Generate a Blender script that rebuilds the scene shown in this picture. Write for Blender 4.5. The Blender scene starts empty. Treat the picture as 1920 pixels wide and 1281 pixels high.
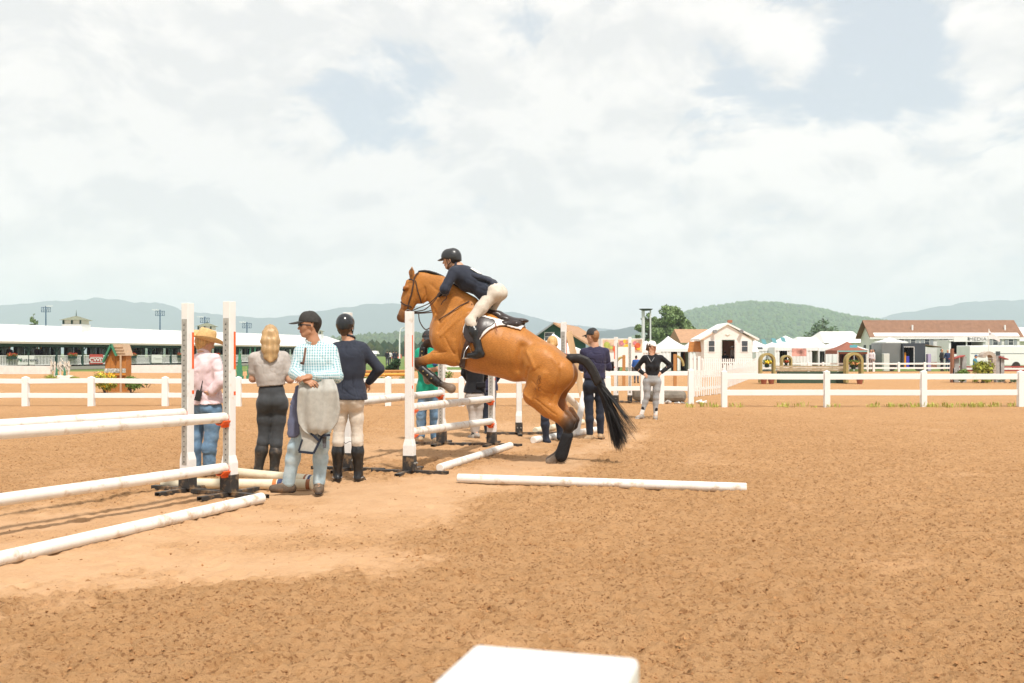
import bpy, math, random
import numpy as np
from mathutils import Vector, Matrix
random.seed(7); RNG = np.random.default_rng(11)
scene = bpy.context.scene
COL = scene.collection
R = math.radians
# ------------------------------------------------------------------ camera
CAM_H, FPX, HZ = 1.37, 1867.0, 663.0
cam_d = bpy.data.cameras.new('camera'); cam = bpy.data.objects.new('camera', cam_d); COL.objects.link(cam)
cam.location = (0, 0, CAM_H); cam.rotation_euler = (R(90), 0, 0)
cam_d.sensor_width = 36; cam_d.lens = 36 * FPX / 1920; cam_d.shift_y = (HZ - 640.5) / 1920
cam_d.clip_start = .05; cam_d.clip_end = 30000
cam_d.dof.use_dof = True; cam_d.dof.focus_distance = 11.5; cam_d.dof.aperture_fstop = 8.0
scene.camera = cam
# ------------------------------------------------------------------ view, sampling
scene.view_settings.view_transform = 'Standard'; scene.view_settings.look = 'None'
scene.view_settings.exposure = EXPOSURE = 0.60; scene.view_settings.gamma = 1
cy = scene.cycles
cy.use_denoising = True; cy.use_adaptive_sampling = True; cy.adaptive_threshold = .014; cy.adaptive_min_samples = 16
try: cy.denoiser = 'OPENIMAGEDENOISE'
except Exception: pass
cy.max_bounces = 7; cy.diffuse_bounces = 3; cy.glossy_bounces = 3; cy.transmission_bounces = 3
cy.volume_bounces = 4; cy.transparent_max_bounces = 12; cy.caustics_reflective = False; cy.caustics_refractive = False
scene.render.film_transparent = False
# ------------------------------------------------------------------ node helpers
def nod(nt, typ, ins=None, **props):
    n = nt.nodes.new(typ)
    for k, v in props.items(): setattr(n, k, v)
    for k, v in (ins or {}).items():
        s = n.inputs[k]
        if isinstance(v, bpy.types.NodeSocket): nt.links.new(v, s)
        else: s.default_value = v
    return n
def mth(nt, op, a, b=0.0, c=0.0, clamp=False):
    n = nod(nt, 'ShaderNodeMath', {0: a, 1: b, 2: c}, operation=op, use_clamp=clamp); return n.outputs[0]
def mix(nt, f, a, b, blend='MIX'):
    n = nod(nt, 'ShaderNodeMix', {0: f, 6: a, 7: b}, data_type='RGBA', blend_type=blend); return n.outputs[2]
def smooth(nt, v, lo, hi, a=0.0, b=1.0):
    n = nod(nt, 'ShaderNodeMapRange', {0: v, 1: lo, 2: hi, 3: a, 4: b}, interpolation_type='SMOOTHSTEP'); return n.outputs[0]
def rgba(c): return (c[0], c[1], c[2], 1.0)
# ------------------------------------------------------------------ sky
SUN_EL, SUN_AZ = R(60), R(156)            # azimuth clockwise from +Y (to the right of the view)
world = bpy.data.worlds.new('World'); scene.world = world; world.use_nodes = True
def make_world():
    nt = world.node_tree; nt.nodes.clear()
    out = nod(nt, 'ShaderNodeOutputWorld'); bg = nod(nt, 'ShaderNodeBackground', {'Strength': .092})
    nt.links.new(bg.outputs[0], out.inputs[0])
    sky = nod(nt, 'ShaderNodeTexSky', sky_type='NISHITA', sun_disc=False, sun_elevation=SUN_EL, sun_rotation=SUN_AZ, air_density=1.0, dust_density=2.0)
    tc = nod(nt, 'ShaderNodeTexCoord'); d = tc.outputs['Generated']
    sp = nod(nt, 'ShaderNodeSeparateXYZ', {0: d})
    up = mth(nt, 'MAXIMUM', sp.outputs[2], 0.0)
    # cumulus layer: fractal noise in direction space, flattened
    def cl(off, sc, det, rough, seed):
        mp = nod(nt, 'ShaderNodeMapping', {0: d, 1: (off[0] + seed, off[1], off[2]), 3: (1, 1, 1.9)})
        return nod(nt, 'ShaderNodeTexNoise', {'Vector': mp.outputs[0], 'Scale': sc, 'Detail': det, 'Roughness': rough, 'Distortion': .25}).outputs[0]
    n1 = cl((0, 0, 0), 4.6, 7, .54, 3.1)
    n2 = cl((.012, 0, .045), 4.6, 4, .50, 3.1)
    def bil(off):
        mp = nod(nt, 'ShaderNodeMapping', {0: d, 1: (off[0] + 1.7, off[1], off[2]), 3: (1, 1, 1.6)})
        q = nod(nt, 'ShaderNodeTexNoise', {'Vector': mp.outputs[0], 'Scale': 8.5, 'Detail': 5.0, 'Roughness': .55, 'Distortion': .4}).outputs[0]
        return mth(nt, 'ABSOLUTE', mth(nt, 'SUBTRACT', mth(nt, 'MULTIPLY', q, 2.0), 1.0))
    b1, b2 = bil((0, 0, 0)), bil((.01, 0, .03))
    big = cl((0, 0, 0), 1.9, 3, .5, 8.7)
    wisp = cl((0, 0, 0), 12.0, 5, .62, 1.3)
    dens = mth(nt, 'ADD', mth(nt, 'MULTIPLY', mth(nt, 'SUBTRACT', n1, .5), 3.4), mth(nt, 'MULTIPLY', mth(nt, 'SUBTRACT', big, .5), .9))
    dens = mth(nt, 'ADD', dens, mth(nt, 'MULTIPLY', mth(nt, 'SUBTRACT', wisp, .5), 1.0))
    dens = mth(nt, 'ADD', dens, mth(nt, 'MULTIPLY', mth(nt, 'SUBTRACT', b1, .16), 1.5))
    dens = mth(nt, 'ADD', dens, .66)
    def gap(px, py, rad, amt):
        """thinner (amt > 0) or denser (amt < 0) cloud around a direction"""
        nonlocal dens
        v = Vector(((px - 960) / FPX, 1, (HZ - py) / FPX)).normalized()
        dp = nod(nt, 'ShaderNodeVectorMath', {0: d, 1: tuple(v)}, operation='DOT_PRODUCT').outputs['Value']
        dens = mth(nt, 'SUBTRACT', dens, smooth(nt, dp, math.cos(rad), 1.0, 0, amt))
    for a in ((650, 225, .10, .52), (590, 265, .09, .36), (730, 165, .09, .40), (935, 20, .09, .55), (1400, 0, .13, .30), (1560, 20, .13, .28), (1700, 110, .13, .30), (1640, 160, .10, .30), (1800, 330, .20, .34), (1380, 140, .09, .32), (1330, 330, .14, .24), (60, 300, .12, .2), (980, 60, .06, .3)): gap(*a)
    for a in ((300, 160, .30, -.4), (1020, 150, .15, -.45), (700, 290, .09, -.35), (1540, 180, .11, -.35), (1170, 60, .12, -.3), (1890, 60, .10, -.4), (1480, 70, .06, -.3), (1850, 230, .12, -.2), (200, 470, .2, -.2)): gap(*a)
    alpha = smooth(nt, dens, -.22, .36)
    rel = mth(nt, 'ADD', mth(nt, 'SUBTRACT', n1, n2), mth(nt, 'MULTIPLY', mth(nt, 'SUBTRACT', b1, b2), .45))
    lit = mth(nt, 'ADD', mth(nt, 'MULTIPLY', rel, 5.6), .68, clamp=True)
    sh = smooth(nt, big, .40, .66)
    lit = mth(nt, 'SUBTRACT', lit, mth(nt, 'MULTIPLY', sh, .34), clamp=True)
    cloud = mix(nt, lit, (6.35, 6.32, 6.28, 1), (7.75, 7.52, 7.25, 1))
    clear = mix(nt, .80, sky.outputs[0], (5.6, 5.95, 6.25, 1))
    col = mix(nt, alpha, clear, cloud)
    # the sky pales towards the horizon
    hz = smooth(nt, sp.outputs[2], 0.0, .16, .66, 0)
    col = mix(nt, hz, col, (8.5, 7.8, 7.2, 1))
    nt.links.new(col, bg.inputs[0])
make_world()
try: world.cycles.sampling_method = 'MANUAL'; world.cycles.sample_map_resolution = 512
except Exception: pass
sun_d = bpy.data.lights.new('sun', 'SUN'); sun = bpy.data.objects.new('sun', sun_d); COL.objects.link(sun)
sun_d.energy = 3.1; sun_d.angle = R(4.5); sun_d.color = (1, .95, .87)
sv = Vector((math.sin(SUN_AZ) * math.cos(SUN_EL), math.cos(SUN_AZ) * math.cos(SUN_EL), math.sin(SUN_EL)))
sun.rotation_euler = sv.to_track_quat('Z', 'Y').to_euler()
# ------------------------------------------------------------------ placing
def at(px, py, d): return Vector(((px - 960) / FPX * d, d, CAM_H - (py - HZ) / FPX * d))
def gnd(px, py): d = CAM_H * FPX / (py - HZ); return Vector(((px - 960) / FPX * d, d, 0))
def gx(px, d): return (px - 960) / FPX * d
def gz(py, d): return CAM_H - (py - HZ) / FPX * d
# ------------------------------------------------------------------ materials
MATS = {}
def pm(name, base, rough=.6, spec=.3, var=None, bump=None, metal=0, attr=False, sheen=0, coat=0, dirt=None, stretch=(1, 1, 1), trans=0):
    """Principled material: var=(scale, amount) colour mottling, bump=(scale, strength), dirt=(colour, scale, lo, hi) stains."""
    if name in MATS: return MATS[name]
    m = bpy.data.materials.new(name); MATS[name] = m; m.use_nodes = True
    nt = m.node_tree; b = nt.nodes['Principled BSDF']
    b.inputs['Roughness'].default_value = rough; b.inputs['Specular IOR Level'].default_value = spec; b.inputs['Metallic'].default_value = metal
    if sheen: b.inputs['Sheen Weight'].default_value = sheen; b.inputs['Sheen Roughness'].default_value = .4
    if coat: b.inputs['Coat Weight'].default_value = coat; b.inputs['Coat Roughness'].default_value = .15
    tc = nod(nt, 'ShaderNodeTexCoord'); mp = nod(nt, 'ShaderNodeMapping', {0: tc.outputs['Object'], 3: stretch}); v = mp.outputs[0]
    if attr: c = nod(nt, 'ShaderNodeAttribute', attribute_name='Col').outputs['Color']
    else: c = nod(nt, 'ShaderNodeRGB').outputs[0]; c.default_value = rgba(base)
    if var:
        n = nod(nt, 'ShaderNodeTexNoise', {'Vector': v, 'Scale': var[0], 'Detail': 6, 'Roughness': .6}).outputs[0]
        f = smooth(nt, n, .25, .75, 1 - var[1], 1 + var[1])
        c = nod(nt, 'ShaderNodeVectorMath', {0: c, 'Scale': f}, operation='SCALE').outputs[0]
    if dirt:
        n = nod(nt, 'ShaderNodeTexNoise', {'Vector': v, 'Scale': dirt[1], 'Detail': 7, 'Roughness': .65}).outputs[0]
        c = mix(nt, smooth(nt, n, dirt[2], dirt[3], 0, dirt[4] if len(dirt) > 4 else .8), c, rgba(dirt[0]))
    nt.links.new(c, b.inputs['Base Color'])
    if bump:
        n = nod(nt, 'ShaderNodeTexNoise', {'Vector': v, 'Scale': bump[0], 'Detail': 5, 'Roughness': .6}).outputs[0]
        bp = nod(nt, 'ShaderNodeBump', {'Height': n, 'Strength': bump[1], 'Distance': bump[2] if len(bump) > 2 else .01})
        nt.links.new(bp.outputs[0], b.inputs['Normal'])
    if trans: b.inputs['Transmission Weight'].default_value = trans
    return m
SANDC = (.36, .20, .095)
W_PAINT = pm('white_paint', (.80, .79, .77), .45, .4, (3, .05), None, dirt=((.48, .34, .20), 9, .56, .74, .5))
W_VINYL = pm('white_vinyl', (.80, .80, .79), .35, .45, (2, .04), None, dirt=((.52, .42, .30), 6, .58, .78, .4))
POLE_M = pm('pole_paint', (.78, .75, .70), .55, .3, (4, .08), (30, .15, .004), dirt=((.45, .29, .155), 7, .50, .70, .75), stretch=(1, 1, 1))
CREAM = pm('cream_paint', (.75, .67, .50), .55, .3, (6, .08), (30, .15, .004), dirt=((.45, .28, .14), 6, .52, .78, .55))
BLACK_STEEL = pm('black_steel', (.035, .033, .032), .55, .4, (20, .3), None, dirt=((.30, .19, .10), 12, .48, .66, .7))
STEEL_GREY = pm('galvanised_steel', (.42, .41, .38), .45, .5, (25, .2), None, metal=.35, dirt=((.30, .22, .14), 15, .55, .75, .5))
ORANGE = pm('orange_plastic', (.80, .13, .025), .5, .4)
DARK = pm('dark_hole', (.02, .02, .02), .8, .1)
# ------------------------------------------------------------------ mesh collecting
class MB:
    def __init__(s, T=None): s.v = []; s.f = []; s.m = []; s.T = T; s.mi = 0
    def add(s, vs, fs):
        o = len(s.v)
        if s.T is not None: vs = [s.T @ Vector(v) for v in vs]
        s.v += [tuple(v) for v in vs]; s.f += [tuple(o + i for i in f) for f in fs]; s.m += [s.mi] * len(fs); return s
    def box(s, c, sz, rz=0, M=None):
        hx, hy, hz = sz[0] / 2, sz[1] / 2, sz[2] / 2
        vs = [Vector((x * hx, y * hy, z * hz)) for x in (-1, 1) for y in (-1, 1) for z in (-1, 1)]
        if M is not None: vs = [M @ v for v in vs]
        elif rz: q = Matrix.Rotation(rz, 3, 'Z'); vs = [q @ v for v in vs]
        c = Vector(c)
        return s.add([v + c for v in vs], [(0, 1, 3, 2), (4, 6, 7, 5), (0, 4, 5, 1), (2, 3, 7, 6), (0, 2, 6, 4), (1, 5, 7, 3)])
    def bb(s, x0, x1, y0, y1, z0, z1): return s.box(((x0 + x1) / 2, (y0 + y1) / 2, (z0 + z1) / 2), (x1 - x0, y1 - y0, z1 - z0))
    def beam(s, a, b, w, h, upv=(0, 0, 1)):
        a, b = Vector(a), Vector(b); ax = b - a; L = ax.length; ax.normalize(); u = Vector(upv)
        if abs(ax.dot(u)) > .95: u = Vector((0, 1, 0))
        sd = ax.cross(u).normalized(); u = sd.cross(ax)
        return s.box((a + b) / 2, (L, w, h), M=Matrix((ax, sd, u)).transposed())
    def cyl(s, a, b, r0, r1=None, n=14, caps=True, ry=1.0):
        a, b = Vector(a), Vector(b); r1 = r0 if r1 is None else r1
        ax = (b - a).normalized(); u = Vector((0, 0, 1)) if abs(ax.z) < .9 else Vector((1, 0, 0))
        p = ax.cross(u).normalized(); q = p.cross(ax)
        vs = []
        for i in range(n):
            t = 2 * math.pi * i / n; e = p * math.cos(t) + q * (math.sin(t) * ry)
            vs += [a + e * r0, b + e * r1]
        fs = [(2 * i, 2 * ((i + 1) % n), 2 * ((i + 1) % n) + 1, 2 * i + 1) for i in range(n)]
        if caps: fs += [tuple(2 * i for i in range(n))[::-1], tuple(2 * i + 1 for i in range(n))]
        return s.add(vs, fs)
    def tube(s, pts, r, n=8, flat=1.0, upv=None, closed=False):
        """sweep; r scalar or list; flat<1 flattens along the frame normal."""
        P = [Vector(p) for p in pts]; m = len(P); vs = []; rr = r if isinstance(r, (list, tuple)) else [r] * m
        u = Vector(upv) if upv is not None else None
        prev = None
        for i, p in enumerate(P):
            t = (P[min(i + 1, m - 1)] - P[max(i - 1, 0)])
            t = t.normalized() if t.length > 1e-9 else Vector((0, 0, 1))
            if u is not None: ref = u
            else: ref = prev if prev is not None else (Vector((0, 0, 1)) if abs(t.z) < .9 else Vector((1, 0, 0)))
            nrm = ref - t * ref.dot(t)
            if nrm.length < 1e-6: nrm = Vector((1, 0, 0)) - t * t.x
            nrm.normalize(); prev = nrm; bn = t.cross(nrm)
            for k in range(n):
                a = 2 * math.pi * k / n
                vs.append(p + (nrm * math.cos(a) * flat + bn * math.sin(a)) * rr[i])
        fs = [(i * n + k, i * n + (k + 1) % n, (i + 1) * n + (k + 1) % n, (i + 1) * n + k) for i in range(m - 1) for k in range(n)]
        fs += [tuple(range(n))[::-1], tuple((m - 1) * n + k for k in range(n))]
        return s.add(vs, fs)
    def lathe(s, prof, c=(0, 0, 0), n=24, M=None, sx=1, sy=1):
        vs = []; c = Vector(c)
        for r, z in prof:
            for k in range(n):
                a = 2 * math.pi * k / n; v = Vector((r * math.cos(a) * sx, r * math.sin(a) * sy, z))
                vs.append((M @ v if M is not None else v) + c)
        m = len(prof)
        fs = [(i * n + k, i * n + (k + 1) % n, (i + 1) * n + (k + 1) % n, (i + 1) * n + k) for i in range(m - 1) for k in range(n)]
        fs += [tuple(range(n))[::-1], tuple((m - 1) * n + k for k in range(n))]
        return s.add(vs, fs)
    def prism(s, poly, y0, y1):
        """polygon in (x, z) extruded from y0 to y1 (counter-clockwise seen from -y)."""
        n = len(poly); vs = [(x, y0, z) for x, z in poly] + [(x, y1, z) for x, z in poly]
        fs = [tuple(range(n)), tuple(range(2 * n - 1, n - 1, -1))] + [(i, i + n, (i + 1) % n + n, (i + 1) % n) for i in range(n)]
        return s.add(vs, fs)
    def ico(s, c, r, seed=0, jit=.0, sub=0):
        t = (1 + 5 ** .5) / 2
        V = [(-1, t, 0), (1, t, 0), (-1, -t, 0), (1, -t, 0), (0, -1, t), (0, 1, t), (0, -1, -t), (0, 1, -t), (t, 0, -1), (t, 0, 1), (-t, 0, -1), (-t, 0, 1)]
        F = [(0, 11, 5), (0, 5, 1), (0, 1, 7), (0, 7, 10), (0, 10, 11), (1, 5, 9), (5, 11, 4), (11, 10, 2), (10, 7, 6), (7, 1, 8), (3, 9, 4), (3, 4, 2), (3, 2, 6), (3, 6, 8), (3, 8, 9), (4, 9, 5), (2, 4, 11), (6, 2, 10), (8, 6, 7), (9, 8, 1)]
        V = [Vector(v).normalized() for v in V]
        for _ in range(sub):
            mid = {}; NF = []
            def md(a, b):
                k = (min(a, b), max(a, b))
                if k not in mid: mid[k] = len(V); V.append(((V[a] + V[b]) / 2).normalized())
                return mid[k]
            for a, b, c2 in F:
                x, y, z = md(a, b), md(b, c2), md(c2, a); NF += [(a, x, z), (b, y, x), (c2, z, y), (x, y, z)]
            F = NF
        rs = r if isinstance(r, (tuple, list)) else (r, r, r); c = Vector(c)
        rd = random.Random(seed)
        return s.add([c + Vector((v.x * rs[0], v.y * rs[1], v.z * rs[2])) * (1 + rd.uniform(-jit, jit)) for v in V], F)
    def build(s, name, mat, parent=None, smooth=False, bevel=0, world=True, kind=None):
        me = bpy.data.meshes.new(name)
        off = Vector((0, 0, 0))
        if world and parent is not None:
            q = parent
            while q is not None: off += Vector(q.location); q = q.parent
        me.from_pydata([(v[0] - off.x, v[1] - off.y, v[2] - off.z) for v in s.v], [], s.f)
        for mm in (mat if isinstance(mat, (list, tuple)) else [mat]): me.materials.append(mm)
        if len(me.materials) > 1: me.polygons.foreach_set('material_index', s.m)
        if smooth:
            me.polygons.foreach_set('use_smooth', [True] * len(me.polygons))
            try: me.set_sharp_from_angle(angle=R(40))
            except Exception: pass
        me.update()
        o = bpy.data.objects.new(name, me); COL.objects.link(o); o.parent = parent
        if bevel:
            b = o.modifiers.new('bevel', 'BEVEL'); b.width = bevel; b.segments = 2; b.limit_method = 'ANGLE'
        if kind: o['kind'] = kind
        return o
def tag(o, label=None, cat=None, group=None, kind=None):
    if label: o['label'] = label
    if cat: o['category'] = cat
    if group: o['group'] = group
    if kind: o['kind'] = kind
    return o
def thing(name, label, cat, loc=(0, 0, 0), rz=0, group=None):
    o = bpy.data.objects.new(name, None); COL.objects.link(o); o.location = loc; o.rotation_euler = (0, 0, rz); o.empty_display_size = .1
    return tag(o, label, cat, group)
def copy_tree(o, parent=None):
    c = o.copy(); COL.objects.link(c); c.parent = parent
    for ch in o.children: copy_tree(ch, c)
    return c
def mesh_np(name, V, F, mat, parent=None, colors=None, smooth=True, sharp=None, uv=None):
    V = np.asarray(V, np.float64); F = np.asarray(F, np.int32)
    if parent is not None:
        off = Vector((0, 0, 0)); q = parent
        while q is not None: off += Vector(q.location); q = q.parent
        V = V - np.array(off)
    me = bpy.data.meshes.new(name); n = F.shape[1]
    me.vertices.add(len(V)); me.vertices.foreach_set('co', V.astype(np.float32).ravel())
    me.loops.add(F.size); me.loops.foreach_set('vertex_index', F.ravel())
    me.polygons.add(len(F)); me.polygons.foreach_set('loop_start', np.arange(0, F.size, n, dtype=np.int32))
    try: me.polygons.foreach_set('loop_total', np.full(len(F), n, np.int32))
    except Exception: pass
    me.update(calc_edges=True); me.validate()
    me.polygons.foreach_set('use_smooth', np.full(len(me.polygons), smooth, bool))
    if colors is not None:
        a = me.color_attributes.new('Col', 'FLOAT_COLOR', 'POINT')
        C = np.ones((len(V), 4), np.float32); C[:, :3] = colors; a.data.foreach_set('color', C.ravel())
    if uv is not None:
        a = me.attributes.new('cloth', 'FLOAT_VECTOR', 'POINT'); a.data.foreach_set('vector', np.asarray(uv, np.float32).ravel())
    me.materials.append(mat); me.update()
    o = bpy.data.objects.new(name, me); COL.objects.link(o); o.parent = parent
    return o
# ------------------------------------------------------------------ numpy noise
def _h(i, j, k, s):
    n = (i * 374761393 + j * 668265263 + k * 2147483647 + s * 974634173) & 0xffffffff
    n = ((n ^ (n >> 13)) * 1274126177) & 0xffffffff
    return ((n ^ (n >> 16)) & 0xffff) / 65535.0
def vn(x, y, z=None, s=0):
    """value noise -1..1 on arrays (already scaled)."""
    if z is None: z = np.zeros_like(x)
    xi, yi, zi = np.floor(x), np.floor(y), np.floor(z)
    fx, fy, fz = x - xi, y - yi, z - zi
    fx = fx * fx * (3 - 2 * fx); fy = fy * fy * (3 - 2 * fy); fz = fz * fz * (3 - 2 * fz)
    i, j, k = xi.astype(np.int64), yi.astype(np.int64), zi.astype(np.int64)
    r = 0
    for a in (0, 1):
        for b in (0, 1):
            for c in ((0, 1) if np.any(fz) else (0,)):
                r = r + _h(i + a, j + b, k + c, s) * (fx if a else 1 - fx) * (fy if b else 1 - fy) * ((fz if c else 1 - fz))
    return r * 2 - 1
# ================================================================== GROUND
def sand_material():
    m = bpy.data.materials.new('arena_sand'); m.use_nodes = True; nt = m.node_tree; b = nt.nodes['Principled BSDF']
    b.inputs['Roughness'].default_value = .92; b.inputs['Specular IOR Level'].default_value = .12
    tc = nod(nt, 'ShaderNodeTexCoord'); v = tc.outputs['Object']
    pk = nod(nt, 'ShaderNodeAttribute', attribute_name='Col').outputs['Fac']       # 1 = trodden smooth and dry, 0 = harrowed
    def ns(sc, det=5, ro=.6): return nod(nt, 'ShaderNodeTexNoise', {'Vector': v, 'Scale': sc, 'Detail': det, 'Roughness': ro}).outputs[0]
    big, mid, fine, grit = ns(.35, 3), ns(3.0), ns(28, 6, .7), ns(140, 3, .7)
    crumb_shade, crumb_shade2 = ns(36, 4, .62), ns(15, 5, .62)
    harrow = mix(nt, smooth(nt, big, .3, .7), (.52, .297, .142, 1), (.575, .333, .163, 1))
    harrow = mix(nt, smooth(nt, mid, .35, .7, 0, .4), harrow, (.45, .238, .098, 1))
    harrow = mix(nt, smooth(nt, crumb_shade2, .50, .64, 0, .55), harrow, (.37, .19, .078, 1))
    harrow = mix(nt, smooth(nt, crumb_shade, .55, .63, 0, .75), harrow, (.23, .105, .042, 1))      # moist crumbs, plus shade of pits between clods put into the colour
    harrow = mix(nt, smooth(nt, fine, .54, .66, 0, .60), harrow, (.62, .36, .17, 1))
    packed = mix(nt, smooth(nt, mid, .35, .65), (.475, .292, .163, 1), (.52, .33, .19, 1))
    packed = mix(nt, smooth(nt, fine, .58, .72, 0, .40), packed, (.42, .23, .10, 1))
    c = mix(nt, pk, harrow, packed)
    nt.links.new(c, b.inputs['Base Color'])
    h = mth(nt, 'ADD', mth(nt, 'MULTIPLY', fine, .7), mth(nt, 'MULTIPLY', grit, .45))
    st = mth(nt, 'SUBTRACT', .9, mth(nt, 'MULTIPLY', pk, .6))
    bp = nod(nt, 'ShaderNodeBump', {'Height': h, 'Strength': st, 'Distance': .045})
    nt.links.new(bp.outputs[0], b.inputs['Normal'])
    return m
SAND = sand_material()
def poly_px(pts): return np.array([(gnd(x, y).x, gnd(x, y).y) for x, y in pts])
TROD = poly_px([(-160, 985), (-60, 960), (250, 925), (380, 905), (560, 905), (700, 893), (850, 878), (1000, 848), (1120, 822), (1210, 805), (1235, 820), (1130, 850), (1120, 875),
                (1010, 905), (930, 935), (880, 985), (830, 1050), (700, 1075), (600, 1088), (300, 1108), (-60, 1150), (-260, 1175)])
TROD2 = poly_px([(560, 870), (620, 822), (740, 800), (860, 788), (1000, 790), (1100, 800), (1230, 795), (1210, 812), (1010, 850), (850, 875), (700, 892)])
def poly_sd(P, X, Y):
    d = np.full(X.shape, 1e9); ins = np.zeros(X.shape, bool); n = len(P)
    for i in range(n):
        a, b = P[i], P[(i + 1) % n]; e = b - a; wx, wy = X - a[0], Y - a[1]
        t = np.clip((wx * e[0] + wy * e[1]) / (e @ e), 0, 1); d = np.minimum(d, np.hypot(wx - t * e[0], wy - t * e[1]))
        c = ((a[1] > Y) != (b[1] > Y)) & (X < (b[0] - a[0]) * (Y - a[1]) / (b[1] - a[1] + 1e-12) + a[0]); ins ^= c
    return np.where(ins, -d, d)
def packed(X, Y):
    wob = .32 * vn(X * 1.6, Y * 1.1, s=3) + .16 * vn(X * 5, Y * 3.5, s=4) + .16 * vn(X * 11, Y * 8, s=9) + .14 * vn(X * 25, Y * 21, s=10)
    m1 = np.clip((-(poly_sd(TROD, X, Y)) + wob + .05) / .55, 0, 1) * .9
    m2 = np.clip((-(poly_sd(TROD2, X, Y)) + wob * 1.6) / .8, 0, 1) * .6
    patch = np.clip(vn(X * .9 + 4, Y * 1.1, s=21) * 1.6 + .9 * vn(X * 4.5, Y * 4.5, s=22) - .25, 0, 1)
    m = np.maximum(m1, m2) * (1 - .45 * patch)
    sp = gnd(600, 1025); m *= 1 - .65 * np.exp(-(((X - sp.x) / .75) ** 2 + ((Y - sp.y) / .32) ** 2) * (1 + .5 * vn(X * 6, Y * 6, s=5)))
    sm = np.clip(vn(X * .8, Y * .9, s=31) * 1.3 - .95 + .3 * vn(X * 6, Y * 9, s=32), 0, .25)          # faint hoof-dragged smears elsewhere
    return np.maximum(m, sm * (Y < 20))
def height(X, Y, pk):
    r = 1 - .88 * pk
    h = .016 * vn(X * .9, Y * .9, s=1) + .012 * vn(X * 2.6, Y * 2.6, s=2) * r
    c1 = 1 - np.abs(vn(X * 9 + .3 * Y, Y * 11, s=6)); c2 = vn(X * 19, Y * 23, s=7); c3 = vn(X * 41, Y * 44, s=8)
    h += r * (.018 * (c1 - .5) + .018 * c2 + .016 * np.maximum(c3, -.3))
    h += (1 - r) * (.003 * vn(X * 7, Y * 30, s=12) + .002 * c3)
    return h
def grow(a, b, step, rate):
    out = [a]; s = step
    while out[-1] < b: out.append(out[-1] + s); s *= rate
    return np.array(out)
def make_ground():
    xs = np.arange(-5.6, 5.6, .0185); xp = grow(5.6, 75, .022, 1.035); xs = np.concatenate([-xp[::-1], xs, xp])
    ys = [1.0, 2.0, 3.0, 3.6]; s = .0155
    while ys[-1] < 73:
        y = ys[-1]; s = .0155 if y < 6 else .0155 + (y - 6) * .0042 + max(0, y - 14) ** 2 * .0009
        ys.append(y + s)
    ys = np.array(ys)
    X, Y = np.meshgrid(xs, ys); pk = packed(X, Y); Z = height(X, Y, pk)
    rd = np.random.default_rng(77)                                   # hoof and boot dents
    for _ in range(520):
        y0 = 4 * (15 / 4) ** rd.random(); x0 = (rd.random() * 2 - 1) * min(5.2, y0 * .55); a = rd.random() * 6.28; r0 = .045 + .03 * rd.random(); dp = .010 + .016 * rd.random()
        j0, j1 = np.searchsorted(ys, (y0 - .22, y0 + .22)); i0, i1 = np.searchsorted(xs, (x0 - .22, x0 + .22)); xx, yy = X[j0:j1, i0:i1] - x0, Y[j0:j1, i0:i1] - y0
        u, v = (xx * math.cos(a) + yy * math.sin(a)) / r0, (-xx * math.sin(a) + yy * math.cos(a)) / (r0 * 1.25); q = np.hypot(u, v)
        Z[j0:j1, i0:i1] += -dp * np.exp(-(q ** 4)) + dp * .45 * np.exp(-((q - 1.45) / .35) ** 2)
    fade = np.clip((34 - Y) / 14, .15, 1) * np.clip((14 - np.abs(X)) / 6, .3, 1)
    Z = Z * fade
    n, m = X.shape; V = np.stack([X, Y, Z], -1).reshape(-1, 3)
    i = np.arange(n * m).reshape(n, m); F = np.stack([i[:-1, :-1], i[:-1, 1:], i[1:, 1:], i[1:, :-1]], -1).reshape(-1, 4)
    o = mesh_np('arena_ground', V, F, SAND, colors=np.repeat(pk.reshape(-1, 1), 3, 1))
    tag(o, 'harrowed orange sand of the warm up ring', kind='structure'); 
    return o
arena = make_ground()
def clods():
    """loose crumbs of footing, too many to count"""
    n = 34000; vs, fs = [], []
    t = RNG.random(n); y = 3.7 * (21 / 3.7) ** t; x = (RNG.random(n) * 2 - 1) * (y * .56 + .4)
    pk = packed(x, y); keep = RNG.random(n) > pk * .93; x, y, pk = x[keep], y[keep], pk[keep]
    cl = vn(x * 1.3, y * 1.3, s=41) + .6 * vn(x * 5, y * 5, s=42); keep = RNG.random(len(x)) < np.clip(.55 + .6 * cl, .08, 1); x, y, pk = x[keep], y[keep], pk[keep]
    z = height(x, y, pk); base = np.array([(1, 0, 0), (-1, 0, 0), (0, 1, 0), (0, -1, 0), (0, 0, 1), (0, 0, -1), (.6, .6, .6), (-.6, -.6, .6)], float)[:6]
    F0 = np.array([(0, 2, 4), (2, 1, 4), (1, 3, 4), (3, 0, 4), (2, 0, 5), (1, 2, 5), (3, 1, 5), (0, 3, 5)])
    N = len(x); sz = .0035 + .0085 * RNG.random(N) ** 4
    V = base[None] * (.6 + .8 * RNG.random((N, 6, 1))) + RNG.normal(0, .22, (N, 6, 3)); V *= sz[:, None, None]; V[..., 2] *= .75
    V += np.stack([x, y, z + sz * .3], -1)[:, None, :]
    F = (F0[None] + (np.arange(N) * 6)[:, None, None]).reshape(-1, 3)
    m = pm('sand_crumb', (.33, .175, .078), .95, .1, (3, .35))
    o = mesh_np('sand_clods', V.reshape(-1, 3), F, m, smooth=False); tag(o, 'loose dark crumbs of sand over the harrowed ring', 'clods', kind='stuff')
clods()
GRASS = pm('grass', (.13, .20, .055), .9, .1, (.5, .3), (20, .6, .05), dirt=((.20, .22, .08), .15, .4, .7, .7))
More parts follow.
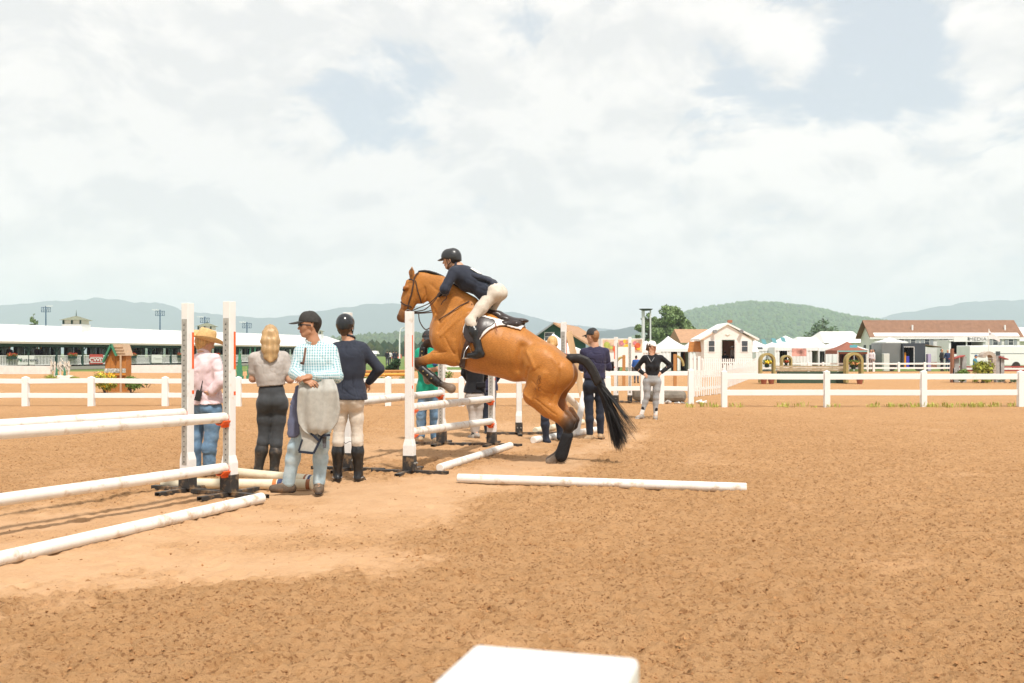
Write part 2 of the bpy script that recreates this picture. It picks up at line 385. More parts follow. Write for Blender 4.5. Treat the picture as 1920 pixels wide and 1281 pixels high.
g = MB().add([(-7600, -300, -.06), (7600, -300, -.06), (7600, 6950, -.06), (-7600, 6950, -.06)], [(0, 1, 2, 3)]).build('ground', GRASS)
tag(g, 'grassy valley floor reaching to the hills', kind='structure')
# ================================================================== JUMP STANDARDS AND POLES
def make_standard(name, label, base, u, h=1.86, cups=(), feet=True, marks=True, strip=(1.22, 1.58), square=.97):
    """u = direction towards the pole (track side). Local x = u."""
    rz = math.atan2(u[1], u[0]); t = thing(name, label, 'jump standard', (base[0], base[1], 0), rz, 'white jump standards')
    w = .043
    MB().bb(-w, w, -w, w, .21, h).build('post', W_PAINT, t, bevel=.004, world=False)
    c = MB(); c.add([(-.055, -.062, .205), (.046, -.062, .205), (.046, .062, .205), (-.055, .062, .205), (-.055, -.062, .32), (.046, -.062, .32), (.046, .062, .32), (-.055, .062, .32),
                     (-.045, -.046, .39), (.0455, -.046, .39), (.0455, .046, .39), (-.045, .046, .39)],
                    [(3, 2, 1, 0), (0, 1, 5, 4), (1, 2, 6, 5), (2, 3, 7, 6), (3, 0, 4, 7), (4, 5, 9, 8), (5, 6, 10, 9), (6, 7, 11, 10), (7, 4, 8, 11), (8, 9, 10, 11)])
    c.build('collar', W_PAINT, t, bevel=.004, world=False)
    bs = MB().bb(-.06, .06, -.066, .066, .035, .207).build('base', BLACK_STEEL, t, bevel=.004, world=False)
    for e in (-.03, .03): MB().cyl((e, -.066, .12), (e, -.084, .12), .011, n=8).build('bolt', STEEL_GREY, bs, world=False)
    tr = MB().bb(w, w + .007, -.031, .031, .27, h - .16)
    o = tr.build('track', STEEL_GREY, t, world=False, bevel=.0015)
    hm = MB()
    for k in range(int((h - .46) / .05)): hm.box((w + .0075, 0, .30 + k * .05), (.003, .009, .013))
    hm.build('track_holes', DARK, o, world=False, kind='stuff')
    if marks:
        for s in (1, -1):
            MB().bb(-w + .004, -w + .03, s * (w + .0005) - .002, s * (w + .0005) + .002, strip[0], strip[1]).build('orange_strip', ORANGE, t, world=False)
            MB().bb(-w + .004, -w + .03, s * (w + .0005) - .002, s * (w + .0005) + .002, square, square + .035).build('orange_strip', ORANGE, t, world=False)
    if feet:
        for a, L in ((0, .40), (1, .46)):
            f = MB(); lo, hi = -L, L; th = .006
            for y0, y1, z0, z1 in ((-.032, .032, .034, .040), (-.032, -.026, .002, .034), (.026, .032, .002, .034)):
                if a == 0: f.bb(lo, hi, y0, y1, z0 + .002, z1 + .002)
                else: f.bb(y0, y1, lo, -.034, z0, z1); f.bb(y0, y1, .034, hi, z0, z1)
            f.build('foot_bar', BLACK_STEEL, t, world=False)
    for z, tilt in cups:
        q = MB(); n = 9
        for k in range(n):                      # half-round cup holding the pole
            a0 = math.pi + math.pi * .12 + (math.pi * .76) * k / n; a1 = math.pi + math.pi * .12 + (math.pi * .76) * (k + 1) / n
            p0 = (0, math.cos(a0) * .056, z + math.sin(a0) * .056); p1 = (0, math.cos(a1) * .056, z + math.sin(a1) * .056)
            q.beam((w + .055, p0[1], p0[2]), (w + .055, p1[1], p1[2]), .10, .012, upv=(1, 0, 0)) if False else q.add(
                [(w + .006, p0[1], p0[2]), (w + .10, p0[1], p0[2]), (w + .10, p1[1], p1[2]), (w + .006, p1[1], p1[2]),
                 (w + .006, p0[1] * 1.22, z + (p0[2] - z) * 1.22), (w + .10, p0[1] * 1.22, z + (p0[2] - z) * 1.22), (w + .10, p1[1] * 1.22, z + (p1[2] - z) * 1.22), (w + .006, p1[1] * 1.22, z + (p1[2] - z) * 1.22)],
                [(0, 1, 2, 3), (7, 6, 5, 4), (0, 4, 5, 1), (3, 2, 6, 7), (1, 5, 6, 2), (0, 3, 7, 4)])
        q.box((w + .012, 0, z - .03), (.014, .08, .11)); q.box((w + .03, 0, z - .075), (.04, .04, .03))
        q.build('cup', ORANGE, t, world=False)
    return t
def pole(label, a, b, r=.049, mat=None, bands=None, group='white jump poles', name='jump_pole'):
    a, b = Vector(a), Vector(b); ax = (b - a).normalized(); L = (b - a).length
    t = thing(name, label, 'jump pole', ((a.x + b.x) / 2, (a.y + b.y) / 2, min(a.z, b.z) - r), 0, group)
    prof = [(0, r * .86), (.008, r), (L * .25, r * 1.01), (L * .5, r), (L * .75, r * .99), (L - .008, r), (L, r * .86)]
    q = MB(); pts = [a + ax * s for s, _ in prof]; q.tube(pts, [rr for _, rr in prof], n=20)
    shaft = q.build('shaft', mat or POLE_M, t, smooth=True)
    for s0, s1, mm in (bands or ()):
        MB().tube([a + ax * s0, a + ax * s1], r * 1.015, n=20).build('painted_band', mm, t, smooth=True)
    return t
def unit(v): l = math.hypot(*v); return (v[0] / l, v[1] / l)
# ---- near oxer on the left
uA = unit((-.44, -.90)); A = gnd(430, 930); B = gnd(352, 922)
ends = 3.62
def on(base, u, s, z): return Vector((base.x + u[0] * s, base.y + u[1] * s, z))
make_standard('jump_standard', 'white standard with grey track nearest the straw hat, right one of the near pair', A, uA, 1.87, cups=((.752, 0), (.272, 0)))
make_standard('jump_standard', 'white standard with grey track, left one of the near pair, overlapping the straw hat', B, uA, 1.87, cups=((.775, 0),))
A2 = on(A, uA, ends + .15, 0); B2 = on(B, uA, ends + .15, 0); uAi = (-uA[0], -uA[1])
make_standard('jump_standard', 'white standard at the outer end of the near oxer front poles', A2, uAi, 1.87, cups=((.79, 0), (.29, 0)))
make_standard('jump_standard', 'white standard at the outer end of the near oxer back pole', B2, uAi, 1.87, cups=((.80, 0),))
pole('upper white pole on the near side of the left jump, in the orange cup', on(A, uA, .055, .757), on(A, uA, ends, .79))
pole('lowest hanging white pole of the left jump, sand stained', on(A, uA, .055, .277), on(A, uA, ends, .29))
pole('farther upper white pole of the left jump, ending at the left standard', on(B, uA, .055, .780), on(B, uA, ends, .80))
g0, g1 = gnd(491, 943), gnd(0, 1061); dv = (g1 - g0).normalized()
pole('long white ground pole lying in front of the left jump', g0 + Vector((0, 0, .046)), g0 + dv * 3.62 + Vector((0, 0, .046)))
# ---- the jump the horse takes
C = gnd(768, 888); D = gnd(922, 836); uC = unit((D.x - C.x, D.y - C.y)); uCi = (-uC[0], -uC[1])
E = gnd(652, 882); F_ = gnd(828, 834.5); uE = unit((F_.x - E.x, F_.y - E.y)); uEi = (-uE[0], -uE[1])
make_standard('jump_standard', 'white standard in front of the horse muzzle, black base, near end of the jump', C, uC, 1.85, cups=((.745, 0), (.46, 0)))
make_standard('jump_standard', 'white standard with track under the horse belly, far end of the jump', D, uCi, 1.85, cups=((.695, 0), (.36, 0)))
make_standard('jump_standard', 'white standard directly behind the girl in the navy jacket', E, uE, 1.85, cups=((.785, 0),))
make_standard('jump_standard', 'white standard with track beside the man in the green shirt', F_, uEi, 1.85, cups=((.775, 0),))
LC = (D - C).length; LE = (F_ - E).length
pole('top white pole of the jump under the horse, front side', on(C, uC, .05, .750), on(C, uC, LC - .05, .70))
pole('lower white pole of the jump under the horse, front side', on(C, uC, .05, .468), on(C, uC, LC - .05, .368))
pole('back white pole of the jump, running behind the navy jacket to the green shirt', on(E, uE, .05, .79), on(E, uE, LE - .05, .78))
a, b = gnd(824, 886), gnd(957, 842)
pole('short looking white ground pole angled away just before the jump', a + Vector((0, .04, .047)), b + Vector((0, .04, .047)))
a, b = gnd(858, 906), gnd(1402, 925)
pole('white take off pole lying alone on the sand right of the jump', a + Vector((0, .04, .047)), b + Vector((0, .04, .047)))
# ---- cream poles on the ground behind the man in the checked shirt
BRN = pm('brown_band', (.33, .13, .06), .55, .3); NAVYB = pm('navy_band', (.05, .07, .16), .55, .3); WHB = pm('white_band', (.75, .72, .66), .55, .3); ORB = pm('orange_band', (.62, .20, .06), .55, .3)
a, b = gnd(385, 897), gnd(589, 911); LL = (b - a).length
a2 = gnd(358, 888)
LL = (b - a2).length
pole('cream pole with brown and navy bands at its end behind the brown boots', a2 + Vector((0, .05, .052)), b + Vector((0, .05, .052)), .053, CREAM, ((LL - .125, LL - .095, BRN), (LL - .095, LL - .065, WHB), (LL - .065, LL - .03, NAVYB)), group='cream poles on the ground')
a, b = gnd(300, 917), gnd(584, 919); LL = (b - a).length
pole('cream pole nearest the camera with orange and blue bands, lying by the boots', a + Vector((0, .05, .05)), b + Vector((0, .05, .05)), .052, CREAM, ((LL - .40, LL - .36, ORB), (LL - .35, LL - .30, NAVYB), (LL - .06, LL - .02, BRN)), group='cream poles on the ground')
# ---- fallen jump behind the horse
G = gnd(973, 815); H = gnd(1057, 815)
make_standard('jump_standard', 'white standard with black base standing between horse belly and hind leg', G, (1, .05), 1.85)
make_standard('jump_standard', 'white standard rising behind the horse rump beside the leaning plank', H, (-.3, -.95), 1.90, strip=(1.25, 1.60))
pole('white pole leaning down from the standard behind the hind legs', at(1058, 738, 16.6), gnd(1121, 806) + Vector((0, 0, .06)), .056)
a, b = gnd(1121, 812), gnd(1000, 833)
pole('white pole lying on the sand just behind the hind hooves', a + Vector((0, .03, .056)), b + Vector((0, .03, .056)), .056)
a, b = gnd(1096, 800), gnd(1005, 818)
pole('cream pole half hidden behind the fallen white pole', a + Vector((0, .5, .052)), b + Vector((0, .5, .052)), .055, CREAM, group='cream poles on the ground')
PLANK = pm('bare_plank', (.56, .38, .22), .7, .2, (9, .15), (40, .2, .004), stretch=(1, 1, .15))
q = MB(); q.beam(at(1066, 622, 16.85), at(1108, 812, 16.7), .11, .03, upv=(0, 1, 0)); tag(q.build('plank', PLANK, bevel=.003), 'bare tan plank leaning beside the white standard behind the rump', 'plank')
q = MB(); q.beam(at(1096, 735, 16.5), at(1080, 815, 16.3), .10, .03, upv=(0, 1, 0)); tag(q.build('board', W_PAINT, bevel=.003), 'narrow white board propped between the fallen poles', 'board')
# ---- standards beyond the fence
for px, lab in ((1155, 'distant white standard with orange strip, left of the pair by the fence'), (1181, 'distant white standard with grey track, right of the pair by the fence')):
    make_standard('jump_standard', lab, gnd(px, 755), (-.1, -1) if px > 1170 else (.9, -.5), 1.83)
# ---- near fence post under the camera
fp = thing('fence_post', 'white square fence post cut by the bottom edge, out of focus', 'fence post', (.0154, .697, 0), R(-15.9))
MB().bb(-.0645, .0645, -.0645, .0645, 0, 1.144).build('post', W_VINYL, fp, bevel=.005, world=False)
# ================================================================== RAIL FENCES
def rail_fence(label, posts, d, ztop, rails, w=.125, name='rail_fence', rh=.14, rt=.045):
    t = thing(name, label, 'fence', (gx(posts[0], d[0] if isinstance(d, tuple) else d), d[0] if isinstance(d, tuple) else d, 0))
    n = len(posts); dd = [d] * n if not isinstance(d, tuple) else [d[0] + (d[1] - d[0]) * i / (n - 1) for i in range(n)]
    P = [Vector((gx(x, e), e, 0)) for x, e in zip(posts, dd)]
    for p in P:
        tilt = random.uniform(-.008, .008)
        o = MB().add([(p.x + sx * w / 2 + (tilt if z else 0), p.y + sy * w / 2, z) for z in (-.05, ztop - .025) for sx, sy in ((-1, -1), (1, -1), (1, 1), (-1, 1))] + [(p.x + tilt, p.y, ztop + .012)],
                     [(0, 1, 5, 4), (1, 2, 6, 5), (2, 3, 7, 6), (3, 0, 4, 7), (4, 5, 8), (5, 6, 8), (6, 7, 8), (7, 4, 8)]).build('post', W_VINYL, t, bevel=.006)
    for a, b in zip(P[:-1], P[1:]):
        e = (b - a).normalized()
        for z in rails:
            j = random.uniform(-.012, .012)
            MB().beam(a + e * (w / 2 + .003) + Vector((0, 0, z + j)), b - e * (w / 2 + .003) + Vector((0, 0, z - j)), rt, rh).build('rail', W_VINYL, t, bevel=.006)
    return t
rail_fence('long two rail white fence left of and behind the horse', [-215, -76, 48, 172, 310, 447, 588, 728, 866, 1004, 1140], 25.9, .77, (.655, .275), w=.15, rh=.125)
rail_fence('two rail white fence along the right side of the ring with weeds at its foot', [1358, 1550, 1732, 1914, 2100], 25.6, .93, (.775, .365), w=.14, rh=.145)
rail_fence('short white gate section with close boards behind the woman in black', [1140, 1206, 1240, 1295], 27.0, .95, (.83, .42), w=.14, rh=.12)
# ================================================================== SMOOTH-UNION BODIES (one continuous surface per body)
class SDF:
    def __init__(s): s.p = []; s.cuts = []; s.subs = []
    def cap(s, a, b, ra, rb=None, w=None, k=1.0, sm=.03, c=0, sub=False):
        a = np.array(a, float); b = np.array(b, float); rb = ra if rb is None else rb
        w = None if w is None else np.array(w, float) / np.linalg.norm(w)
        (s.subs if sub else s.p).append((a, b, ra, rb, w, k, sm, c)); return s
    def chain(s, pts, rs, **kw):
        for i in range(len(pts) - 1): s.cap(pts[i], pts[i + 1], rs[i], rs[i + 1], **kw)
        return s
    def cut(s, n, p): s.cuts.append((np.array(n, float), np.array(p, float))); return s
    @staticmethod
    def dist(P, X, Y, Z):
        a, b, ra, rb, w, k, sm, c = P
        px, py, pz = X - a[0], Y - a[1], Z - a[2]; e = b - a
        if w is not None and k != 1:
            f = 1 - 1 / k; q = (px * w[0] + py * w[1] + pz * w[2]) * f
            px, py, pz = px - q * w[0], py - q * w[1], pz - q * w[2]; e = e - w * (e @ w) * f
        L = float(e @ e)
        if L > 1e-10:
            t = np.clip((px * e[0] + py * e[1] + pz * e[2]) / L, 0, 1)
            d = np.sqrt((px - t * e[0]) ** 2 + (py - t * e[1]) ** 2 + (pz - t * e[2]) ** 2) - (ra + (rb - ra) * t)
        else: d = np.sqrt(px * px + py * py + pz * pz) - ra
        return d
    def grid(s, h):
        lo = np.full(3, 1e9); hi = -lo; M = .02 + 2 * h; bx = []
        for a, b, ra, rb, w, k, sm, c in s.p:
            r = max(ra, rb) * max(k, 1) + sm * .5 + M
            l, u = np.minimum(a, b) - r, np.maximum(a, b) + r; bx.append((l, u)); lo = np.minimum(lo, l); hi = np.maximum(hi, u)
        n = np.ceil((hi - lo) / h).astype(int) + 2
        ax = [(lo[i] + np.arange(n[i]) * h).astype(np.float32) for i in range(3)]
        F = np.full(n, .5, np.float32)
        for P, (l, u) in zip(s.p, bx):
            i0 = np.maximum(((l - lo) / h).astype(int) - 1, 0); i1 = np.minimum(((u - lo) / h).astype(int) + 2, n)
            sl = tuple(slice(i0[i], i1[i]) for i in range(3))
            d = SDF.dist(P, ax[0][sl[0]][:, None, None], ax[1][sl[1]][None, :, None], ax[2][sl[2]][None, None, :]).astype(np.float32)
            f = F[sl]; k = P[6]
            if k > 0:
                t = np.clip(.5 + .5 * (f - d) / k, 0, 1); F[sl] = f + (d - f) * t - k * t * (1 - t)
            else: F[sl] = np.minimum(f, d)
        for P in s.subs:
            d = SDF.dist(P, ax[0][:, None, None], ax[1][None, :, None], ax[2][None, None, :]); F = np.maximum(F, -d).astype(np.float32)
        for nn, p in s.cuts:
            d = ((ax[0] - p[0]) * nn[0])[:, None, None] + ((ax[1] - p[1]) * nn[1])[None, :, None] + ((ax[2] - p[2]) * nn[2])[None, None, :]
            F = np.maximum(F, d.astype(np.float32))
        return F, lo, h
    def mesh(s, h=.008):
        F, lo, h = s.grid(h)
        S = (F < 0).view(np.uint8)
        c = S[:-1, :-1, :-1] + S[1:, :-1, :-1] + S[:-1, 1:, :-1] + S[1:, 1:, :-1] + S[:-1, :-1, 1:] + S[1:, :-1, 1:] + S[:-1, 1:, 1:] + S[1:, 1:, 1:]
        I = np.argwhere((c > 0) & (c < 8)); N = len(I)
        C = [(a, b, d) for a in (0, 1) for b in (0, 1) for d in (0, 1)]
        val = {q: F[I[:, 0] + q[0], I[:, 1] + q[1], I[:, 2] + q[2]] for q in C}
        acc = np.zeros((N, 3)); cnt = np.zeros(N)
        for q in C:
            for ax_ in range(3):
                if q[ax_]: continue
                q2 = list(q); q2[ax_] = 1; q2 = tuple(q2); v0, v1 = val[q], val[q2]
                m = (v0 < 0) != (v1 < 0); t = np.where(m, v0 / np.where(m, v0 - v1, 1), 0)
                p = np.zeros((N, 3)); p[:] = q; p[:, ax_] = t
                acc[m] += p[m]; cnt[m] += 1
        V = lo + (I + acc / np.maximum(cnt, 1)[:, None]) * h
        idx = np.full(c.shape, -1, np.int32); idx[I[:, 0], I[:, 1], I[:, 2]] = np.arange(N)
        Q = []
        B = S.astype(bool)
        for ax_ in range(3):
            sl0 = [slice(None)] * 3; sl1 = [slice(None)] * 3; sl0[ax_] = slice(None, -1); sl1[ax_] = slice(1, None)
            E = np.argwhere(B[tuple(sl0)] != B[tuple(sl1)])
            o1, o2 = [(1, 2), (2, 0), (0, 1)][ax_]
            ok = (E[:, o1] > 0) & (E[:, o2] > 0) & (E[:, o1] < c.shape[o1]) & (E[:, o2] < c.shape[o2]); E = E[ok]
            def g(d1, d2):
                J = E.copy(); J[:, o1] -= d1; J[:, o2] -= d2; return idx[J[:, 0], J[:, 1], J[:, 2]]
            q = np.stack([g(1, 1), g(0, 1), g(0, 0), g(1, 0)], 1)
            fl = ~B[E[:, 0], E[:, 1], E[:, 2]]; q[fl] = q[fl][:, ::-1]
            Q.append(q)
        Q = np.concatenate(Q); Q = Q[(Q >= 0).all(1)]
        return V, Q
    def paint(s, V, cols, sig=.010):
        W = np.zeros(len(V)); A = np.zeros((len(V), 3)); X, Y, Z = V[:, 0], V[:, 1], V[:, 2]
        ds = [SDF.dist(P, X, Y, Z) for P in s.p]; mn = np.min(ds, 0)
        for P, d in zip(s.p, ds):
            w = np.exp(-(d - mn) / sig); W += w; A += w[:, None] * np.array(cols[P[7]])
        return A / W[:, None]
    def near(s, V):
        X, Y, Z = V[:, 0], V[:, 1], V[:, 2]
        return np.argmin([SDF.dist(P, X, Y, Z) for P in s.p], 0)
def normals(V, Q):
    n = np.zeros_like(V); a = np.cross(V[Q[:, 2]] - V[Q[:, 0]], V[Q[:, 3 if Q.shape[1] > 3 else 1]] - V[Q[:, 1 if Q.shape[1] > 3 else 0]])
    for k in range(Q.shape[1]): np.add.at(n, Q[:, k], a)
    return n / (np.linalg.norm(n, axis=1)[:, None] + 1e-12)
def relax(V, Q, it=2, f=.5):
    for _ in range(it):
        s = np.zeros_like(V); c = np.zeros(len(V))
        for k in range(4):
            a, b = Q[:, k], Q[:, (k + 1) % 4]
            np.add.at(s, a, V[b]); np.add.at(s, b, V[a]); np.add.at(c, a, 1); np.add.at(c, b, 1)
        V = V + (s / np.maximum(c, 1)[:, None] - V) * f
    return V
def folds(V, Q, amp, sc=(9, 9, 5), seed=1, ridge=True, fine=.35):
    """cloth creases: displaced along the normal"""
    N = normals(V, Q)
    X, Y, Z = V[:, 0], V[:, 1], V[:, 2]
    wx = .9 * vn(X * 5, Y * 5, Z * 5, s=seed + 9); wz = .9 * vn(X * 5 + 7, Y * 5, Z * 5, s=seed + 19)
    a = vn(X * sc[0] + wx, Y * sc[1], Z * sc[2] + wz, s=seed); low = vn(X * 5, Y * 5, Z * 4, s=seed + 5)
    if not ridge: return V + N * (amp * (a + .3 * low))[:, None]
    b = vn(X * sc[0] * 1.7 + wz, Y * sc[1] * 1.7, Z * sc[2] * 1.7 + wx, s=seed + 3)
    mask = np.clip(.55 + .9 * vn(X * 3.3, Y * 3.3, Z * 3.3, s=seed + 11), 0, 1.2); mask2 = np.clip(.5 + vn(X * 4.1, Y * 4.1, Z * 4.1, s=seed + 12), 0, 1)
    crease = np.exp(-(a / .17) ** 2) * mask + .6 * np.exp(-(b / .20) ** 2) * mask2
    return V + N * (amp * (.45 + .55 * low - 1.35 * crease))[:, None]
def sdf_obj(name, s, h, mat, parent, cols=None, amp=0, sc=(9, 9, 5), seed=1, sig=.010, rel=1, uv=None, ridge=True):
    V, Q = s.mesh(h)
    if rel: V = relax(V, Q, rel)
    C = s.paint(V, cols, sig) if cols is not None else None
    U = uv(V) if uv else None
    if amp: V = folds(V, Q, amp, sc, seed, ridge)
    return mesh_np(name, V, Q, mat, parent, colors=C, uv=U)
# ================================================================== HORSE
HN = np.array([.238, .971, 0.0])                 # lateral axis, away from the camera
def hd(px): return 12.42 + (1045 - px) / 150.0 * .243
def HP(px, py, lat=0.0):
    d = hd(px); p = np.array(at(px, py, d)); return p + HN * lat
PX = 1 / 149.0
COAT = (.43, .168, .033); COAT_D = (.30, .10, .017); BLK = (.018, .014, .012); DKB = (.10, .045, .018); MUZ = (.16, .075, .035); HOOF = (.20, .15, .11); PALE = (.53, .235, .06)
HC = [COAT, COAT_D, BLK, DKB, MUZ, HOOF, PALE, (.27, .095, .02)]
def horse():
    t = thing('horse', 'bay horse with black tail taking off over the jump', 'horse', tuple(Vector((HP(1045, 869)[0], HP(1045, 869)[1], 0))))
    s = SDF(); w = HN
    def c(a, b, ra, rb, k=1.0, sm=.05, col=0, la=0.0, lb=None):
        lb = la if lb is None else lb
        s.cap(HP(a[0], a[1], la), HP(b[0], b[1], lb), ra * PX, rb * PX, w=w, k=k, sm=sm, c=col)
    # trunk
    c((858, 626), (905, 643), 55, 57, .66, .06)
    c((905, 643), (962, 661), 56, 48, .84, .08)
    c((962, 658), (1012, 682), 46, 41, .84, .08)
    c((930, 678), (968, 692), 26, 22, 1.1, .08)                      # belly
    c((880, 590), (905, 600), 22, 20, .5, .06)                       # withers
    c((985, 652), (1030, 674), 23, 22, 1.15, .06)                    # loin, croup
    c((1030, 675), (1060, 689), 25, 16, 1.2, .05)
    for L in (-1, 1):                                                # hindquarters
        c((1018, 684), (1046, 701), 38, 33, .75, .06, 0, L * .13)
        c((1046, 690), (1060, 700), 20, 17, .8, .05, 0, L * .13)
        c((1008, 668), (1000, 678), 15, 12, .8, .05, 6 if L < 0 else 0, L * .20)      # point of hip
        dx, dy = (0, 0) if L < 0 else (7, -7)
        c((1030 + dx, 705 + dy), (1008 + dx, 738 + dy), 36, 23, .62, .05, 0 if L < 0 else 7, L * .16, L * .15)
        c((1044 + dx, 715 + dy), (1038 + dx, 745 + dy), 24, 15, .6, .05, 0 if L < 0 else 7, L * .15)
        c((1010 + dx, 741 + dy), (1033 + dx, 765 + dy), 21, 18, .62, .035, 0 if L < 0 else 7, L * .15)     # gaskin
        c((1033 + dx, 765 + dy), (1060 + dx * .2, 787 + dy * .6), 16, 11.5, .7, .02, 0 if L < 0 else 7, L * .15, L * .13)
        c((1066 + dx * .2, 772 + dy * .5), (1079 + dx * 0, 787), 5, 5, .8, .02, 3, L * .13)         # tendon to point of hock
        c((1062 + dx * .0, 788 + dy * .4), (1069 + dx * 0, 798), 12.5, 11, .75, .02, 2, L * .13)          # hock
        c((1078, 789), (1074, 800), 5.5, 5.5, .9, .02, 2, L * .13)
        c((1068 - dx * .4, 801), (1064 - dx * .7, 828), 8.5, 7, .85, .02, 2, L * .12)
        c((1064 - dx * .7, 828), (1053 - dx * .9, 850), 7, 8.5, .9, .02, 2, L * .12)
        c((1053 - dx * .9, 852 - dx * .3), (1041 - dx, 861), 7.5, 7, .95, .015, 2, L * .12)             # pastern
        c((1043 - dx, 859), (1034 - dx, 864.5), 7.5, 7.5, 1.0, .006, 5, L * .12)
        c((1032 - dx, 866), (1044 - dx, 866.5), 4.6, 4.2, 1.5, .004, 5, L * .12)
    # shoulders and breast
    for L in (-1, 1):
        c((882, 606), (838, 634), 27, 23, .62, .06, 0, L * .10, L * .15)
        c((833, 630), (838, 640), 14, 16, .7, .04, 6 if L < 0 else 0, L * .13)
        c((843, 640), (858, 668), 24, 19, .62, .05, 0, L * .15)
        c((868, 650), (876, 672), 20, 15, .6, .05, 0, L * .15)
    c((836, 640), (850, 664), 20, 18, 1.1, .06)
    # near foreleg: forearm level, cannon folded back
    c((856, 668), (826, 669), 17, 13.5, .7, .03, 0, -.155)
    c((826, 669), (803, 676), 13, 8.5, .75, .02, 0, -.155)
    c((803, 676), (790, 679), 8.5, 8.5, .85, .015, 3, -.155)
    c((788, 679), (793, 687), 8.5, 7, .85, .012, 2, -.155)
    c((793, 687), (828, 718), 6.5, 6.5, .85, .012, 2, -.155, -.14)
    c((828, 718), (838, 722), 6.5, 6, .9, .012, 2, -.14)
    c((841, 723), (852, 728), 7, 9.5, .95, .006, 5, -.14)
    # far foreleg
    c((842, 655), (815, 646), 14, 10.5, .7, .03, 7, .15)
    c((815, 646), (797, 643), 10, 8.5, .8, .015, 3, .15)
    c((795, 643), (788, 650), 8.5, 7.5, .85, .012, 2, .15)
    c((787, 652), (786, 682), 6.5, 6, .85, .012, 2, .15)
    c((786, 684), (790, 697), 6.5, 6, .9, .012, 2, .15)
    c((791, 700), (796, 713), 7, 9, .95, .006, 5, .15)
    # neck
    c((866, 592), (846, 576), 44, 38, .42, .06)
    c((846, 576), (824, 546), 37, 28, .40, .06)
    c((824, 546), (797, 533), 27, 22, .42, .05)
    c((840, 590), (826, 612), 24, 20, .55, .06)
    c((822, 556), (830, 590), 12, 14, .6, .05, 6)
    # head
    c((788, 527), (782, 536), 17, 19, .56, .03)
    c((784, 545), (789, 552), 20, 18.5, .50, .03)                    # cheek
    c((777, 540), (764, 569), 15.5, 12.5, .60, .03)
    c((771, 562), (758, 588), 13.5, 10.5, .58, .03)
    c((757, 588), (752.5, 595.5), 10.5, 9.3, .72, .02, 4)                # muzzle
    c((757, 600), (764, 601.5), 5.5, 5, .8, .015, 4)                   # chin
    c((766, 529), (756, 560), 5, 4.5, 1.0, .02)                       # nasal bone
    for L in (-1, 1):
        c((763, 541), (766, 540), 4.5, 4, .8, .012, 1, L * .062)           # brow over the eye
        c((770, 556), (760, 578), 3, 2, .8, .015, 1, L * .052)           # facial crest
        c((749, 592), (748, 594), 3.2, 3, .8, .008, 3, L * .038)        # nostril rim
    # ears
    c((775, 521), (774, 511), 5.2, 6.0, .55, .008, 0, -.045); c((774, 511), (775, 499.5), 5.6, .8, .5, .008, 0, -.045); c((774.5, 518), (774.5, 506), 2.8, 2.8, .6, .004, 2, -.062)
    c((791, 515), (794, 509), 4, 3.6, .55, .008, 0, .05); c((794, 509), (795, 503), 3.2, .8, .5, .008, 0, .05)
    s.cap(HP(747.0, 594.5, -.062), HP(748.5, 593, -.05), 2.0 * PX, 2.0 * PX, sub=True)
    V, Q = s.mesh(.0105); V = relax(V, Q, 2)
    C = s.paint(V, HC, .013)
    # muscle definition and coat tones
    N = normals(V, Q)
    V = V + N * (.0035 * vn(V[:, 0] * 9, V[:, 1] * 9, V[:, 2] * 9, s=5) + .0045 * vn(V[:, 0] * 4.5, V[:, 1] * 5, V[:, 2] * 4.5, s=6))[:, None]
    # anatomy lines in the side plane: (polyline px, width m, depth m)
    hx = np.array((-HN[1], HN[0], 0)); o0 = HP(950, 650); SX = (V - o0) @ hx; SZ = V[:, 2]
    def side(p): q = HP(*p); return np.array(((q - o0) @ hx, q[2]))
    face = np.clip(np.abs(N @ HN) * 1.4, 0, 1); dv_ = np.zeros(len(V))
    for pts, wd, dp in (([(890, 596), (874, 628), (868, 655), (872, 676)], .020, -.016), ([(874, 566), (856, 590), (840, 612), (832, 622)], .020, -.013),
                        ([(988, 650), (982, 672), (980, 694)], .045, -.030), ([(1000, 690), (993, 708), (989, 722)], .018, -.014), ([(1056, 684), (1056, 705), (1048, 735), (1038, 754)], .014, -.014),
                        ([(1012, 747), (1030, 762), (1048, 776)], .010, -.007), ([(803, 566), (818, 583), (834, 606)], .016, -.015), ([(800, 540), (801, 553), (795, 565), (784, 575)], .009, -.011),
                        ([(996, 660), (1004, 672), (1012, 690)], .024, .010), ([(884, 588), (862, 606), (838, 630)], .020, .010), ([(860, 640), (862, 655)], .035, .012), ([(1030, 700), (1016, 726)], .040, .014),
                        ([(1044, 672), (1058, 690)], .028, .010), ([(990, 738), (1002, 748)], .018, .010), ([(846, 634), (852, 648), (862, 664)], .010, -.008), ([(824, 662), (846, 660)], .010, -.008),
                        ([(1005, 712), (1030, 735), (1046, 738)], .010, -.006), ([(1000, 700), (1020, 690)], .014, -.006), ([(772, 556), (762, 580)], .008, .005), ([(778, 566), (768, 588)], .008, -.005), ([(812, 535), (840, 560)], .018, -.006),
                        ([(920, 610), (915, 640), (922, 672)], .014, -.0016), ([(936, 616), (931, 645), (938, 680)], .014, -.0016), ([(951, 624), (947, 650), (953, 685)], .014, -.0016), ([(966, 634), (962, 655), (966, 686)], .014, -.0016),
                        ([(905, 690), (930, 694), (958, 705)], .006, .003), ([(1018, 756), (1034, 774), (1046, 790)], .005, .004), ([(800, 660), (830, 660)], .008, .003)):
        d2 = np.full(len(V), 9.0); P_ = [side(p) for p in pts]
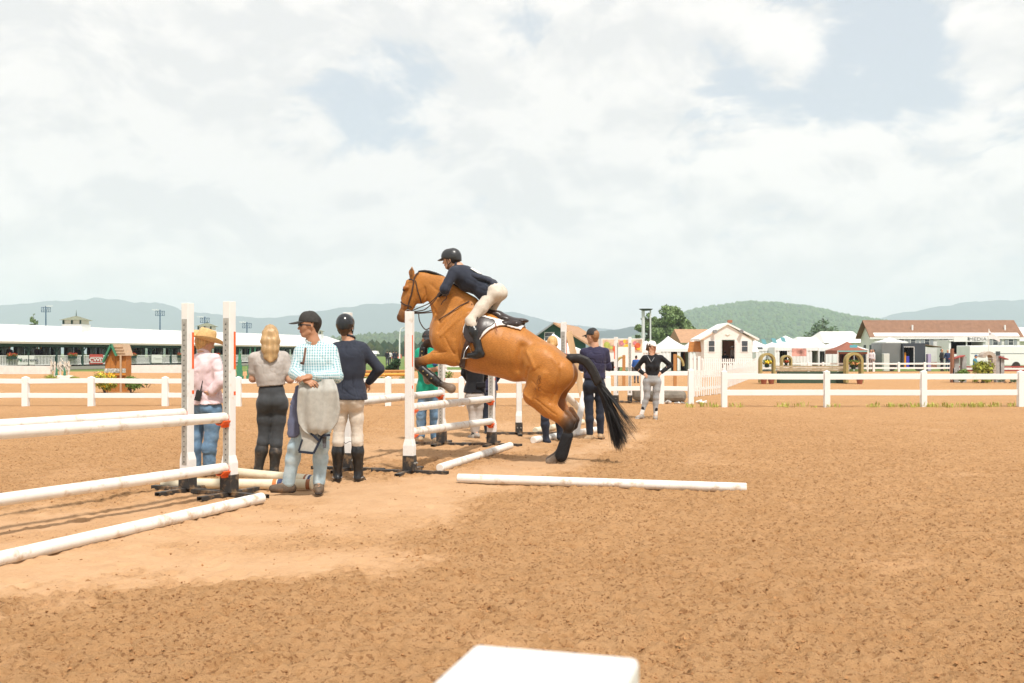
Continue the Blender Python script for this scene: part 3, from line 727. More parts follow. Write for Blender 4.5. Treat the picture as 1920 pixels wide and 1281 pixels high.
        for a_, b_ in zip(P_[:-1], P_[1:]):
            e_ = b_ - a_; t_ = np.clip(((SX - a_[0]) * e_[0] + (SZ - a_[1]) * e_[1]) / (e_ @ e_), 0, 1)
            d2 = np.minimum(d2, (SX - a_[0] - t_ * e_[0]) ** 2 + (SZ - a_[1] - t_ * e_[1]) ** 2)
        dv_ += dp * np.exp(-d2 / wd ** 2)
    V = V + N * (1.15 * dv_ * face)[:, None]
    m = .5 + .5 * vn(V[:, 0] * 3, V[:, 1] * 3, V[:, 2] * 3, s=8)
    C = C * (.84 + .30 * m)[:, None]; m2 = vn(V[:, 0] * 8, V[:, 1] * 8, V[:, 2] * 8, s=18); C = C * (1 + .10 * m2)[:, None]
    dap = vn(V[:, 0] * 16, V[:, 1] * 16, V[:, 2] * 16, s=14); body_w = np.clip((V[:, 2] - .75) / .3, 0, 1); C = C * (1 + .05 * dap * body_w)[:, None]
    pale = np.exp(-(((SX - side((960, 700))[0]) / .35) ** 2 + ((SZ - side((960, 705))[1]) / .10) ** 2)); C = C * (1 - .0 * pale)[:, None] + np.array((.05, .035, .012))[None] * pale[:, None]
    coat = bpy.data.materials.new('horse_coat'); coat.use_nodes = True; nt = coat.node_tree; b = nt.nodes['Principled BSDF']
    col = nod(nt, 'ShaderNodeAttribute', attribute_name='Col').outputs['Color']
    tc = nod(nt, 'ShaderNodeTexCoord')
    mp = nod(nt, 'ShaderNodeMapping', {0: tc.outputs['Object'], 2: (0, R(20), 0), 3: (14, 30, 60)})
    n = nod(nt, 'ShaderNodeTexNoise', {'Vector': mp.outputs[0], 'Scale': 3.0, 'Detail': 5}).outputs[0]
    cc = nod(nt, 'ShaderNodeVectorMath', {0: col, 'Scale': smooth(nt, n, .3, .7, .80, 1.18)}, operation='SCALE').outputs[0]
    nt.links.new(cc, b.inputs['Base Color'])
    b.inputs['Roughness'].default_value = .48; b.inputs['Specular IOR Level'].default_value = .30
    b.inputs['Sheen Weight'].default_value = .12; b.inputs['Sheen Roughness'].default_value = .35
    bp = nod(nt, 'ShaderNodeBump', {'Height': n, 'Strength': .25, 'Distance': .004}); nt.links.new(bp.outputs[0], b.inputs['Normal'])
    body = mesh_np('body', V, Q, coat, t, colors=C)
    # eye
    em = pm('horse_eye', (.012, .008, .006), .08, .6)
    for L in (-1, 1):
        e = MB(); e.ico(HP(760.6, 544, L * .060), .0205, sub=2); e.build('eye', em, t, smooth=True)
    # brand on the thigh
    bm = pm('brand_hair', (.20, .075, .02), .6, .2); q = MB()
    def near(px, py):
        p = HP(px, py, -.02); ray = Vector(p) - Vector((0, 0, CAM_H)); ray.normalize(); k = V - np.array((0, 0, CAM_H)); r = np.array(ray)
        dd = np.linalg.norm(k - (k @ r)[:, None] * r, axis=1); i = np.where(dd < .014)[0]
        if not len(i): return Vector(p)
        j = i[np.argmin(k[i] @ r)]; return Vector((0, 0, CAM_H)) + ray * float(k[j] @ r - .004)
    def stroke(pts, r=.0034): q.tube([near(*p) for p in pts], r, n=6)
    for cx, cy_, rx, ry in ((1010.5, 716, 3.0, 4.2), (1012, 707.5, 2.6, 3.2)):
        stroke([(cx + rx * math.cos(a), cy_ + ry * math.sin(a)) for a in np.linspace(0, 2 * math.pi, 13)])
    stroke([(1004, 727), (1005, 731)], .005); stroke([(1010, 727), (1015, 725)]); stroke([(1010, 727), (1011, 733), (1016, 732)])
    q.build('brand_mark', bm, t, smooth=True)
    # wraps and boots on the legs
    wrap = pm('black_leg_wrap', (.014, .014, .016), .75, .25, (40, .3), (70, .4, .003))
    boot = pm('black_leather_boot', (.016, .015, .015), .38, .4, (20, .3), (30, .3, .003), dirt=((.30, .17, .08), 9, .62, .75, .5))
    for L in (-1, 1):
        dx = 0 if L < 0 else -5; q = SDF(); n = 9
        for k in range(n):
            f0, f1 = k / n, (k + .75) / n
            p0 = HP(1066 + dx - 11 * f0, 818 + 36 * f0, L * .12); p1 = HP(1066 + dx - 11 * f1, 818 + 36 * f1, L * .12)
            q.cap(p0, p1, (10.6 + 1.4 * f0 ** 2) * PX, (10.4 + 1.4 * f1 ** 2) * PX, w=w, k=.88, sm=.006)
        sdf_obj('leg_wrap', q, .007, wrap, t)
    for (a, b2, la, lb) in (((799, 692), (827, 717), -.155, -.14), ((787, 655), (786, 682), .15, .15)):
        q = SDF(); pa, pb = HP(*a, la), HP(*b2, lb)
        q.cap(pa, pa + (pb - pa) * .65, 8.2 * PX, 8.8 * PX, w=w, k=.9, sm=.01); q.cap(pa + (pb - pa) * .65, pb, 9.6 * PX, 8.4 * PX, w=w, k=.9, sm=.01)
        o = sdf_obj('tendon_boot', q, .007, boot, t)
        st = MB(); brass = pm('brass', (.45, .33, .15), .35, .5, metal=.8)
        for f in (.15, .42, .68): p = pa + (pb - pa) * f - HN * (8.2 * PX * .9 + .004); st.ico(Vector(p) + Vector((0, -.004, 0)), .011)
        st.build('buckle', brass, o)
    # bell of hair: mane plaited along the crest
    mane = pm('black_hair', (.016, .013, .012), .5, .35, (60, .4), (90, .5, .004))
    crest = [(786, 510), (796, 509), (806, 510), (818, 513.5), (830, 519), (842, 527), (854, 537), (866, 548), (876, 558)]
    q = SDF()
    for i in range(len(crest) - 1):
        for f in np.linspace(0, 1, 4)[:-1]:
            x = crest[i][0] + (crest[i + 1][0] - crest[i][0]) * f; y = crest[i][1] + (crest[i + 1][1] - crest[i][1]) * f
            q.cap(HP(x, y - .3, 0), HP(x + 1, y + 4, .045), 2.7 * PX, 2.0 * PX, sm=.012)
    sdf_obj('mane', q, .008, mane, t)
    # tail: bound dock, then loose hair
    tl = thing_part('tail', t)
    q = SDF(); dk = [(1070, 673), (1084, 672), (1098, 677), (1108, 689), (1115, 702), (1121, 715)]; rs = [9.5, 8.3, 7.2, 6.6, 6.2, 5.6]
    for i in range(5): q.cap(HP(*dk[i], .0), HP(*dk[i + 1], .0), rs[i] * PX, rs[i + 1] * PX, sm=.015)
    for k in range(22):
        f = .5 + k * .22; i = min(int(f), 4); g = f - i
        if i >= 5: break
        x = dk[i][0] + (dk[i + 1][0] - dk[i][0]) * g; y = dk[i][1] + (dk[i + 1][1] - dk[i][1]) * g
        q.cap(HP(x - 3, y + 3, -.02), HP(x + 3, y - 3, -.02), 4.6 * PX, 4.6 * PX, sm=.01)
    sdf_obj('dock', q, .008, mane, tl)
    hair = MB(); rd = random.Random(4)
    def strand(tip, mid, spread, r):
        p0 = Vector(HP(1121 + rd.uniform(-4.5, 4.5), 713 + rd.uniform(-3, 4), rd.uniform(-.03, .03)))
        p1 = Vector(HP(mid[0] + rd.gauss(0, spread * .6), mid[1] + rd.gauss(0, 4), rd.gauss(0, .045)))
        p2 = Vector(HP(tip[0] + rd.gauss(0, spread), tip[1] + rd.gauss(0, spread * 1.3), rd.gauss(0, .06)))
        pts = []
        for k in range(9):
            u = k / 8; pts.append((p0 * (1 - u) ** 2 + p1 * 2 * u * (1 - u) + p2 * u * u) + Vector((math.sin(u * 7 + p0.x * 90) * .004 * u, 0, 0)))
        hair.tube(pts, [r * rd.uniform(.7, 1.2) * (1.0 if u < 5 else max(.12, 1 - (u - 4) / 4.2)) for u in range(9)], n=4)
    for _ in range(330):
        f = rd.random(); tip = (1150 + 27 * f, 834 + 8 * math.sin(f * 3.1) - 22 * max(0, f - .55) * 1.8 - 22 * max(0, .25 - f)); strand(tip, (1137 + 13 * f, 768 + 5 * f), 3.0, .0046)
    for _ in range(70): strand((1156 + rd.random() * 5, 839), (1141, 778), 2.5, .0048)
    for _ in range(60): f = rd.random(); strand((1170 + 6 * f, 831), (1146, 770), 2.0, .0040)
    for _ in range(60): f = rd.random(); strand((1184 + 15 * f, 813 - 5 * f), (1150, 746), 1.8, .0026)
    for _ in range(40): f = rd.random(); strand((1172 + 22 * f, 824), (1148, 765), 4, .0022)
    hair.build('tail_hair', pm('tail_hair_black', (.013, .011, .011), .42, .4), tl, smooth=True)
    return t, V
def thing_part(name, parent):
    o = bpy.data.objects.new(name, None); COL.objects.link(o); o.parent = parent; o.empty_display_size = .05; return o
HORSE, HV = horse()
def hsurf(px, py, lift=.006, side=-1, lat=None):
    """point on the horse's near surface seen at a pixel of the side view"""
    o = np.array((0, 0, CAM_H)); ray = np.array(at(px, py, hd(px))) - o; ray /= np.linalg.norm(ray); k = HV - o; t = k @ ray
    dd = np.linalg.norm(k - t[:, None] * ray, axis=1); i = np.where(dd < .016)[0]
    if not len(i): return Vector(HP(px, py, 0 if lat is None else lat))
    j = i[np.argmin(t[i])]; return Vector(o + ray * (t[j] - lift))
# ================================================================== PEOPLE
def v3(*a): return np.array(a, float)
def nrm(v): v = np.array(v, float); return v / (np.linalg.norm(v) + 1e-12)
UP = v3(0, 0, 1)
SKIN = (.56, .31, .20); SKIN_T = (.42, .215, .125); LIP = (.46, .20, .15); DARKH = (.03, .02, .015)
def cloth_mat(name, c, rough=.85, bump=(160, .25, .002), var=(25, .10), sheen=.15, spec=.2): return pm(name, c, rough, spec, var, bump, sheen=sheen)
SKIN_M = pm('skin', SKIN, .5, .35, (30, .06), (120, .15, .001), attr=True)
def head_prims(S, c, f, u, k=1.0, neck=None, hairline=False):
    """head and face; colours: 0 skin, 1 lips, 2 dark lashes, 3 stubble"""
    f = nrm(f); u = nrm(np.array(u) - f * (np.array(u) @ f)); r = np.cross(f, u)
    def P(a, b, d): return c + (f * a + u * b + r * d) * k
    def q(a, b, ra, rb=None, sm=.02, w=None, kk=1, col=0): S.cap(a, b, ra * k, (rb if rb is not None else ra) * k, w=w, k=kk, sm=sm * k, c=col)
    q(P(-.028, .030, 0), P(.018, .036, 0), .080, .078, .03, r, .90)
    q(P(.032, .010, 0), P(.040, -.050, 0), .056, .042, .03)
    q(P(.058, -.088, -.010), P(.058, -.088, .010), .020, .020, .025)             # chin
    for s_ in (-1, 1):
        q(P(.010, -.060, s_ * .044), P(.050, -.086, s_ * .016), .020, .018, .03)   # jaw
        q(P(.056, -.018, s_ * .036), P(.060, -.026, s_ * .034), .022, .02, .03)     # cheek
        q(P(.078, .026, s_ * .012), P(.068, .028, s_ * .045), .0105, .010, .015)   # brow
        q(P(-.006, -.006, s_ * .074), P(-.010, -.030, s_ * .071), .016, .009, .006, f, .75)   # ear
        q(P(.078, .010, s_ * .031), P(.077, .010, s_ * .035), .0085, .0085, .006, None, 1, 2)  # eye under lid
        q(P(.094, -.028, s_ * .009), P(.092, -.029, s_ * .010), .0075, .007, .008)
    q(P(.082, .012, 0), P(.106, -.026, 0), .0085, .0115, .012)                    # nose
    q(P(.086, -.052, -.014), P(.086, -.052, .014), .0085, .0085, .008, None, 1, 1)
    q(P(.083, -.062, -.011), P(.083, -.062, .011), .0085, .0085, .008, None, 1, 1)
    if neck is not None: q(P(-.018, -.045, 0), neck, .054, .058, .03)
def hand_prims(S, wr, d, n, side=1, curl=.5, k=1.0, sm=.008):
    d = nrm(d); n = nrm(np.array(n) - d * (np.array(n) @ d)); t = np.cross(d, n) * side
    S.cap(wr, wr + d * .03 * k, .026 * k, .026 * k, w=n, k=.75, sm=.015)
    S.cap(wr + d * .035 * k + t * .008 * k, wr + d * .078 * k + t * .012 * k, .026 * k, .022 * k, w=n, k=.5, sm=.015)
    S.cap(wr + d * .035 * k - t * .010 * k, wr + d * .075 * k - t * .014 * k, .024 * k, .020 * k, w=n, k=.5, sm=.015)
    for i, L in enumerate((.072, .080, .074, .058)):
        b = wr + d * (.088 - .004 * abs(i - 1)) * k + t * (.031 - .0205 * i) * k; a = curl * (.85 + .12 * i)
        m1 = b + (d * math.cos(a * .6) + n * math.sin(a * .6) + t * (.08 - .05 * i)) * L * .5 * k
        m2 = m1 + (d * math.cos(a * 1.5) + n * math.sin(a * 1.5)) * L * .5 * k
        S.cap(b, m1, .0092 * k, .0085 * k, sm=sm); S.cap(m1, m2, .0085 * k, .0070 * k, sm=.004)
    b = wr + d * .025 * k + t * .026 * k; m1 = b + (t * .75 + d * .65 + n * .25) * .038 * k; m2 = m1 + (d * .9 + t * .15 + n * .35) * .030 * k
    S.cap(b, m1, .0125 * k, .0105 * k, sm=.014); S.cap(m1, m2, .0100 * k, .0080 * k, sm=.004)
def person(label, J, face, chest, top, legs, shoes, hat=None, hair=None, skin=SKIN, k=1.0, fem=False, wide=1.0, group=None, h=.0065, hands=None, belt=None, extras=None, feet=True, hip_k=1.0, seat=1.0):
    """J: joints head, neck, sh, el, wr, hip, kn, an, toe (pairs: image-left, image-right)."""
    J = {a: ([np.array(x, float) for x in b] if isinstance(b, (list, tuple)) and len(b) == 2 and np.ndim(b[0]) > 0 else np.array(b, float)) for a, b in J.items()}
    an = J['an']; base = (float((an[0][0] + an[1][0]) / 2), float((an[0][1] + an[1][1]) / 2), float(min(an[0][2], an[1][2]) - .09))
    t = thing('person', label, 'person', base, group=group)
    ch = nrm(chest); sh, el, wr, hip, kn = J['sh'], J['el'], J['wr'], J['hip'], J['kn']
    ms = (sh[0] + sh[1]) / 2; mh = (hip[0] + hip[1]) / 2; sp = nrm(ms - mh); sd = nrm(sh[1] - sh[0]); hs = nrm(hip[1] - hip[0])
    bf = nrm(np.cross(sd, sp)); bf = bf if bf @ ch > 0 else -bf
    neck = J.get('neck', ms + sp * .035); back = -bf
    L = np.linalg.norm(ms - mh)
    def torso(S, o=0.0, sm=.05, low=True, c=0):
        wd = np.linalg.norm(sh[1] - sh[0])
        S.cap(sh[0] + (sh[1] - sh[0]) * .10 - sp * .012, sh[1] + (sh[0] - sh[1]) * .10 - sp * .012, (.058 + o) * k, (.058 + o) * k, sm=sm, c=c)
        S.cap(ms + sp * .01 * k, ms - sp * .08 * k, (.075 + o) * k, (.10 + o) * k, w=sd, k=1.35, sm=sm, c=c)
        S.cap(ms - sp * .10 * k, ms - sp * .23 * k, (.112 * wide + o) * k, (.106 * wide + o) * k, w=sd, k=1.28, sm=sm, c=c)
        wz = .092 if fem else .103
        S.cap(ms - sp * .23 * k, mh + sp * .13 * k, (.104 * wide + o) * k, (wz * wide + o) * k, w=sd, k=1.22, sm=sm, c=c)
        if low: S.cap(mh + sp * .13 * k, mh + sp * .03 * k, (wz * wide + o) * k, (.108 * wide + o) * k, w=hs, k=1.22 * hip_k, sm=sm, c=c)
        for s_ in (-1, 1):
            if fem: S.cap(ms - sp * .165 * k + bf * .075 * k + sd * s_ * .062 * k, ms - sp * .185 * k + bf * .085 * k + sd * s_ * .066 * k, (.050 + o) * k, (.052 + o) * k, sm=.04, c=c)
            S.cap(ms - sp * .06 * k + back * .045 * k + sd * s_ * .075 * k, ms - sp * .16 * k + back * .05 * k + sd * s_ * .07 * k, (.055 + o) * k, (.05 + o) * k, sm=.04, c=c)
    def pelvis(S, o=0.0, c=0):
        S.cap(mh + sp * .09 * k, mh + sp * .01 * k, (.098 * wide + o) * k, (.108 * wide + o) * k, w=hs, k=1.25 * hip_k, sm=.05, c=c)
        for i in (0, 1):
            S.cap(hip[i] + back * .055 * k * seat - sp * .01 * k + (mh - hip[i]) * .12, hip[i] + back * .040 * k * seat - sp * .05 * k, (.078 * seat + o) * k, (.075 * seat + o) * k, sm=.035, c=c)
    def leg(S, i, r, end=1.0, o=0.0, c=0, sm=.03):
        a = J['an'][i]; K = kn[i]; T = hip[i] - sp * .02 * k; ax = a - K
        S.cap(T, (T + K) / 2, r[0] * k + o, (r[0] * .55 + r[1] * .45) * k + o, sm=sm, c=c); S.cap((T + K) / 2, K, (r[0] * .55 + r[1] * .45) * k + o, r[1] * k + o, sm=sm, c=c)
        cal = back * .018 * k
        S.cap(K, K + ax * .35 * end + cal, r[1] * k + o, (r[1] * 1.02) * k + o, sm=sm, c=c); S.cap(K + ax * .35 * end + cal, K + ax * end, r[1] * 1.02 * k + o, r[2] * k + o, sm=sm, c=c)
    # ---- body: one continuous surface
    S = SDF(); head_prims(S, J['head'], face, J.get('hup', UP), J.get('hk', k), neck)
    S.cap(neck, ms - sp * .03, .058 * k, .075 * k, sm=.04)
    torso(S, -.012); pelvis(S, -.012)
    for i in (0, 1):
        S.cap(sh[i], el[i], .046 * k, .038 * k, sm=.03); S.cap(el[i], el[i] + (wr[i] - el[i]) * .4, .039 * k, .038 * k, sm=.03); S.cap(el[i] + (wr[i] - el[i]) * .4, wr[i], .038 * k, .027 * k, sm=.03)
        if hands is not False:
            hh = (hands or {}).get(i); fd = nrm(wr[i] - el[i])
            if hh: hand_prims(S, wr[i], hh[0], hh[1], hh[2], hh[3], k)
            elif hh is None: hand_prims(S, wr[i], fd, -bf if abs(fd @ bf) < .9 else UP, 1 if i == 0 else -1, .5, k)
        leg(S, i, (.068, .045, .032))
        S.cap(J['an'][i], J['toe'][i], .03 * k, .024 * k, sm=.02)
    V, Q = S.mesh(h); V = relax(V, Q, 1)
    lip = tuple(np.array(skin) * (.85, .65, .7)); C = S.paint(V, [skin, lip, (.05, .03, .022), tuple(np.array(skin) * .6)], .004)
    mesh_np('body', V, Q, SKIN_M, t, colors=C)
    hc = max(h, .0075)
    # ---- legs
    lr = legs.get('r', (.084, .054, .040)); S = SDF(); pelvis(S, legs.get('o', .008)); end = legs.get('end', .93)
    for i in (0, 1): leg(S, i, lr, end, legs.get('lo', .0))
    wz = mh + sp * legs.get('waist', .145) * k
    S.cap(mh + sp * .10 * k, wz - sp * .04 * k, (.094 * wide + .008) * k, ((.090 if fem else .099) * wide + .010) * k, w=hs, k=1.24, sm=.04); S.cut(sp, wz)
    o = sdf_obj('trousers' if not legs.get('name') else legs['name'], S, hc, legs['m'], t, amp=legs.get('amp', .003), sc=legs.get('sc', (7, 7, 9)), seed=legs.get('seed', 3))
    if belt:
        q = SDF(); q.cap(wz - sp * .018 * k, wz - sp * .020 * k, ((.090 if fem else .099) * wide + .016) * k, None, w=hs, k=1.24, sm=0); q.cut(sp, wz - sp * .002); q.cut(-sp, wz - sp * .036)
        sdf_obj('belt', q, hc, belt, t)
    # ---- top
    S = SDF(); o_ = top.get('o', .008); torso(S, o_, low=True); fl = top.get('sleeve', 1.0); ar = top.get('ar', (.060, .052, .042))
    for i in (0, 1):
        e, wv = el[i], wr[i]
        if fl > .5:
            S.cap(sh[i], e, ar[0] * k, ar[1] * k, sm=.035); f = (fl - .5) * 2 * .92; S.cap(e, e + (wv - e) * f, ar[1] * k, (ar[1] + (ar[2] - ar[1]) * f) * k, sm=.02)
        else: S.cap(sh[i], sh[i] + (e - sh[i]) * fl * 2, (ar[0] + .004) * k, (ar[1] + .010) * k, sm=.035)
    hem = top.get('hem', .10)
    if hem < .10:
        fl_ = top.get('flare', .0)
        S.cap(mh + sp * .08 * k, mh + sp * (hem - .05) * k, (.112 * wide + o_ + .004) * k, (.118 * wide + o_ + .006 + fl_) * k, w=hs, k=1.26 * hip_k, sm=.05)
        for i in (0, 1): S.cap(hip[i] + back * .05 * k * seat, hip[i] + back * .05 * k * seat - sp * .05 * k, (.082 * seat + o_) * k, (.084 * seat + o_ + fl_) * k, sm=.04)
    S.cut(-nrm(sp + bf * top.get('tilt', 0)), mh + sp * hem * k)
    if top.get('collar'): S.chain([neck + (bf * math.cos(a) * .058 + sd * math.sin(a) * .066 + sp * (.026 - .028 * math.cos(a))) * k for a in np.linspace(.5, 2 * math.pi - .5, 13)], [.0105 * k] * 13, sm=.012)
    sdf_obj(top.get('name', 'shirt'), S, hc, top['m'], t, amp=top.get('amp', .005), sc=top.get('sc', (9, 9, 7)), seed=top.get('seed', 5), uv=top.get('uv') and (lambda V_: top['uv'](V_, S, sd, sp, sh, el, wr)))
    # ---- shoes
    if feet:
        for i in (0, 1):
            a, to = J['an'][i], J['toe'][i]; fd = nrm(to - a); gz_ = a[2] - .085 * k if 'ground' not in J else 0; q = SDF(); st = shoes.get('type', 'shoe'); fw = shoes.get('w', 1.0)
            heel = a - fd * .035 * k; heel[2] = a[2] - .045 * k
            tip = to.copy(); flat = nrm(v3(fd[0], fd[1], 0)) if abs(fd[2]) < .9 else bf; slant = nrm(tip - heel)
            q.cap(heel, heel + (tip - heel) * .55, .040 * k * fw, .044 * k * fw, sm=.02); q.cap(heel + (tip - heel) * .55, tip, .044 * k * fw, .032 * k * fw, sm=.02); q.cap(a, heel + (tip - heel) * .35, .042 * k, .040 * k, sm=.03)
            if st == 'tall':
                K = kn[i]; ax = a - K; q.cap(K + ax * .10, K + ax * .42 + back * .016 * k, .063 * k, .066 * k, sm=.03); q.cap(K + ax * .42 + back * .016 * k, a, .066 * k, .046 * k, sm=.03); q.cut(-nrm(ax) + back * .12, K + ax * .10)
            elif st == 'ankle': ax = nrm(kn[i] - a); q.cap(a, a + ax * .09 * k, .047 * k, .052 * k, sm=.02)
            q.cut(v3(0, 0, -1), v3(0, 0, a[2] - .088 * k)) if shoes.get('level', True) else None
            so = sdf_obj('boot' if st != 'shoe' else 'shoe', q, hc, shoes['m'], t, amp=shoes.get('amp', .002), sc=(12, 12, 16), seed=9 + i)
            if shoes.get('sole') is not None:
                z0 = a[2] - .088 * k; q = SDF(); q.cap(heel, tip, .046 * k * fw, .040 * k * fw, sm=.02); q.cut(v3(0, 0, -1), v3(0, 0, z0 - .006)); q.cut(v3(0, 0, 1), v3(0, 0, z0 + .018)); sdf_obj('sole', q, hc, shoes['sole'], so)
            if shoes.get('sock') is not None:
                ax = nrm(kn[i] - a); q = SDF(); q.cap(a, a + ax * .09 * k, .043 * k, .045 * k, sm=.02); sdf_obj('sock', q, hc, shoes['sock'], t, amp=.002)
    f = nrm(face); hup = np.array(J.get('hup', UP), float); u = nrm(hup - f * (hup @ f)); r = np.cross(f, u); c = J['head']; hk = J.get('hk', k)
    def P(a, b, d): return c + (f * a + u * b + r * d) * hk
    if hair: hair(t, P, f, u, r, hk, hc)
    if hat: hat(t, P, f, u, r, hk, hc)
    if extras: extras(t, P, dict(sp=sp, sd=sd, bf=bf, ms=ms, mh=mh, k=k, J=J, wz=wz))
    return t
# ------------------------------------------------------------------ hats and hair
def cap_hat(m, m2=None, logo=None):
    def go(t, P, f, u, r, k, h):
        q = SDF(); q.cap(P(-.028, .038, 0), P(.020, .044, 0), .088 * k, .084 * k, w=r, k=.93, sm=.02); q.cap(P(.030, .095, 0), P(-.02, .098, 0), .042 * k, .046 * k, sm=.04); q.cut(-u + f * .10, P(0, .034, 0))
        o = sdf_obj('cap', q, h * .8, m, t)
        q = SDF(); q.cap(P(.075, .040, -.030), P(.160, .022, -.018), .040 * k, .036 * k, w=u, k=.13, sm=.01); q.cap(P(.075, .040, .030), P(.160, .022, .018), .040 * k, .036 * k, w=u, k=.13, sm=.01); q.cap(P(.07, .043, 0), P(.165, .026, 0), .045 * k, .037 * k, w=u, k=.15, sm=.02)
        sdf_obj('cap_brim', q, .0055, m2 or m, o)
        MB().ico(Vector(P(-.005, .143 if True else 0, 0)), .007 * k, sub=1).build('cap_button', m, o, smooth=True)
        if logo:
            for a, cc in ((-.030, (.05, .22, .10)), (-.010, (.7, .7, .7)), (.010, (.7, .7, .7)), (.028, (.6, .10, .05))):
                q = MB(); q.box(Vector(P(.0895 - abs(a) * .30, .083, a)), (.016 * k, .008 * k, .024 * k)); q.build('cap_patch', pm('patch_%d' % int(cc[0] * 1000), cc, .7), o)
    return go
def helmet(m, strap):
    def go(t, P, f, u, r, k, h):
        q = SDF(); q.cap(P(-.030, .045, 0), P(.022, .048, 0), .108 * k, .102 * k, w=r, k=.90, sm=.02); q.cap(P(-.05, .01, 0), P(-.06, -.01, 0), .082 * k, .076 * k, w=r, k=.95, sm=.03); q.cut(-u + f * .22, P(-.02, -.004, 0))
        o = sdf_obj('helmet_shell', q, h * .85, m, t)
        q = SDF(); q.cap(P(.070, .030, -.035), P(.138, .012, -.016), .044 * k, .034 * k, w=u, k=.15, sm=.01); q.cap(P(.070, .030, .035), P(.138, .012, .016), .044 * k, .034 * k, w=u, k=.15, sm=.01); q.cap(P(.07, .032, 0), P(.142, .014, 0), .05 * k, .036 * k, w=u, k=.17, sm=.02)
        sdf_obj('helmet_brim', q, .0055, m, o)
        s = MB()
        for e in (-1, 1):
            s.tube([Vector(P(.040, .03, e * .082)), Vector(P(.034, -.02, e * .082)), Vector(P(.028, -.065, e * .070)), Vector(P(.045, -.105, e * .035)), Vector(P(.05, -.116, 0))], .0075 * k, n=6, flat=.5)
            s.tube([Vector(P(-.075, .01, e * .060)), Vector(P(-.03, -.03, e * .078)), Vector(P(.025, -.068, e * .072))], .0075 * k, n=6, flat=.5)
        s.build('chin_strap', strap, o, smooth=True)
        piping = MB(); piping.tube([Vector(P(-.02 + .098 * math.cos(a), .036 + .016 * math.cos(a), .098 * math.sin(a))) for a in np.linspace(-2.6, 2.6, 24)], .004 * k, n=5); 
    return go
def short_hair(m):
    def go(t, P, f, u, r, k, h):
        q = SDF(); q.cap(P(-.040, .035, 0), P(-.010, .045, 0), .083 * k, .080 * k, w=r, k=.9, sm=.02); q.cap(P(-.058, -.01, 0), P(-.050, -.055, 0), .048 * k, .036 * k, w=r, k=1.25, sm=.02); q.cut(f - u * .35, P(.010, .0, 0))
        sdf_obj('hair', q, h, m, t, amp=.003, sc=(40, 40, 12))
    return go
def bun_hair(m, bun=True):
    def go(t, P, f, u, r, k, h):
        q = SDF(); q.cap(P(-.036, .030, 0), P(-.006, .042, 0), .090 * k, .086 * k, w=r, k=.93, sm=.02); q.cap(P(-.05, -.02, 0), P(-.05, -.06, 0), .06 * k, .04 * k, w=r, k=1.2, sm=.03); q.cut(f - u * .5, P(.03, .02, 0))
        if bun: q.cap(P(-.105, -.02, 0), P(-.11, -.03, 0), .038 * k, .036 * k, sm=.02)
        sdf_obj('hair', q, h, m, t, amp=.003, sc=(50, 50, 14))
    return go
# ------------------------------------------------------------------ shared materials
BLK_CLOTH = cloth_mat('black_cloth', (.016, .016, .019)); NAVY = cloth_mat('navy_wool', (.030, .035, .052), .8); BEIGE = cloth_mat('beige_breeches', (.60, .53, .45), .8, (90, .2, .002))
GREYT = cloth_mat('heather_grey_tee', (.44, .40, .37)); CHAR = cloth_mat('charcoal_breeches', (.055, .058, .062)); PINK = cloth_mat('pale_pink_shirt', (.72, .56, .58), .8); GREYL = cloth_mat('grey_leggings', (.33, .34, .35))
WHT = cloth_mat('white_cloth', (.74, .73, .71)); GREEN = cloth_mat('green_tee', (.015, .30, .19)); NAVYP = cloth_mat('navy_polo', (.034, .032, .066)); NAVYT = cloth_mat('navy_trousers', (.022, .027, .042))
DENIM = pm('blue_denim', (.13, .22, .33), .85, .2, (14, .28), (200, .4, .002), sheen=.1, dirt=((.30, .40, .50), 5, .5, .7, .6))
DENIM_L = pm('light_denim', (.36, .47, .53), .85, .2, (12, .18), (200, .4, .002), sheen=.1, dirt=((.52, .58, .60), 6, .48, .68, .6))
BOOT_B = pm('black_boot_leather', (.013, .013, .014), .30, .5, (14, .3), (25, .25, .003), dirt=((.22, .14, .08), 8, .62, .80, .35))
BOOT_DUST = pm('dusty_black_boot', (.030, .028, .027), .42, .45, (14, .3), (25, .25, .003), dirt=((.28, .19, .12), 7, .5, .72, .5))
BOOT_BR = pm('brown_boot', (.115, .085, .062), .75, .25, (18, .3), (60, .4, .004), dirt=((.34, .22, .13), 10, .5, .7, .6))
SHOE_G = pm('grey_shoe', (.33, .30, .27), .8, .2, (20, .2), None, dirt=((.40, .27, .16), 10, .5, .7, .5)); SHOE_T = pm('tan_shoe', (.42, .30, .19), .8, .2, (20, .2)); RUBBER = pm('sole_rubber', (.05, .04, .035), .8, .2)
HELM = pm('helmet_shell_black', (.030, .031, .034), .33, .5, (40, .15)); HELM_G = pm('helmet_gloss', (.018, .019, .022), .22, .5); STRAP = pm('helmet_strap', (.012, .012, .013), .7, .2)
CAPB = pm('dark_grey_cap', (.040, .040, .042), .8, .2, (60, .2), (160, .3, .002)); CAPD = pm('charcoal_cap', (.045, .042, .040), .8, .2, (60, .2), (160, .3, .002)); CAPW = pm('white_cap', (.76, .72, .70), .8, .2)
HAIR_BR = pm('brown_hair', (.09, .05, .028), .45, .4, (60, .4), (90, .5, .004)); HAIR_D = pm('dark_hair', (.018, .013, .011), .45, .4, (60, .4), (90, .5, .004)); HAIR_BL = pm('blond_hair', (.55, .33, .13), .42, .4, (1.2, .35), (5, .6, .004), stretch=(60, 60, 4))
BELT_B = pm('black_belt', (.014, .014, .016), .45, .4); BELT_P = pm('patterned_belt', (.16, .15, .18), .6, .3, (60, .8))
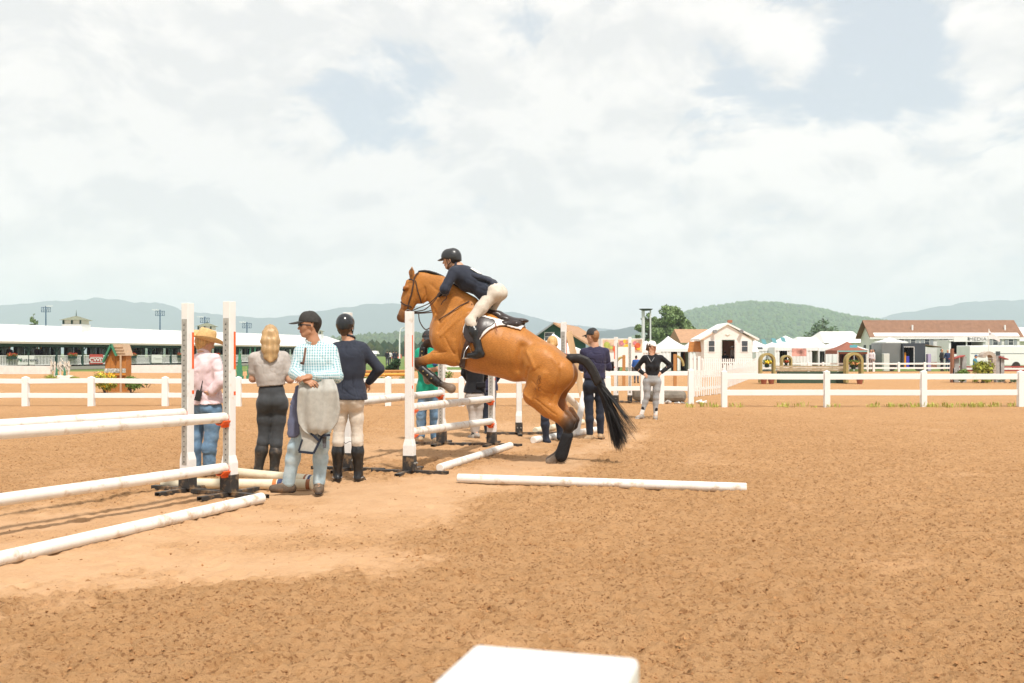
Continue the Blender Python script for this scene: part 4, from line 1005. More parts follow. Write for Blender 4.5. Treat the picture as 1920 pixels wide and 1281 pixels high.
# ================================================================== RIDER AND TACK
LEATHER = pm('brown_leather', (.055, .027, .018), .38, .45, (25, .25), (60, .2, .002)); LEATHER_D = pm('dark_saddle_leather', (.030, .019, .017), .33, .5, (18, .25), (40, .2, .003)); CHROME = pm('polished_steel', (.60, .60, .60), .2, .5, metal=1)
def rider():
    Hh = lambda x, y, l=0.0: HP(x, y, l)
    J = dict(head=Hh(846, 488, -.01), neck=Hh(860, 501, 0), sh=[Hh(858, 513, -.175), Hh(858, 510, .175)], el=[Hh(846, 545, -.27), Hh(846, 543, .27)], wr=[Hh(840, 551, -.115), Hh(838, 549, .115)],
             hip=[Hh(924, 553, -.10), Hh(926, 551, .10)], kn=[Hh(893, 603, -.27), Hh(896, 601, .27)], an=[Hh(911, 658, -.315), Hh(912, 657, .315)], toe=[Hh(893, 667, -.335), Hh(894, 666, .335)], hup=np.array((.20, 0, 1.0)), hk=1.0)
    fw = np.array((-HN[1], HN[0], 0))
    def ex(t, P, d):
        # flared coat tails and back number
        sp, sd, bf, mh = d['sp'], d['sd'], d['bf'], d['mh']
        q = SDF()
        for l in (-.10, -.035, .035, .10): q.chain([Hh(893, 519, l), Hh(912, 524, l * 1.1), Hh(922, 528, l * 1.2), Hh(934, 539, l * 1.3)], [.045, .034, .026, .014], w=HN, k=1.5, sm=.03)
        q.cap(Hh(905, 535, -.13), Hh(930, 540, -.145), .03, .010, sm=.03)
        sdf_obj('coat_tail', q, .008, NAVY, t, amp=.003)
        M = Matrix((tuple(sp), tuple(sd), tuple(-bf))).transposed(); cc = Vector(d['ms'] - sp * .21 - bf * .142 - sd * .03); n2 = MB()
        n2.add([cc + M @ Vector((x, y, .0)) for x, y in ((-.055, -.07), (.055, -.07), (.07, -.05), (.07, .05), (.055, .07), (-.055, .07), (-.07, .05), (-.07, -.05))] + [cc + M @ Vector((x, y, .006)) for x, y in ((-.055, -.07), (.055, -.07), (.07, -.05), (.07, .05), (.055, .07), (-.055, .07), (-.07, .05), (-.07, -.05))],
               [tuple(range(7, -1, -1)), tuple(range(8, 16))] + [(i, (i + 1) % 8, (i + 1) % 8 + 8, i + 8) for i in range(8)])
        n2.build('back_number', pm('number_card', (.78, .78, .76), .6), t)
        # gloves
        for i in (0, 1):
            q = SDF(); hand_prims(q, J['wr'][i], fw * .75 + HN * (.4 if i == 0 else -.4) + UP * .15, -UP * .6 + HN * (.6 if i == 0 else -.6), 1 if i == 0 else -1, 1.15, 1.10); sdf_obj('glove', q, .006, BLK_CLOTH, t)
            K, A = J['kn'][i], J['an'][i]; st = MB(); ax = A - K
        MB().ico(Vector(Hh(898, 573, -.325)), (.006, .004, .010), sub=1).build('breeches_badge', BLK_CLOTH, t)
        for y in (660,): 
            for s_, L in ((0, -.315), (1, .315)): MB().tube([Vector(Hh(904 + 6 * math.cos(a), 661 + 1.5 * math.sin(a), L * 1.0 + .048 * math.sin(a))) for a in np.linspace(0, 6.28, 13)], .006, n=5).build('spur_strap', BOOT_B, t, smooth=True)
    person('rider in navy coat, beige breeches and black boots crouched over the horse', J, fw * 1.0 + np.array((0, -.04, -.10)), fw + np.array((0, 0, -.6)),
           dict(m=NAVY, hem=.03, o=.016, name='jacket', amp=.006, sc=(12, 12, 9), collar=True, ar=(.066, .060, .046), flare=.012, tilt=.55), dict(m=BEIGE, r=(.088, .062, .050), end=.4, amp=.003, waist=.16),
           dict(m=BOOT_B, type='tall', level=False), hat=helmet(HELM, STRAP), hair=bun_hair(HAIR_D, False), k=1.02, wide=1.08, fem=True, hands={0: False, 1: False}, seat=1.06, extras=ex)
rider()
def tack():
    # ---- saddle
    t = thing('saddle', 'dark brown jumping saddle on white pad under the rider', 'saddle', tuple(HP(930, 600)))
    w = HN
    pad = SDF()
    rim = [(884, 600), (884, 628), (893, 652), (905, 656), (914, 640), (922, 627), (940, 618), (962, 618), (981, 622), (983, 612), (960, 606)]
    base = SDF()
    def sheet(name, outline, lift, mat, parent, thick=.012, both=True):
        """leather or cloth panel wrapped over the horse's side (outline in side view px)"""
        q = MB(); xs = [p[0] for p in outline]; ys = [p[1] for p in outline]; P_ = np.array(outline, float); st = 2.0
        gx_ = np.arange(min(xs), max(xs) + st, st); gy_ = np.arange(min(ys), max(ys) + st, st); X, Y = np.meshgrid(gx_, gy_); sdv = poly_sd(P_, X, Y); idm = {}; vs = []; fs = []
        cx, cy_ = P_.mean(0)
        hx_ = np.array((-HN[1], HN[0], 0)); o0 = HP(950, 650); SX = (HV - o0) @ hx_; lat = (HV - o0) @ HN
        def sidelat(px, py):
            g = HP(px, py); dx = SX - (g - o0) @ hx_; dz = HV[:, 2] - g[2]; i = np.where(dx * dx + dz * dz < .018 ** 2)[0]
            return lat[i].min() if len(i) else 0.0
        for j in range(len(gy_)):
            for i in range(len(gx_)):
                if sdv[j, i] < st * .75:
                    px, py = X[j, i], Y[j, i]
                    if sdv[j, i] > -st * .55:
                        best = None
                        for a_, b_ in zip(P_, np.roll(P_, -1, 0)):
                            e_ = b_ - a_; u_ = np.clip(((px - a_[0]) * e_[0] + (py - a_[1]) * e_[1]) / (e_ @ e_), 0, 1); c_ = a_ + e_ * u_; dd_ = np.hypot(*(c_ - (px, py)))
                            if best is None or dd_ < best[0]: best = (dd_, c_)
                        px, py = best[1]
                    l = sidelat(px, py); idm[(j, i)] = len(vs); g = HP(px, py); g = g - HN * ((g - o0) @ HN); vs.append(g + HN * (l - lift * (1 if True else 0)))
        V_ = np.array(vs); out = []
        for it in range(3):
            S_ = V_.copy(); 
            for (j, i), n in idm.items():
                nb = [idm[q_] for q_ in ((j + 1, i), (j - 1, i), (j, i + 1), (j, i - 1)) if q_ in idm]
                if nb: S_[n] = V_[n] * .5 + V_[nb].mean(0) * .5
            V_ = S_
        n0 = len(V_); F = []
        for (j, i) in idm:
            if (j, i + 1) in idm and (j + 1, i) in idm and (j + 1, i + 1) in idm: F.append((idm[(j, i)], idm[(j, i + 1)], idm[(j + 1, i + 1)], idm[(j + 1, i)]))
        for sgn in ((-1, 1) if both else (-1,)):
            W = V_.copy()
            if sgn > 0: lv = (W - o0) @ HN; W = W - HN * (2 * lv)[:, None]
            o = mesh_np(name, W, np.array(F, np.int32) if sgn < 0 else np.array(F, np.int32)[:, ::-1], mat, parent); md = o.modifiers.new('thick', 'SOLIDIFY'); md.thickness = thick; md.offset = 0
            sb = o.modifiers.new('sub', 'SUBSURF'); sb.levels = 1; sb.render_levels = 1
    PADM = pm('white_saddle_pad', (.74, .71, .68), .9, .2, (60, .08), (220, .6, .004))
    sheet('saddle_pad', [(884, 598), (880, 612), (879, 624), (884, 636), (891, 642), (903, 646), (912, 640), (919, 630), (929, 620), (941, 613), (952, 611), (968, 616), (983, 620), (984, 611), (960, 604), (930, 596), (905, 590)], .016, PADM, t, .02)
    sheet('saddle_flap', [(890, 600), (884, 608), (881, 618), (881, 628), (885, 637), (892, 643), (901, 645), (909, 641), (915, 633), (919, 624), (924, 617), (932, 612), (938, 606), (935, 600), (915, 594)], .034, LEATHER_D, t, .010)
    sheet('girth', [(888, 634), (896, 636), (889, 662), (880, 692), (868, 690), (877, 662)], .030, LEATHER, t, .012)
    q = SDF()
    q.chain([HP(906, 590), HP(918, 586), HP(930, 588), HP(945, 597), HP(962, 602), HP(976, 601)], [.055, .075, .085, .095, .095, .07], w=UP, k=.45, sm=.03)
    q.cap(HP(960, 603), HP(977, 602), .12, .10, w=UP, k=.30, sm=.03)
    q.cap(HP(914, 588, -.05), HP(921, 586, .05), .035, .035, sm=.03)
    sdf_obj('saddle_seat', q, .009, LEATHER_D, t)
    for L in (-1, 1):
        q = SDF(); q.chain([HP(930, 606, L * .10), HP(950, 609, L * .13), HP(972, 609, L * .12), HP(978, 606, L * .08)], [.035, .045, .042, .03], sm=.02); sdf_obj('saddle_panel', q, .009, LEATHER_D, t)
        q = MB(); a = Vector(HP(916, 597, L * .27)); q.tube([Vector(HP(908, 596, L * .30)), Vector(HP(899, 625, L * .33)), Vector(HP(893, 648, L * .335))], .010, n=6, flat=.35, upv=HN); q.build('stirrup_leather', LEATHER, t, smooth=True)
        q = MB(); c0 = lambda x, y, e=0: Vector(HP(x, y, L * .345 + e))
        arch = [c0(886.5, 671, -.06), c0(887.5, 660, -.055), c0(891, 652, -.02), c0(893, 649, 0), c0(894.5, 652, .02), c0(896, 661, .055), c0(896.5, 670, .06)]
        q.tube(arch, .0055, n=6); q.tube([arch[0], arch[-1]], .010, n=6); q.tube([c0(884, 671.5, -.05), c0(892, 671, .06)], .008, n=6)
        q.build('stirrup', CHROME, t, smooth=True)
    MB().tube([hsurf(929, 606, .04), hsurf(930, 614, .045), hsurf(932, 622, .03)], .006, n=6, flat=.4, upv=HN).build('billet_strap', pm('red_brown_strap', (.22, .07, .04), .5), t, smooth=True)
    # ---- bridle
    t = thing('bridle', 'brown leather bridle with reins on the horse head and neck', 'bridle', tuple(HP(775, 545)))
    def strap(name, pts, r=.009, lift=.008, flat=.4, far=True):
        q = MB(); P_ = [hsurf(x, y, lift) for x, y in pts]; q.tube(P_, r, n=6, flat=flat, upv=HN); q.build(name, LEATHER, t, smooth=True)
        if far:
            q = MB(); hl = lambda p: p - Vector(HN) * 2 * float((np.array(p) - HP(950, 650)) @ HN); q.tube([hl(p) for p in P_], r, n=6, flat=flat, upv=HN); q.build(name, LEATHER, t, smooth=True)
    strap('cheekpiece', [(777, 520), (775, 534), (772, 550), (767, 566), (764, 583)], .011)
    strap('throatlatch', [(779, 526), (783, 545), (788, 560), (790, 569)], .008)
    strap('browband', [(777, 528), (771, 524), (766.5, 524)], .011)
    strap('noseband', [(768, 574), (762, 573), (755, 570), (751.5, 566)], .012); strap('noseband', [(768, 574), (772, 577)], .011)
    strap('headpiece', [(777, 521), (781, 514), (785, 511)], .011)
    q = MB(); c = hsurf(765, 586, .012); q.tube([c + Vector((math.cos(a) * .036, -.006, math.sin(a) * .036)) for a in np.linspace(0, 2 * math.pi, 19)], .0045, n=6); q.build('bit_ring', CHROME, t, smooth=True)
    q = MB(); c2 = Vector(HP(765, 586, .055)); q.tube([c2 + Vector((math.cos(a) * .036, .006, math.sin(a) * .036)) for a in np.linspace(0, 2 * math.pi, 19)], .0045, n=6); q.build('bit_ring', CHROME, t, smooth=True)
    def rein(name, pts, r=.0075):
        q = MB(); P_ = [Vector(p) for p in pts]; out = []
        for i in range(len(P_) - 1):
            p0, p1, p2, p3 = P_[max(i - 1, 0)], P_[i], P_[i + 1], P_[min(i + 2, len(P_) - 1)]
            for k in range(6):
                u = k / 6; out.append(.5 * ((2 * p1) + (p2 - p0) * u + (2 * p0 - 5 * p1 + 4 * p2 - p3) * u * u + (3 * p1 - p0 - 3 * p2 + p3) * u ** 3))
        out.append(P_[-1]); q.tube(out, r, n=6, flat=.45, upv=HN); q.build(name, LEATHER, t, smooth=True)
    rein('rein', [c, HP(790, 578, -.10), HP(812, 569, -.13), HP(829, 553, -.15), HP(838, 535, -.12), HP(842, 545, -.13)])
    rein('rein', [c, HP(795, 583, -.10), HP(806, 579, -.13), HP(822, 565, -.15), HP(834, 548, -.15), HP(840, 553, -.14)])
    rein('rein', [c2, HP(795, 584, .10), HP(815, 575, .12), HP(830, 556, .13), HP(838, 551, .12)])
    rein('rein_end', [HP(840, 553, -.15), HP(845, 560, -.17), HP(838, 567, -.17), HP(834, 573, -.16)], .006)
    rein('martingale_strap', [HP(786, 589, -.02), HP(788, 603, -.02), HP(797, 617, -.02), HP(806, 616, -.03), HP(819, 606, -.05), hsurf(826, 598, .012), hsurf(838, 590, .012), hsurf(850, 582, .012), hsurf(864, 573, .012), hsurf(880, 565, .012)], .008)
    rein('martingale_strap', [HP(768, 588, -.04), HP(780, 588, -.02), HP(800, 587, -.02), HP(816, 585, -.03)], .008)
tack()
# ================================================================== PEOPLE STANDING ABOUT
def JJ(d):
    return lambda px, py, dd=0.0: np.array(at(px, py, d + dd))
def straw_hat(t, P, f, u, r, k, h):
    M = Matrix((tuple(r), tuple(f), tuple(u))).transposed(); c = Vector(P(-.01, .045, 0)); st = pm('straw', (.62, .41, .19), .8, .2, (40, .2), (120, .6, .003)); q = MB(); n = 40
    prof = [(.205, 0), (.17, -.004), (.13, -.006), (.098, 0), (.096, .02), (.090, .06), (.082, .095), (.070, .112), (.045, .110), (.02, .098), (.004, .095)]
    vs = []; fs = []
    for rr, z in prof:
        for i in range(n):
            a = 2 * math.pi * i / n; e = max(0, (rr - .10) / .105); cx_ = math.cos(a)
            vs.append(c + M @ Vector((rr * cx_ * (1 - .10 * e * abs(cx_)), rr * math.sin(a) * 1.12, z + e * e * (.060 * cx_ * cx_ - .012 * math.sin(a) ** 2))))
    m = len(prof)
    for j in range(m - 1):
        for i in range(n): fs.append((j * n + i, j * n + (i + 1) % n, (j + 1) * n + (i + 1) % n, (j + 1) * n + i))
    fs.append(tuple((m - 1) * n + i for i in range(n))); q.add(vs, fs); o = q.build('straw_hat', st, t, smooth=True); o.modifiers.new('thick', 'SOLIDIFY').thickness = .004
    bd = MB(); 
    for i in range(26):
        a = 2 * math.pi * i / 26; bd.box(c + M @ Vector((.099 * math.cos(a), .099 * 1.12 * math.sin(a), .013)), (.017, .006, .016), M=(M @ Matrix.Rotation(a + math.pi / 2, 3, 'Z') @ Matrix.Rotation(.5, 3, 'Y')))
    bd.build('hat_band', pm('straw_band', (.50, .24, .05), .7, .3), o, kind='stuff')
def p_pink():
    g = JJ(11.0)
    J = dict(head=g(385, 643), neck=g(382, 664), sh=[g(361, 678, .06), g(404, 676, -.10)], el=[g(357, 718, .12), g(414, 716, -.16)], wr=[g(362, 742, .2), g(396, 735, -.17)], hip=[g(373, 764, .05), g(400, 764, -.05)],
             kn=[g(367, 818, .02), g(396, 820, -.06)], an=[g(366, 880, .05), g(392, 882, -.05)], toe=[g(372, 889, .22), g(400, 891, .12)], hup=np.array((.50, .12, 1.0)))
    def ex(t, P, d):
        q = MB(); c = g(372, 742, -.20); q.box(c, (.062, .035, .115), M=Matrix.Rotation(R(14), 3, 'Y')); rb = pm('radio_black', (.02, .02, .02), .5, .4, (50, .3)); o = q.build('radio', rb, t, bevel=.006)
        MB().cyl(g(376, 734, -.20), g(380, 714, -.20), .007, .005, n=8).build('radio_antenna', rb, o, smooth=True)
        MB().cyl(g(371, 735, -.20), g(371.5, 731, -.20), .008, n=8).build('radio_knob', rb, o, smooth=True)
        cc = J['wr'][1] + (J['el'][1] - J['wr'][1]) * .14; ax = nrm(J['wr'][1] - J['el'][1]); p = nrm(np.cross(ax, UP)); q_ = np.cross(p, ax)
        MB().tube([Vector(cc + (p * math.cos(a) + q_ * math.sin(a)) * .046) for a in np.linspace(0, 2 * math.pi, 17)], .009, n=6, flat=.6).build('wristband', ORANGE, t, smooth=True)
    person('person in pale pink shirt, jeans and wide straw hat, radio on the back pocket', J, (.75, .62, -.25), (.35, .93, 0), dict(m=PINK, hem=.045, o=.022, amp=.008, flare=.012, collar=True, ar=(.068, .064, .052), sc=(8, 8, 9)),
           dict(m=DENIM, r=(.098, .076, .064), amp=.004, sc=(6, 6, 10), seat=1), dict(m=BOOT_BR), hat=straw_hat, hair=bun_hair(HAIR_BL, False), k=.98, wide=1.16, hands={1: (np.array((-.62, .25, -.72)), np.array((-.2, 1, 0)), -1, .35), 0: False}, extras=ex, fem=True, seat=1.1)
p_pink()
def long_blond(t, P, f, u, r, k, h):
    q = SDF(); q.cap(P(-.030, .030, 0), P(-.004, .044, 0), .086 * k, .083 * k, w=r, k=.93, sm=.02); q.cut(f * .9 - u * .45, P(.045, .03, 0))
    for e, L in ((-.045, -.30), (0, -.34), (.04, -.30)): q.chain([P(-.065, .02, e), P(-.085, -.06, e * 1.15), P(-.10, -.16, e * 1.2), P(-.098, L + .06, e * 1.0), P(-.092, L, e * .5)], [.046 * k, .043 * k, .038 * k, .028 * k, .008 * k], sm=.03)
    q.chain([P(.02, .02, .07), P(.0, -.06, .085), P(-.02, -.14, .09), P(-.03, -.20, .085)], [.02 * k, .022 * k, .018 * k, .006 * k], sm=.02); q.chain([P(.02, .02, -.07), P(-.01, -.06, -.085), P(-.04, -.14, -.08)], [.02 * k, .022 * k, .01 * k], sm=.02)
    V, Q = q.mesh(h * .9); V = relax(V, Q, 1); N = normals(V, Q); a = vn(V[:, 0] * 75 + 3 * vn(V[:, 0] * 5, V[:, 1] * 5, V[:, 2] * 5, s=2), V[:, 1] * 75, V[:, 2] * 5, s=4); V = V + N * (.005 * a)[:, None]
    tone = .5 + .5 * vn(V[:, 0] * 55, V[:, 1] * 55, V[:, 2] * 4, s=8); C = np.array((.52, .33, .155))[None] * (.62 + .5 * tone)[:, None]; top = np.clip((V[:, 2] - P(0, .02, 0)[2]) / .1, 0, 1)[:, None]; C = C * (1 - .35 * top) + np.array((.30, .19, .10)) * .35 * top
    mesh_np('hair', V, Q, pm('blond_strands', (.5, .3, .1), .42, .4, None, (60, .5, .003), attr=True, stretch=(2, 2, .15)), t, colors=C)
def p_blond():
    g = JJ(10.9)
    J = dict(head=g(507, 630), neck=g(503, 655), sh=[g(476, 671, -.02), g(533, 669, .05)], el=[g(474, 710, .02), g(544, 712, .03)], wr=[g(500, 704, .26), g(524, 702, .24)], hip=[g(496, 752, 0), g(525, 752, .03)],
             kn=[g(495, 818, .02), g(519, 822, .02)], an=[g(484, 882, .0), g(514, 884, .0)], toe=[g(482, 889, .2), g(520, 891, .18)])
    person('blond woman in grey tee and dark breeches, seen from behind with arms folded', J, (-.25, .95, -.05), (.10, 1, 0), dict(m=GREYT, hem=.170, o=.011, sleeve=.34, amp=.005, sc=(9, 9, 12), ar=(.052, .042, .036)),
           dict(m=CHAR, r=(.090, .060, .050), amp=.002, end=.5, waist=.17), dict(m=BOOT_DUST, type='tall'), hair=long_blond, fem=True, k=.99, belt=BELT_B, seat=1.04, hip_k=1.0, wide=1.02,
           hands={0: (np.array((.9, -.35, 0)), np.array((.1, -1, 0)), 1, .5), 1: (np.array((-.9, .1, 0)), np.array((0, -1, 0)), -1, .4)})
p_blond()
def check_mat():
    m = bpy.data.materials.new('teal_gingham'); m.use_nodes = True; nt = m.node_tree; b = nt.nodes['Principled BSDF']; b.inputs['Roughness'].default_value = .85; b.inputs['Sheen Weight'].default_value = .1
    a = nod(nt, 'ShaderNodeAttribute', attribute_name='cloth').outputs['Vector']; sp = nod(nt, 'ShaderNodeSeparateXYZ', {0: a})
    def band(s, per, w): f = mth(nt, 'FRACT', mth(nt, 'MULTIPLY', s, 1 / per)); return smooth(nt, mth(nt, 'ABSOLUTE', mth(nt, 'SUBTRACT', f, .5)), w - .05, w + .05, 1, 0)
    u, v = band(sp.outputs[0], .026, .25), band(sp.outputs[1], .026, .25)
    s = mth(nt, 'MULTIPLY', mth(nt, 'ADD', u, v), .5); c = mix(nt, u, (.62, .67, .69, 1), (.40, .55, .59, 1)); c2 = mix(nt, v, c, (.36, .53, .56, 1)); c3 = mix(nt, mth(nt, 'MULTIPLY', u, v), mix(nt, .5, c, c2), (.17, .36, .42, 1)); nt.links.new(c3, b.inputs['Base Color'])
    n = nod(nt, 'ShaderNodeTexNoise', {'Scale': 90.0}).outputs[0]; bp = nod(nt, 'ShaderNodeBump', {'Height': n, 'Strength': .2, 'Distance': .002}); nt.links.new(bp.outputs[0], b.inputs['Normal'])
    return m
def cloth_uv(V, S, sd, sp, sh, el, wr):
    bf = np.cross(sd, sp); U = np.zeros((len(V), 3)); ms = (sh[0] + sh[1]) / 2; q = V - ms; ang = np.arctan2(q @ sd, (q @ bf) + 1e-6); U[:, 0] = (q @ sd) * 1.05 + .35 * np.abs(q @ bf); U[:, 1] = q @ sp
    best = np.full(len(V), .066)
    for i in (0, 1):
        for a, b in ((sh[i], el[i]), (el[i], wr[i])):
            e = b - a; L = np.linalg.norm(e); e = e / L; w = V - a; t = np.clip(w @ e, -.01, L); d = np.linalg.norm(w - t[:, None] * e, axis=1)
            m = d < best if (a is not sh[i]) else (d < best) & (t > .06); best = np.where(m, d, best); p = nrm(np.cross(e, bf)); r_ = np.cross(p, e)
            th = np.arctan2(w @ p, w @ r_); U[m, 0] = th[m] * .052; U[m, 1] = t[m]
    return U
def p_check():
    g = JJ(9.76)
    J = dict(head=g(580, 611, -.02), neck=g(588, 643), sh=[g(564, 661, -.03), g(621, 658, .06)], el=[g(554, 700, -.10), g(631, 706, -.02)], wr=[g(570, 712, -.27), g(584, 706, -.28)], hip=[g(580, 768, 0), g(606, 768, .05)],
             kn=[g(553, 838, -.05), g(603, 838, 0)], an=[g(541, 907, 0), g(598, 906, -.02)], toe=[g(511, 916, -.06), g(597, 921, -.17)], hup=np.array((.10, 0, 1)), hk=1.0)
    def ex(t, P, d):
        f = Vector(nrm((-.92, -.38, -.02))); gl = pm('sunglass', (.01, .01, .012), .1, .6); r = np.cross(np.array(f), UP)
        q = MB()
        for e in (-1, 1): q.ico(Vector(P(.088, .010, e * .034)), (.018, .018, .016), sub=1); q.beam(Vector(P(.080, .014, e * .052)), Vector(P(.0, .006, e * .083)), .005, .010)
        q.build('sunglasses', gl, t)
        # open collar
        q = MB(); sk = MATS['skin']; tl = pm('collar_shadow_cloth', (.45, .62, .65), .85)
        # strap hanging from the neck with a wooden toggle
        q = MB(); q.tube([Vector(g(573, 652, -.16)), Vector(g(571, 668, -.19)), Vector(g(568, 684, -.20))], .012, n=6, flat=.35, upv=(0, -1, 0)); q.build('neck_strap', pm('strap_brown', (.14, .07, .045), .6), t, smooth=True)
        q = MB(); q.ico(Vector(g(566, 681, -.205)), (.020, .012, .012), sub=1); q.build('toggle', pm('toggle_brown', (.07, .03, .02), .5), t, smooth=True)
        q = MB(); 
        for i in (0, 1):
            a = Vector(J['an'][i]); to = Vector(J['toe'][i])
            for k_ in range(4): p = a.lerp(to, .15 + .13 * k_) + Vector((0, -.012, .030 - .012 * k_)); q.beam(p + Vector((-.016, 0, .0)), p + Vector((.016, 0, .006)), .005, .005)
        q.build('boot_laces', pm('yellow_lace', (.50, .30, .05), .7), t, kind='stuff')
    person('man in teal checked shirt, cap and light jeans with a folded horse sheet', J, (-.92, -.38, -.03), (-.35, -.93, 0), dict(m=check_mat(), hem=.02, o=.020, amp=.006, sc=(9, 9, 11), collar=True, ar=(.066, .062, .046), uv=cloth_uv, flare=.0),
           dict(m=DENIM_L, r=(.088, .070, .060), amp=.004, sc=(6, 6, 10), end=.96), dict(m=BOOT_BR, type='ankle', w=1.08, sole=RUBBER, amp=.003), hat=cap_hat(CAPD), hair=short_hair(HAIR_D), skin=SKIN_T, k=1.0, wide=1.06,
           hands={0: (np.array((.75, -.35, -.25)), np.array((.1, .6, -.8)), 1, .7), 1: (np.array((-.88, -.25, -.12)), np.array((-.1, .5, -.85)), -1, .55)}, extras=ex)
    # folded horse sheet over the forearms
    CL = cloth_mat('pale_grey_sheet', (.40, .39, .355), .9, (220, .4, .003)); NB = pm('navy_binding', (.022, .028, .045), .8, .2); ts = thing('horse_sheet', 'pale grey horse sheet with navy binding hanging from the forearms', 'horse sheet', tuple(g(597, 770, -.25)))
    q = SDF(); S_ = lambda x, y, dd: g(x, y, dd)
    rows = 30; ring = 48; VV = []; FF = []
    for r_ in range(rows):
        v = r_ / (rows - 1); yp = 711 + 104 * v; xl = np.interp(v, [0, .12, .3, .55, .78, .92, 1], [566, 561, 558.5, 557, 560, 568, 582]); xr = np.interp(v, [0, .12, .3, .55, .78, .92, 1], [624, 631, 635, 638, 634, 625, 610]); dd0 = np.interp(v, [0, .2, 1], [-.22, -.27, -.26])
        c0 = (S_(xl, yp, dd0) + S_(xr, yp, dd0)) / 2; ha = (S_(xr, yp, dd0)[0] - S_(xl, yp, dd0)[0]) / 2; hb = .042 * min(1, 3.0 * v + .45) * (1 if v < .9 else (1 - (v - .9) * 6.5))
        for k_ in range(ring):
            a_ = 2 * math.pi * k_ / ring; cx_, sy_ = math.cos(a_), math.sin(a_); ex_ = math.copysign(abs(cx_) ** .75, cx_); fy = math.copysign(abs(sy_) ** .8, sy_)
            fold = .020 * math.sin(ex_ * 9 + 1.5 * v + .8 * math.sin(3 * v)) * (1 - .5 * v) + .010 * math.sin(ex_ * 4.2 - 3.5 * v + 1) ; VV.append(c0 + v3(ha * ex_, hb * fy + (fold if sy_ < 0 else 0), .010 * math.sin(ex_ * 5 + 2) * v))
    for r_ in range(rows - 1):
        for k_ in range(ring): FF.append((r_ * ring + k_, (r_ + 1) * ring + k_, (r_ + 1) * ring + (k_ + 1) % ring, r_ * ring + (k_ + 1) % ring))
    VV = np.array(VV); FF = np.array(FF); VV = folds(VV, FF, .0035, (10, 8, 5), 12); mesh_np('folded_sheet', VV, FF, CL, ts)
    def flap(name, pts, m, parent=ts, th=.010):
        V_ = [Vector(p) for p in pts]; n = len(V_); e = Vector((0, th, 0)); b = MB(); b.add([v for v in V_] + [v + e for v in V_], [tuple(range(n)), tuple(range(2 * n - 1, n - 1, -1))] + [(i, i + n, (i + 1) % n + n, (i + 1) % n) for i in range(n)]); return b.build(name, m, parent)
    flap('sheet_corner', [S_(561, 800, -.24), S_(600, 803, -.25), S_(606, 815, -.25), S_(587, 849, -.26), S_(560, 846, -.25), S_(566, 822, -.25)], CL)
    def edge(a, b): q = MB(); q.beam(Vector(a), Vector(b), .014, .022); q.build('binding', NB, ts)
    edge(S_(560, 847, -.26), S_(588, 850, -.265)); edge(S_(588, 850, -.265), S_(604, 818, -.255)); edge(S_(583, 812, -.27), S_(598, 826, -.27)); edge(S_(597, 817, -.27), S_(619, 816, -.27)); edge(S_(567, 824, -.255), S_(560, 846, -.255))
    flap('checked_lining', [S_(604, 819, -.24), S_(612, 819, -.24), S_(611, 840, -.24), S_(605, 841, -.24)], pm('lining_check', (.10, .10, .11), .9, .2, (160, .9)))
    tw = thing('towel', 'slate blue towel hanging beside the light jeans', 'towel', tuple(g(551, 790, -.1)))
    q = SDF(); q.chain([S_(558, 728, -.12), S_(553, 760, -.12), S_(551, 795, -.12), S_(550, 812, -.12)], [.03, .045, .058, .062], w=(0, 1, 0), k=.4, sm=.03); q.cut((0, 0, -1), S_(550, 820, -.12)); sdf_obj('cloth', q, .008, cloth_mat('slate_blue_towel', (.12, .13, .20), .9, (90, .6, .004)), tw, amp=.006, sc=(12, 12, 3), seed=4)
p_check()
def p_navy():
    g = JJ(10.66)
    J = dict(head=g(648, 614), neck=g(653, 638), sh=[g(630, 654, -.02), g(681, 654, .0)], el=[g(617, 694, .10), g(711, 692, .02)], wr=[g(630, 718, .20), g(691, 717, .10)], hip=[g(641, 748, 0), g(667, 748, .0)], kn=[g(635, 818, .0), g(670, 818, .0)], an=[g(633, 889, .02), g(672, 889, .0)],
             toe=[g(632, 897, -.02 + .2), g(680, 898, .16)])
    def ex(t, P, d):
        q = MB(); sp, sd, bf, mh = d['sp'], d['sd'], d['bf'], d['mh']
        for s_ in (-.055, .055): q.tube([Vector(mh + sp * .30 - bf * .125 + sd * s_ * .9), Vector(mh + sp * .15 - bf * .125 + sd * s_), Vector(mh + sp * .02 - bf * .160 + sd * s_ * 1.1)], .003, n=5)
        q.build('coat_seam', pm('navy_seam', (.012, .014, .022), .9), t, kind='stuff')
        for i in (0, 1):
            q = MB(); a = J['an'][i]; q.tube([Vector(a + v3(math.cos(x) * .05, math.sin(x) * .05, -.03 + .012 * math.sin(x))) for x in np.linspace(0, 6.28, 17)], .005, n=5); q.build('spur', CHROME, t, smooth=True)
        q = MB(); q.tube([Vector(J['kn'][0] + v3(.05, -.03, -.05)), Vector(g(648, 832, -.03)), Vector(g(655, 828, -.04)), Vector(J['kn'][1] + v3(-.05, -.03, -.06))], .007, n=6, flat=.5); q.build('garter_strap', BOOT_B, t, smooth=True)
    person('girl in navy show jacket, helmet, beige breeches and tall boots seen from behind', J, (.10, 1, 0), (0, 1, 0), dict(m=NAVY, hem=-.002, o=.020, name='jacket', amp=.0045, collar=True, ar=(.062, .054, .042), flare=.014, sc=(10, 10, 9)), dict(m=BEIGE, r=(.086, .058, .050), end=.45, amp=.002, waist=.16),
           dict(m=BOOT_B, type='tall', sole=RUBBER), hat=helmet(HELM_G, STRAP), hair=bun_hair(HAIR_BR, False), fem=True, k=.98, seat=1.14, hip_k=1.03, hands={0: False, 1: None}, extras=ex, wide=1.04)
p_navy()
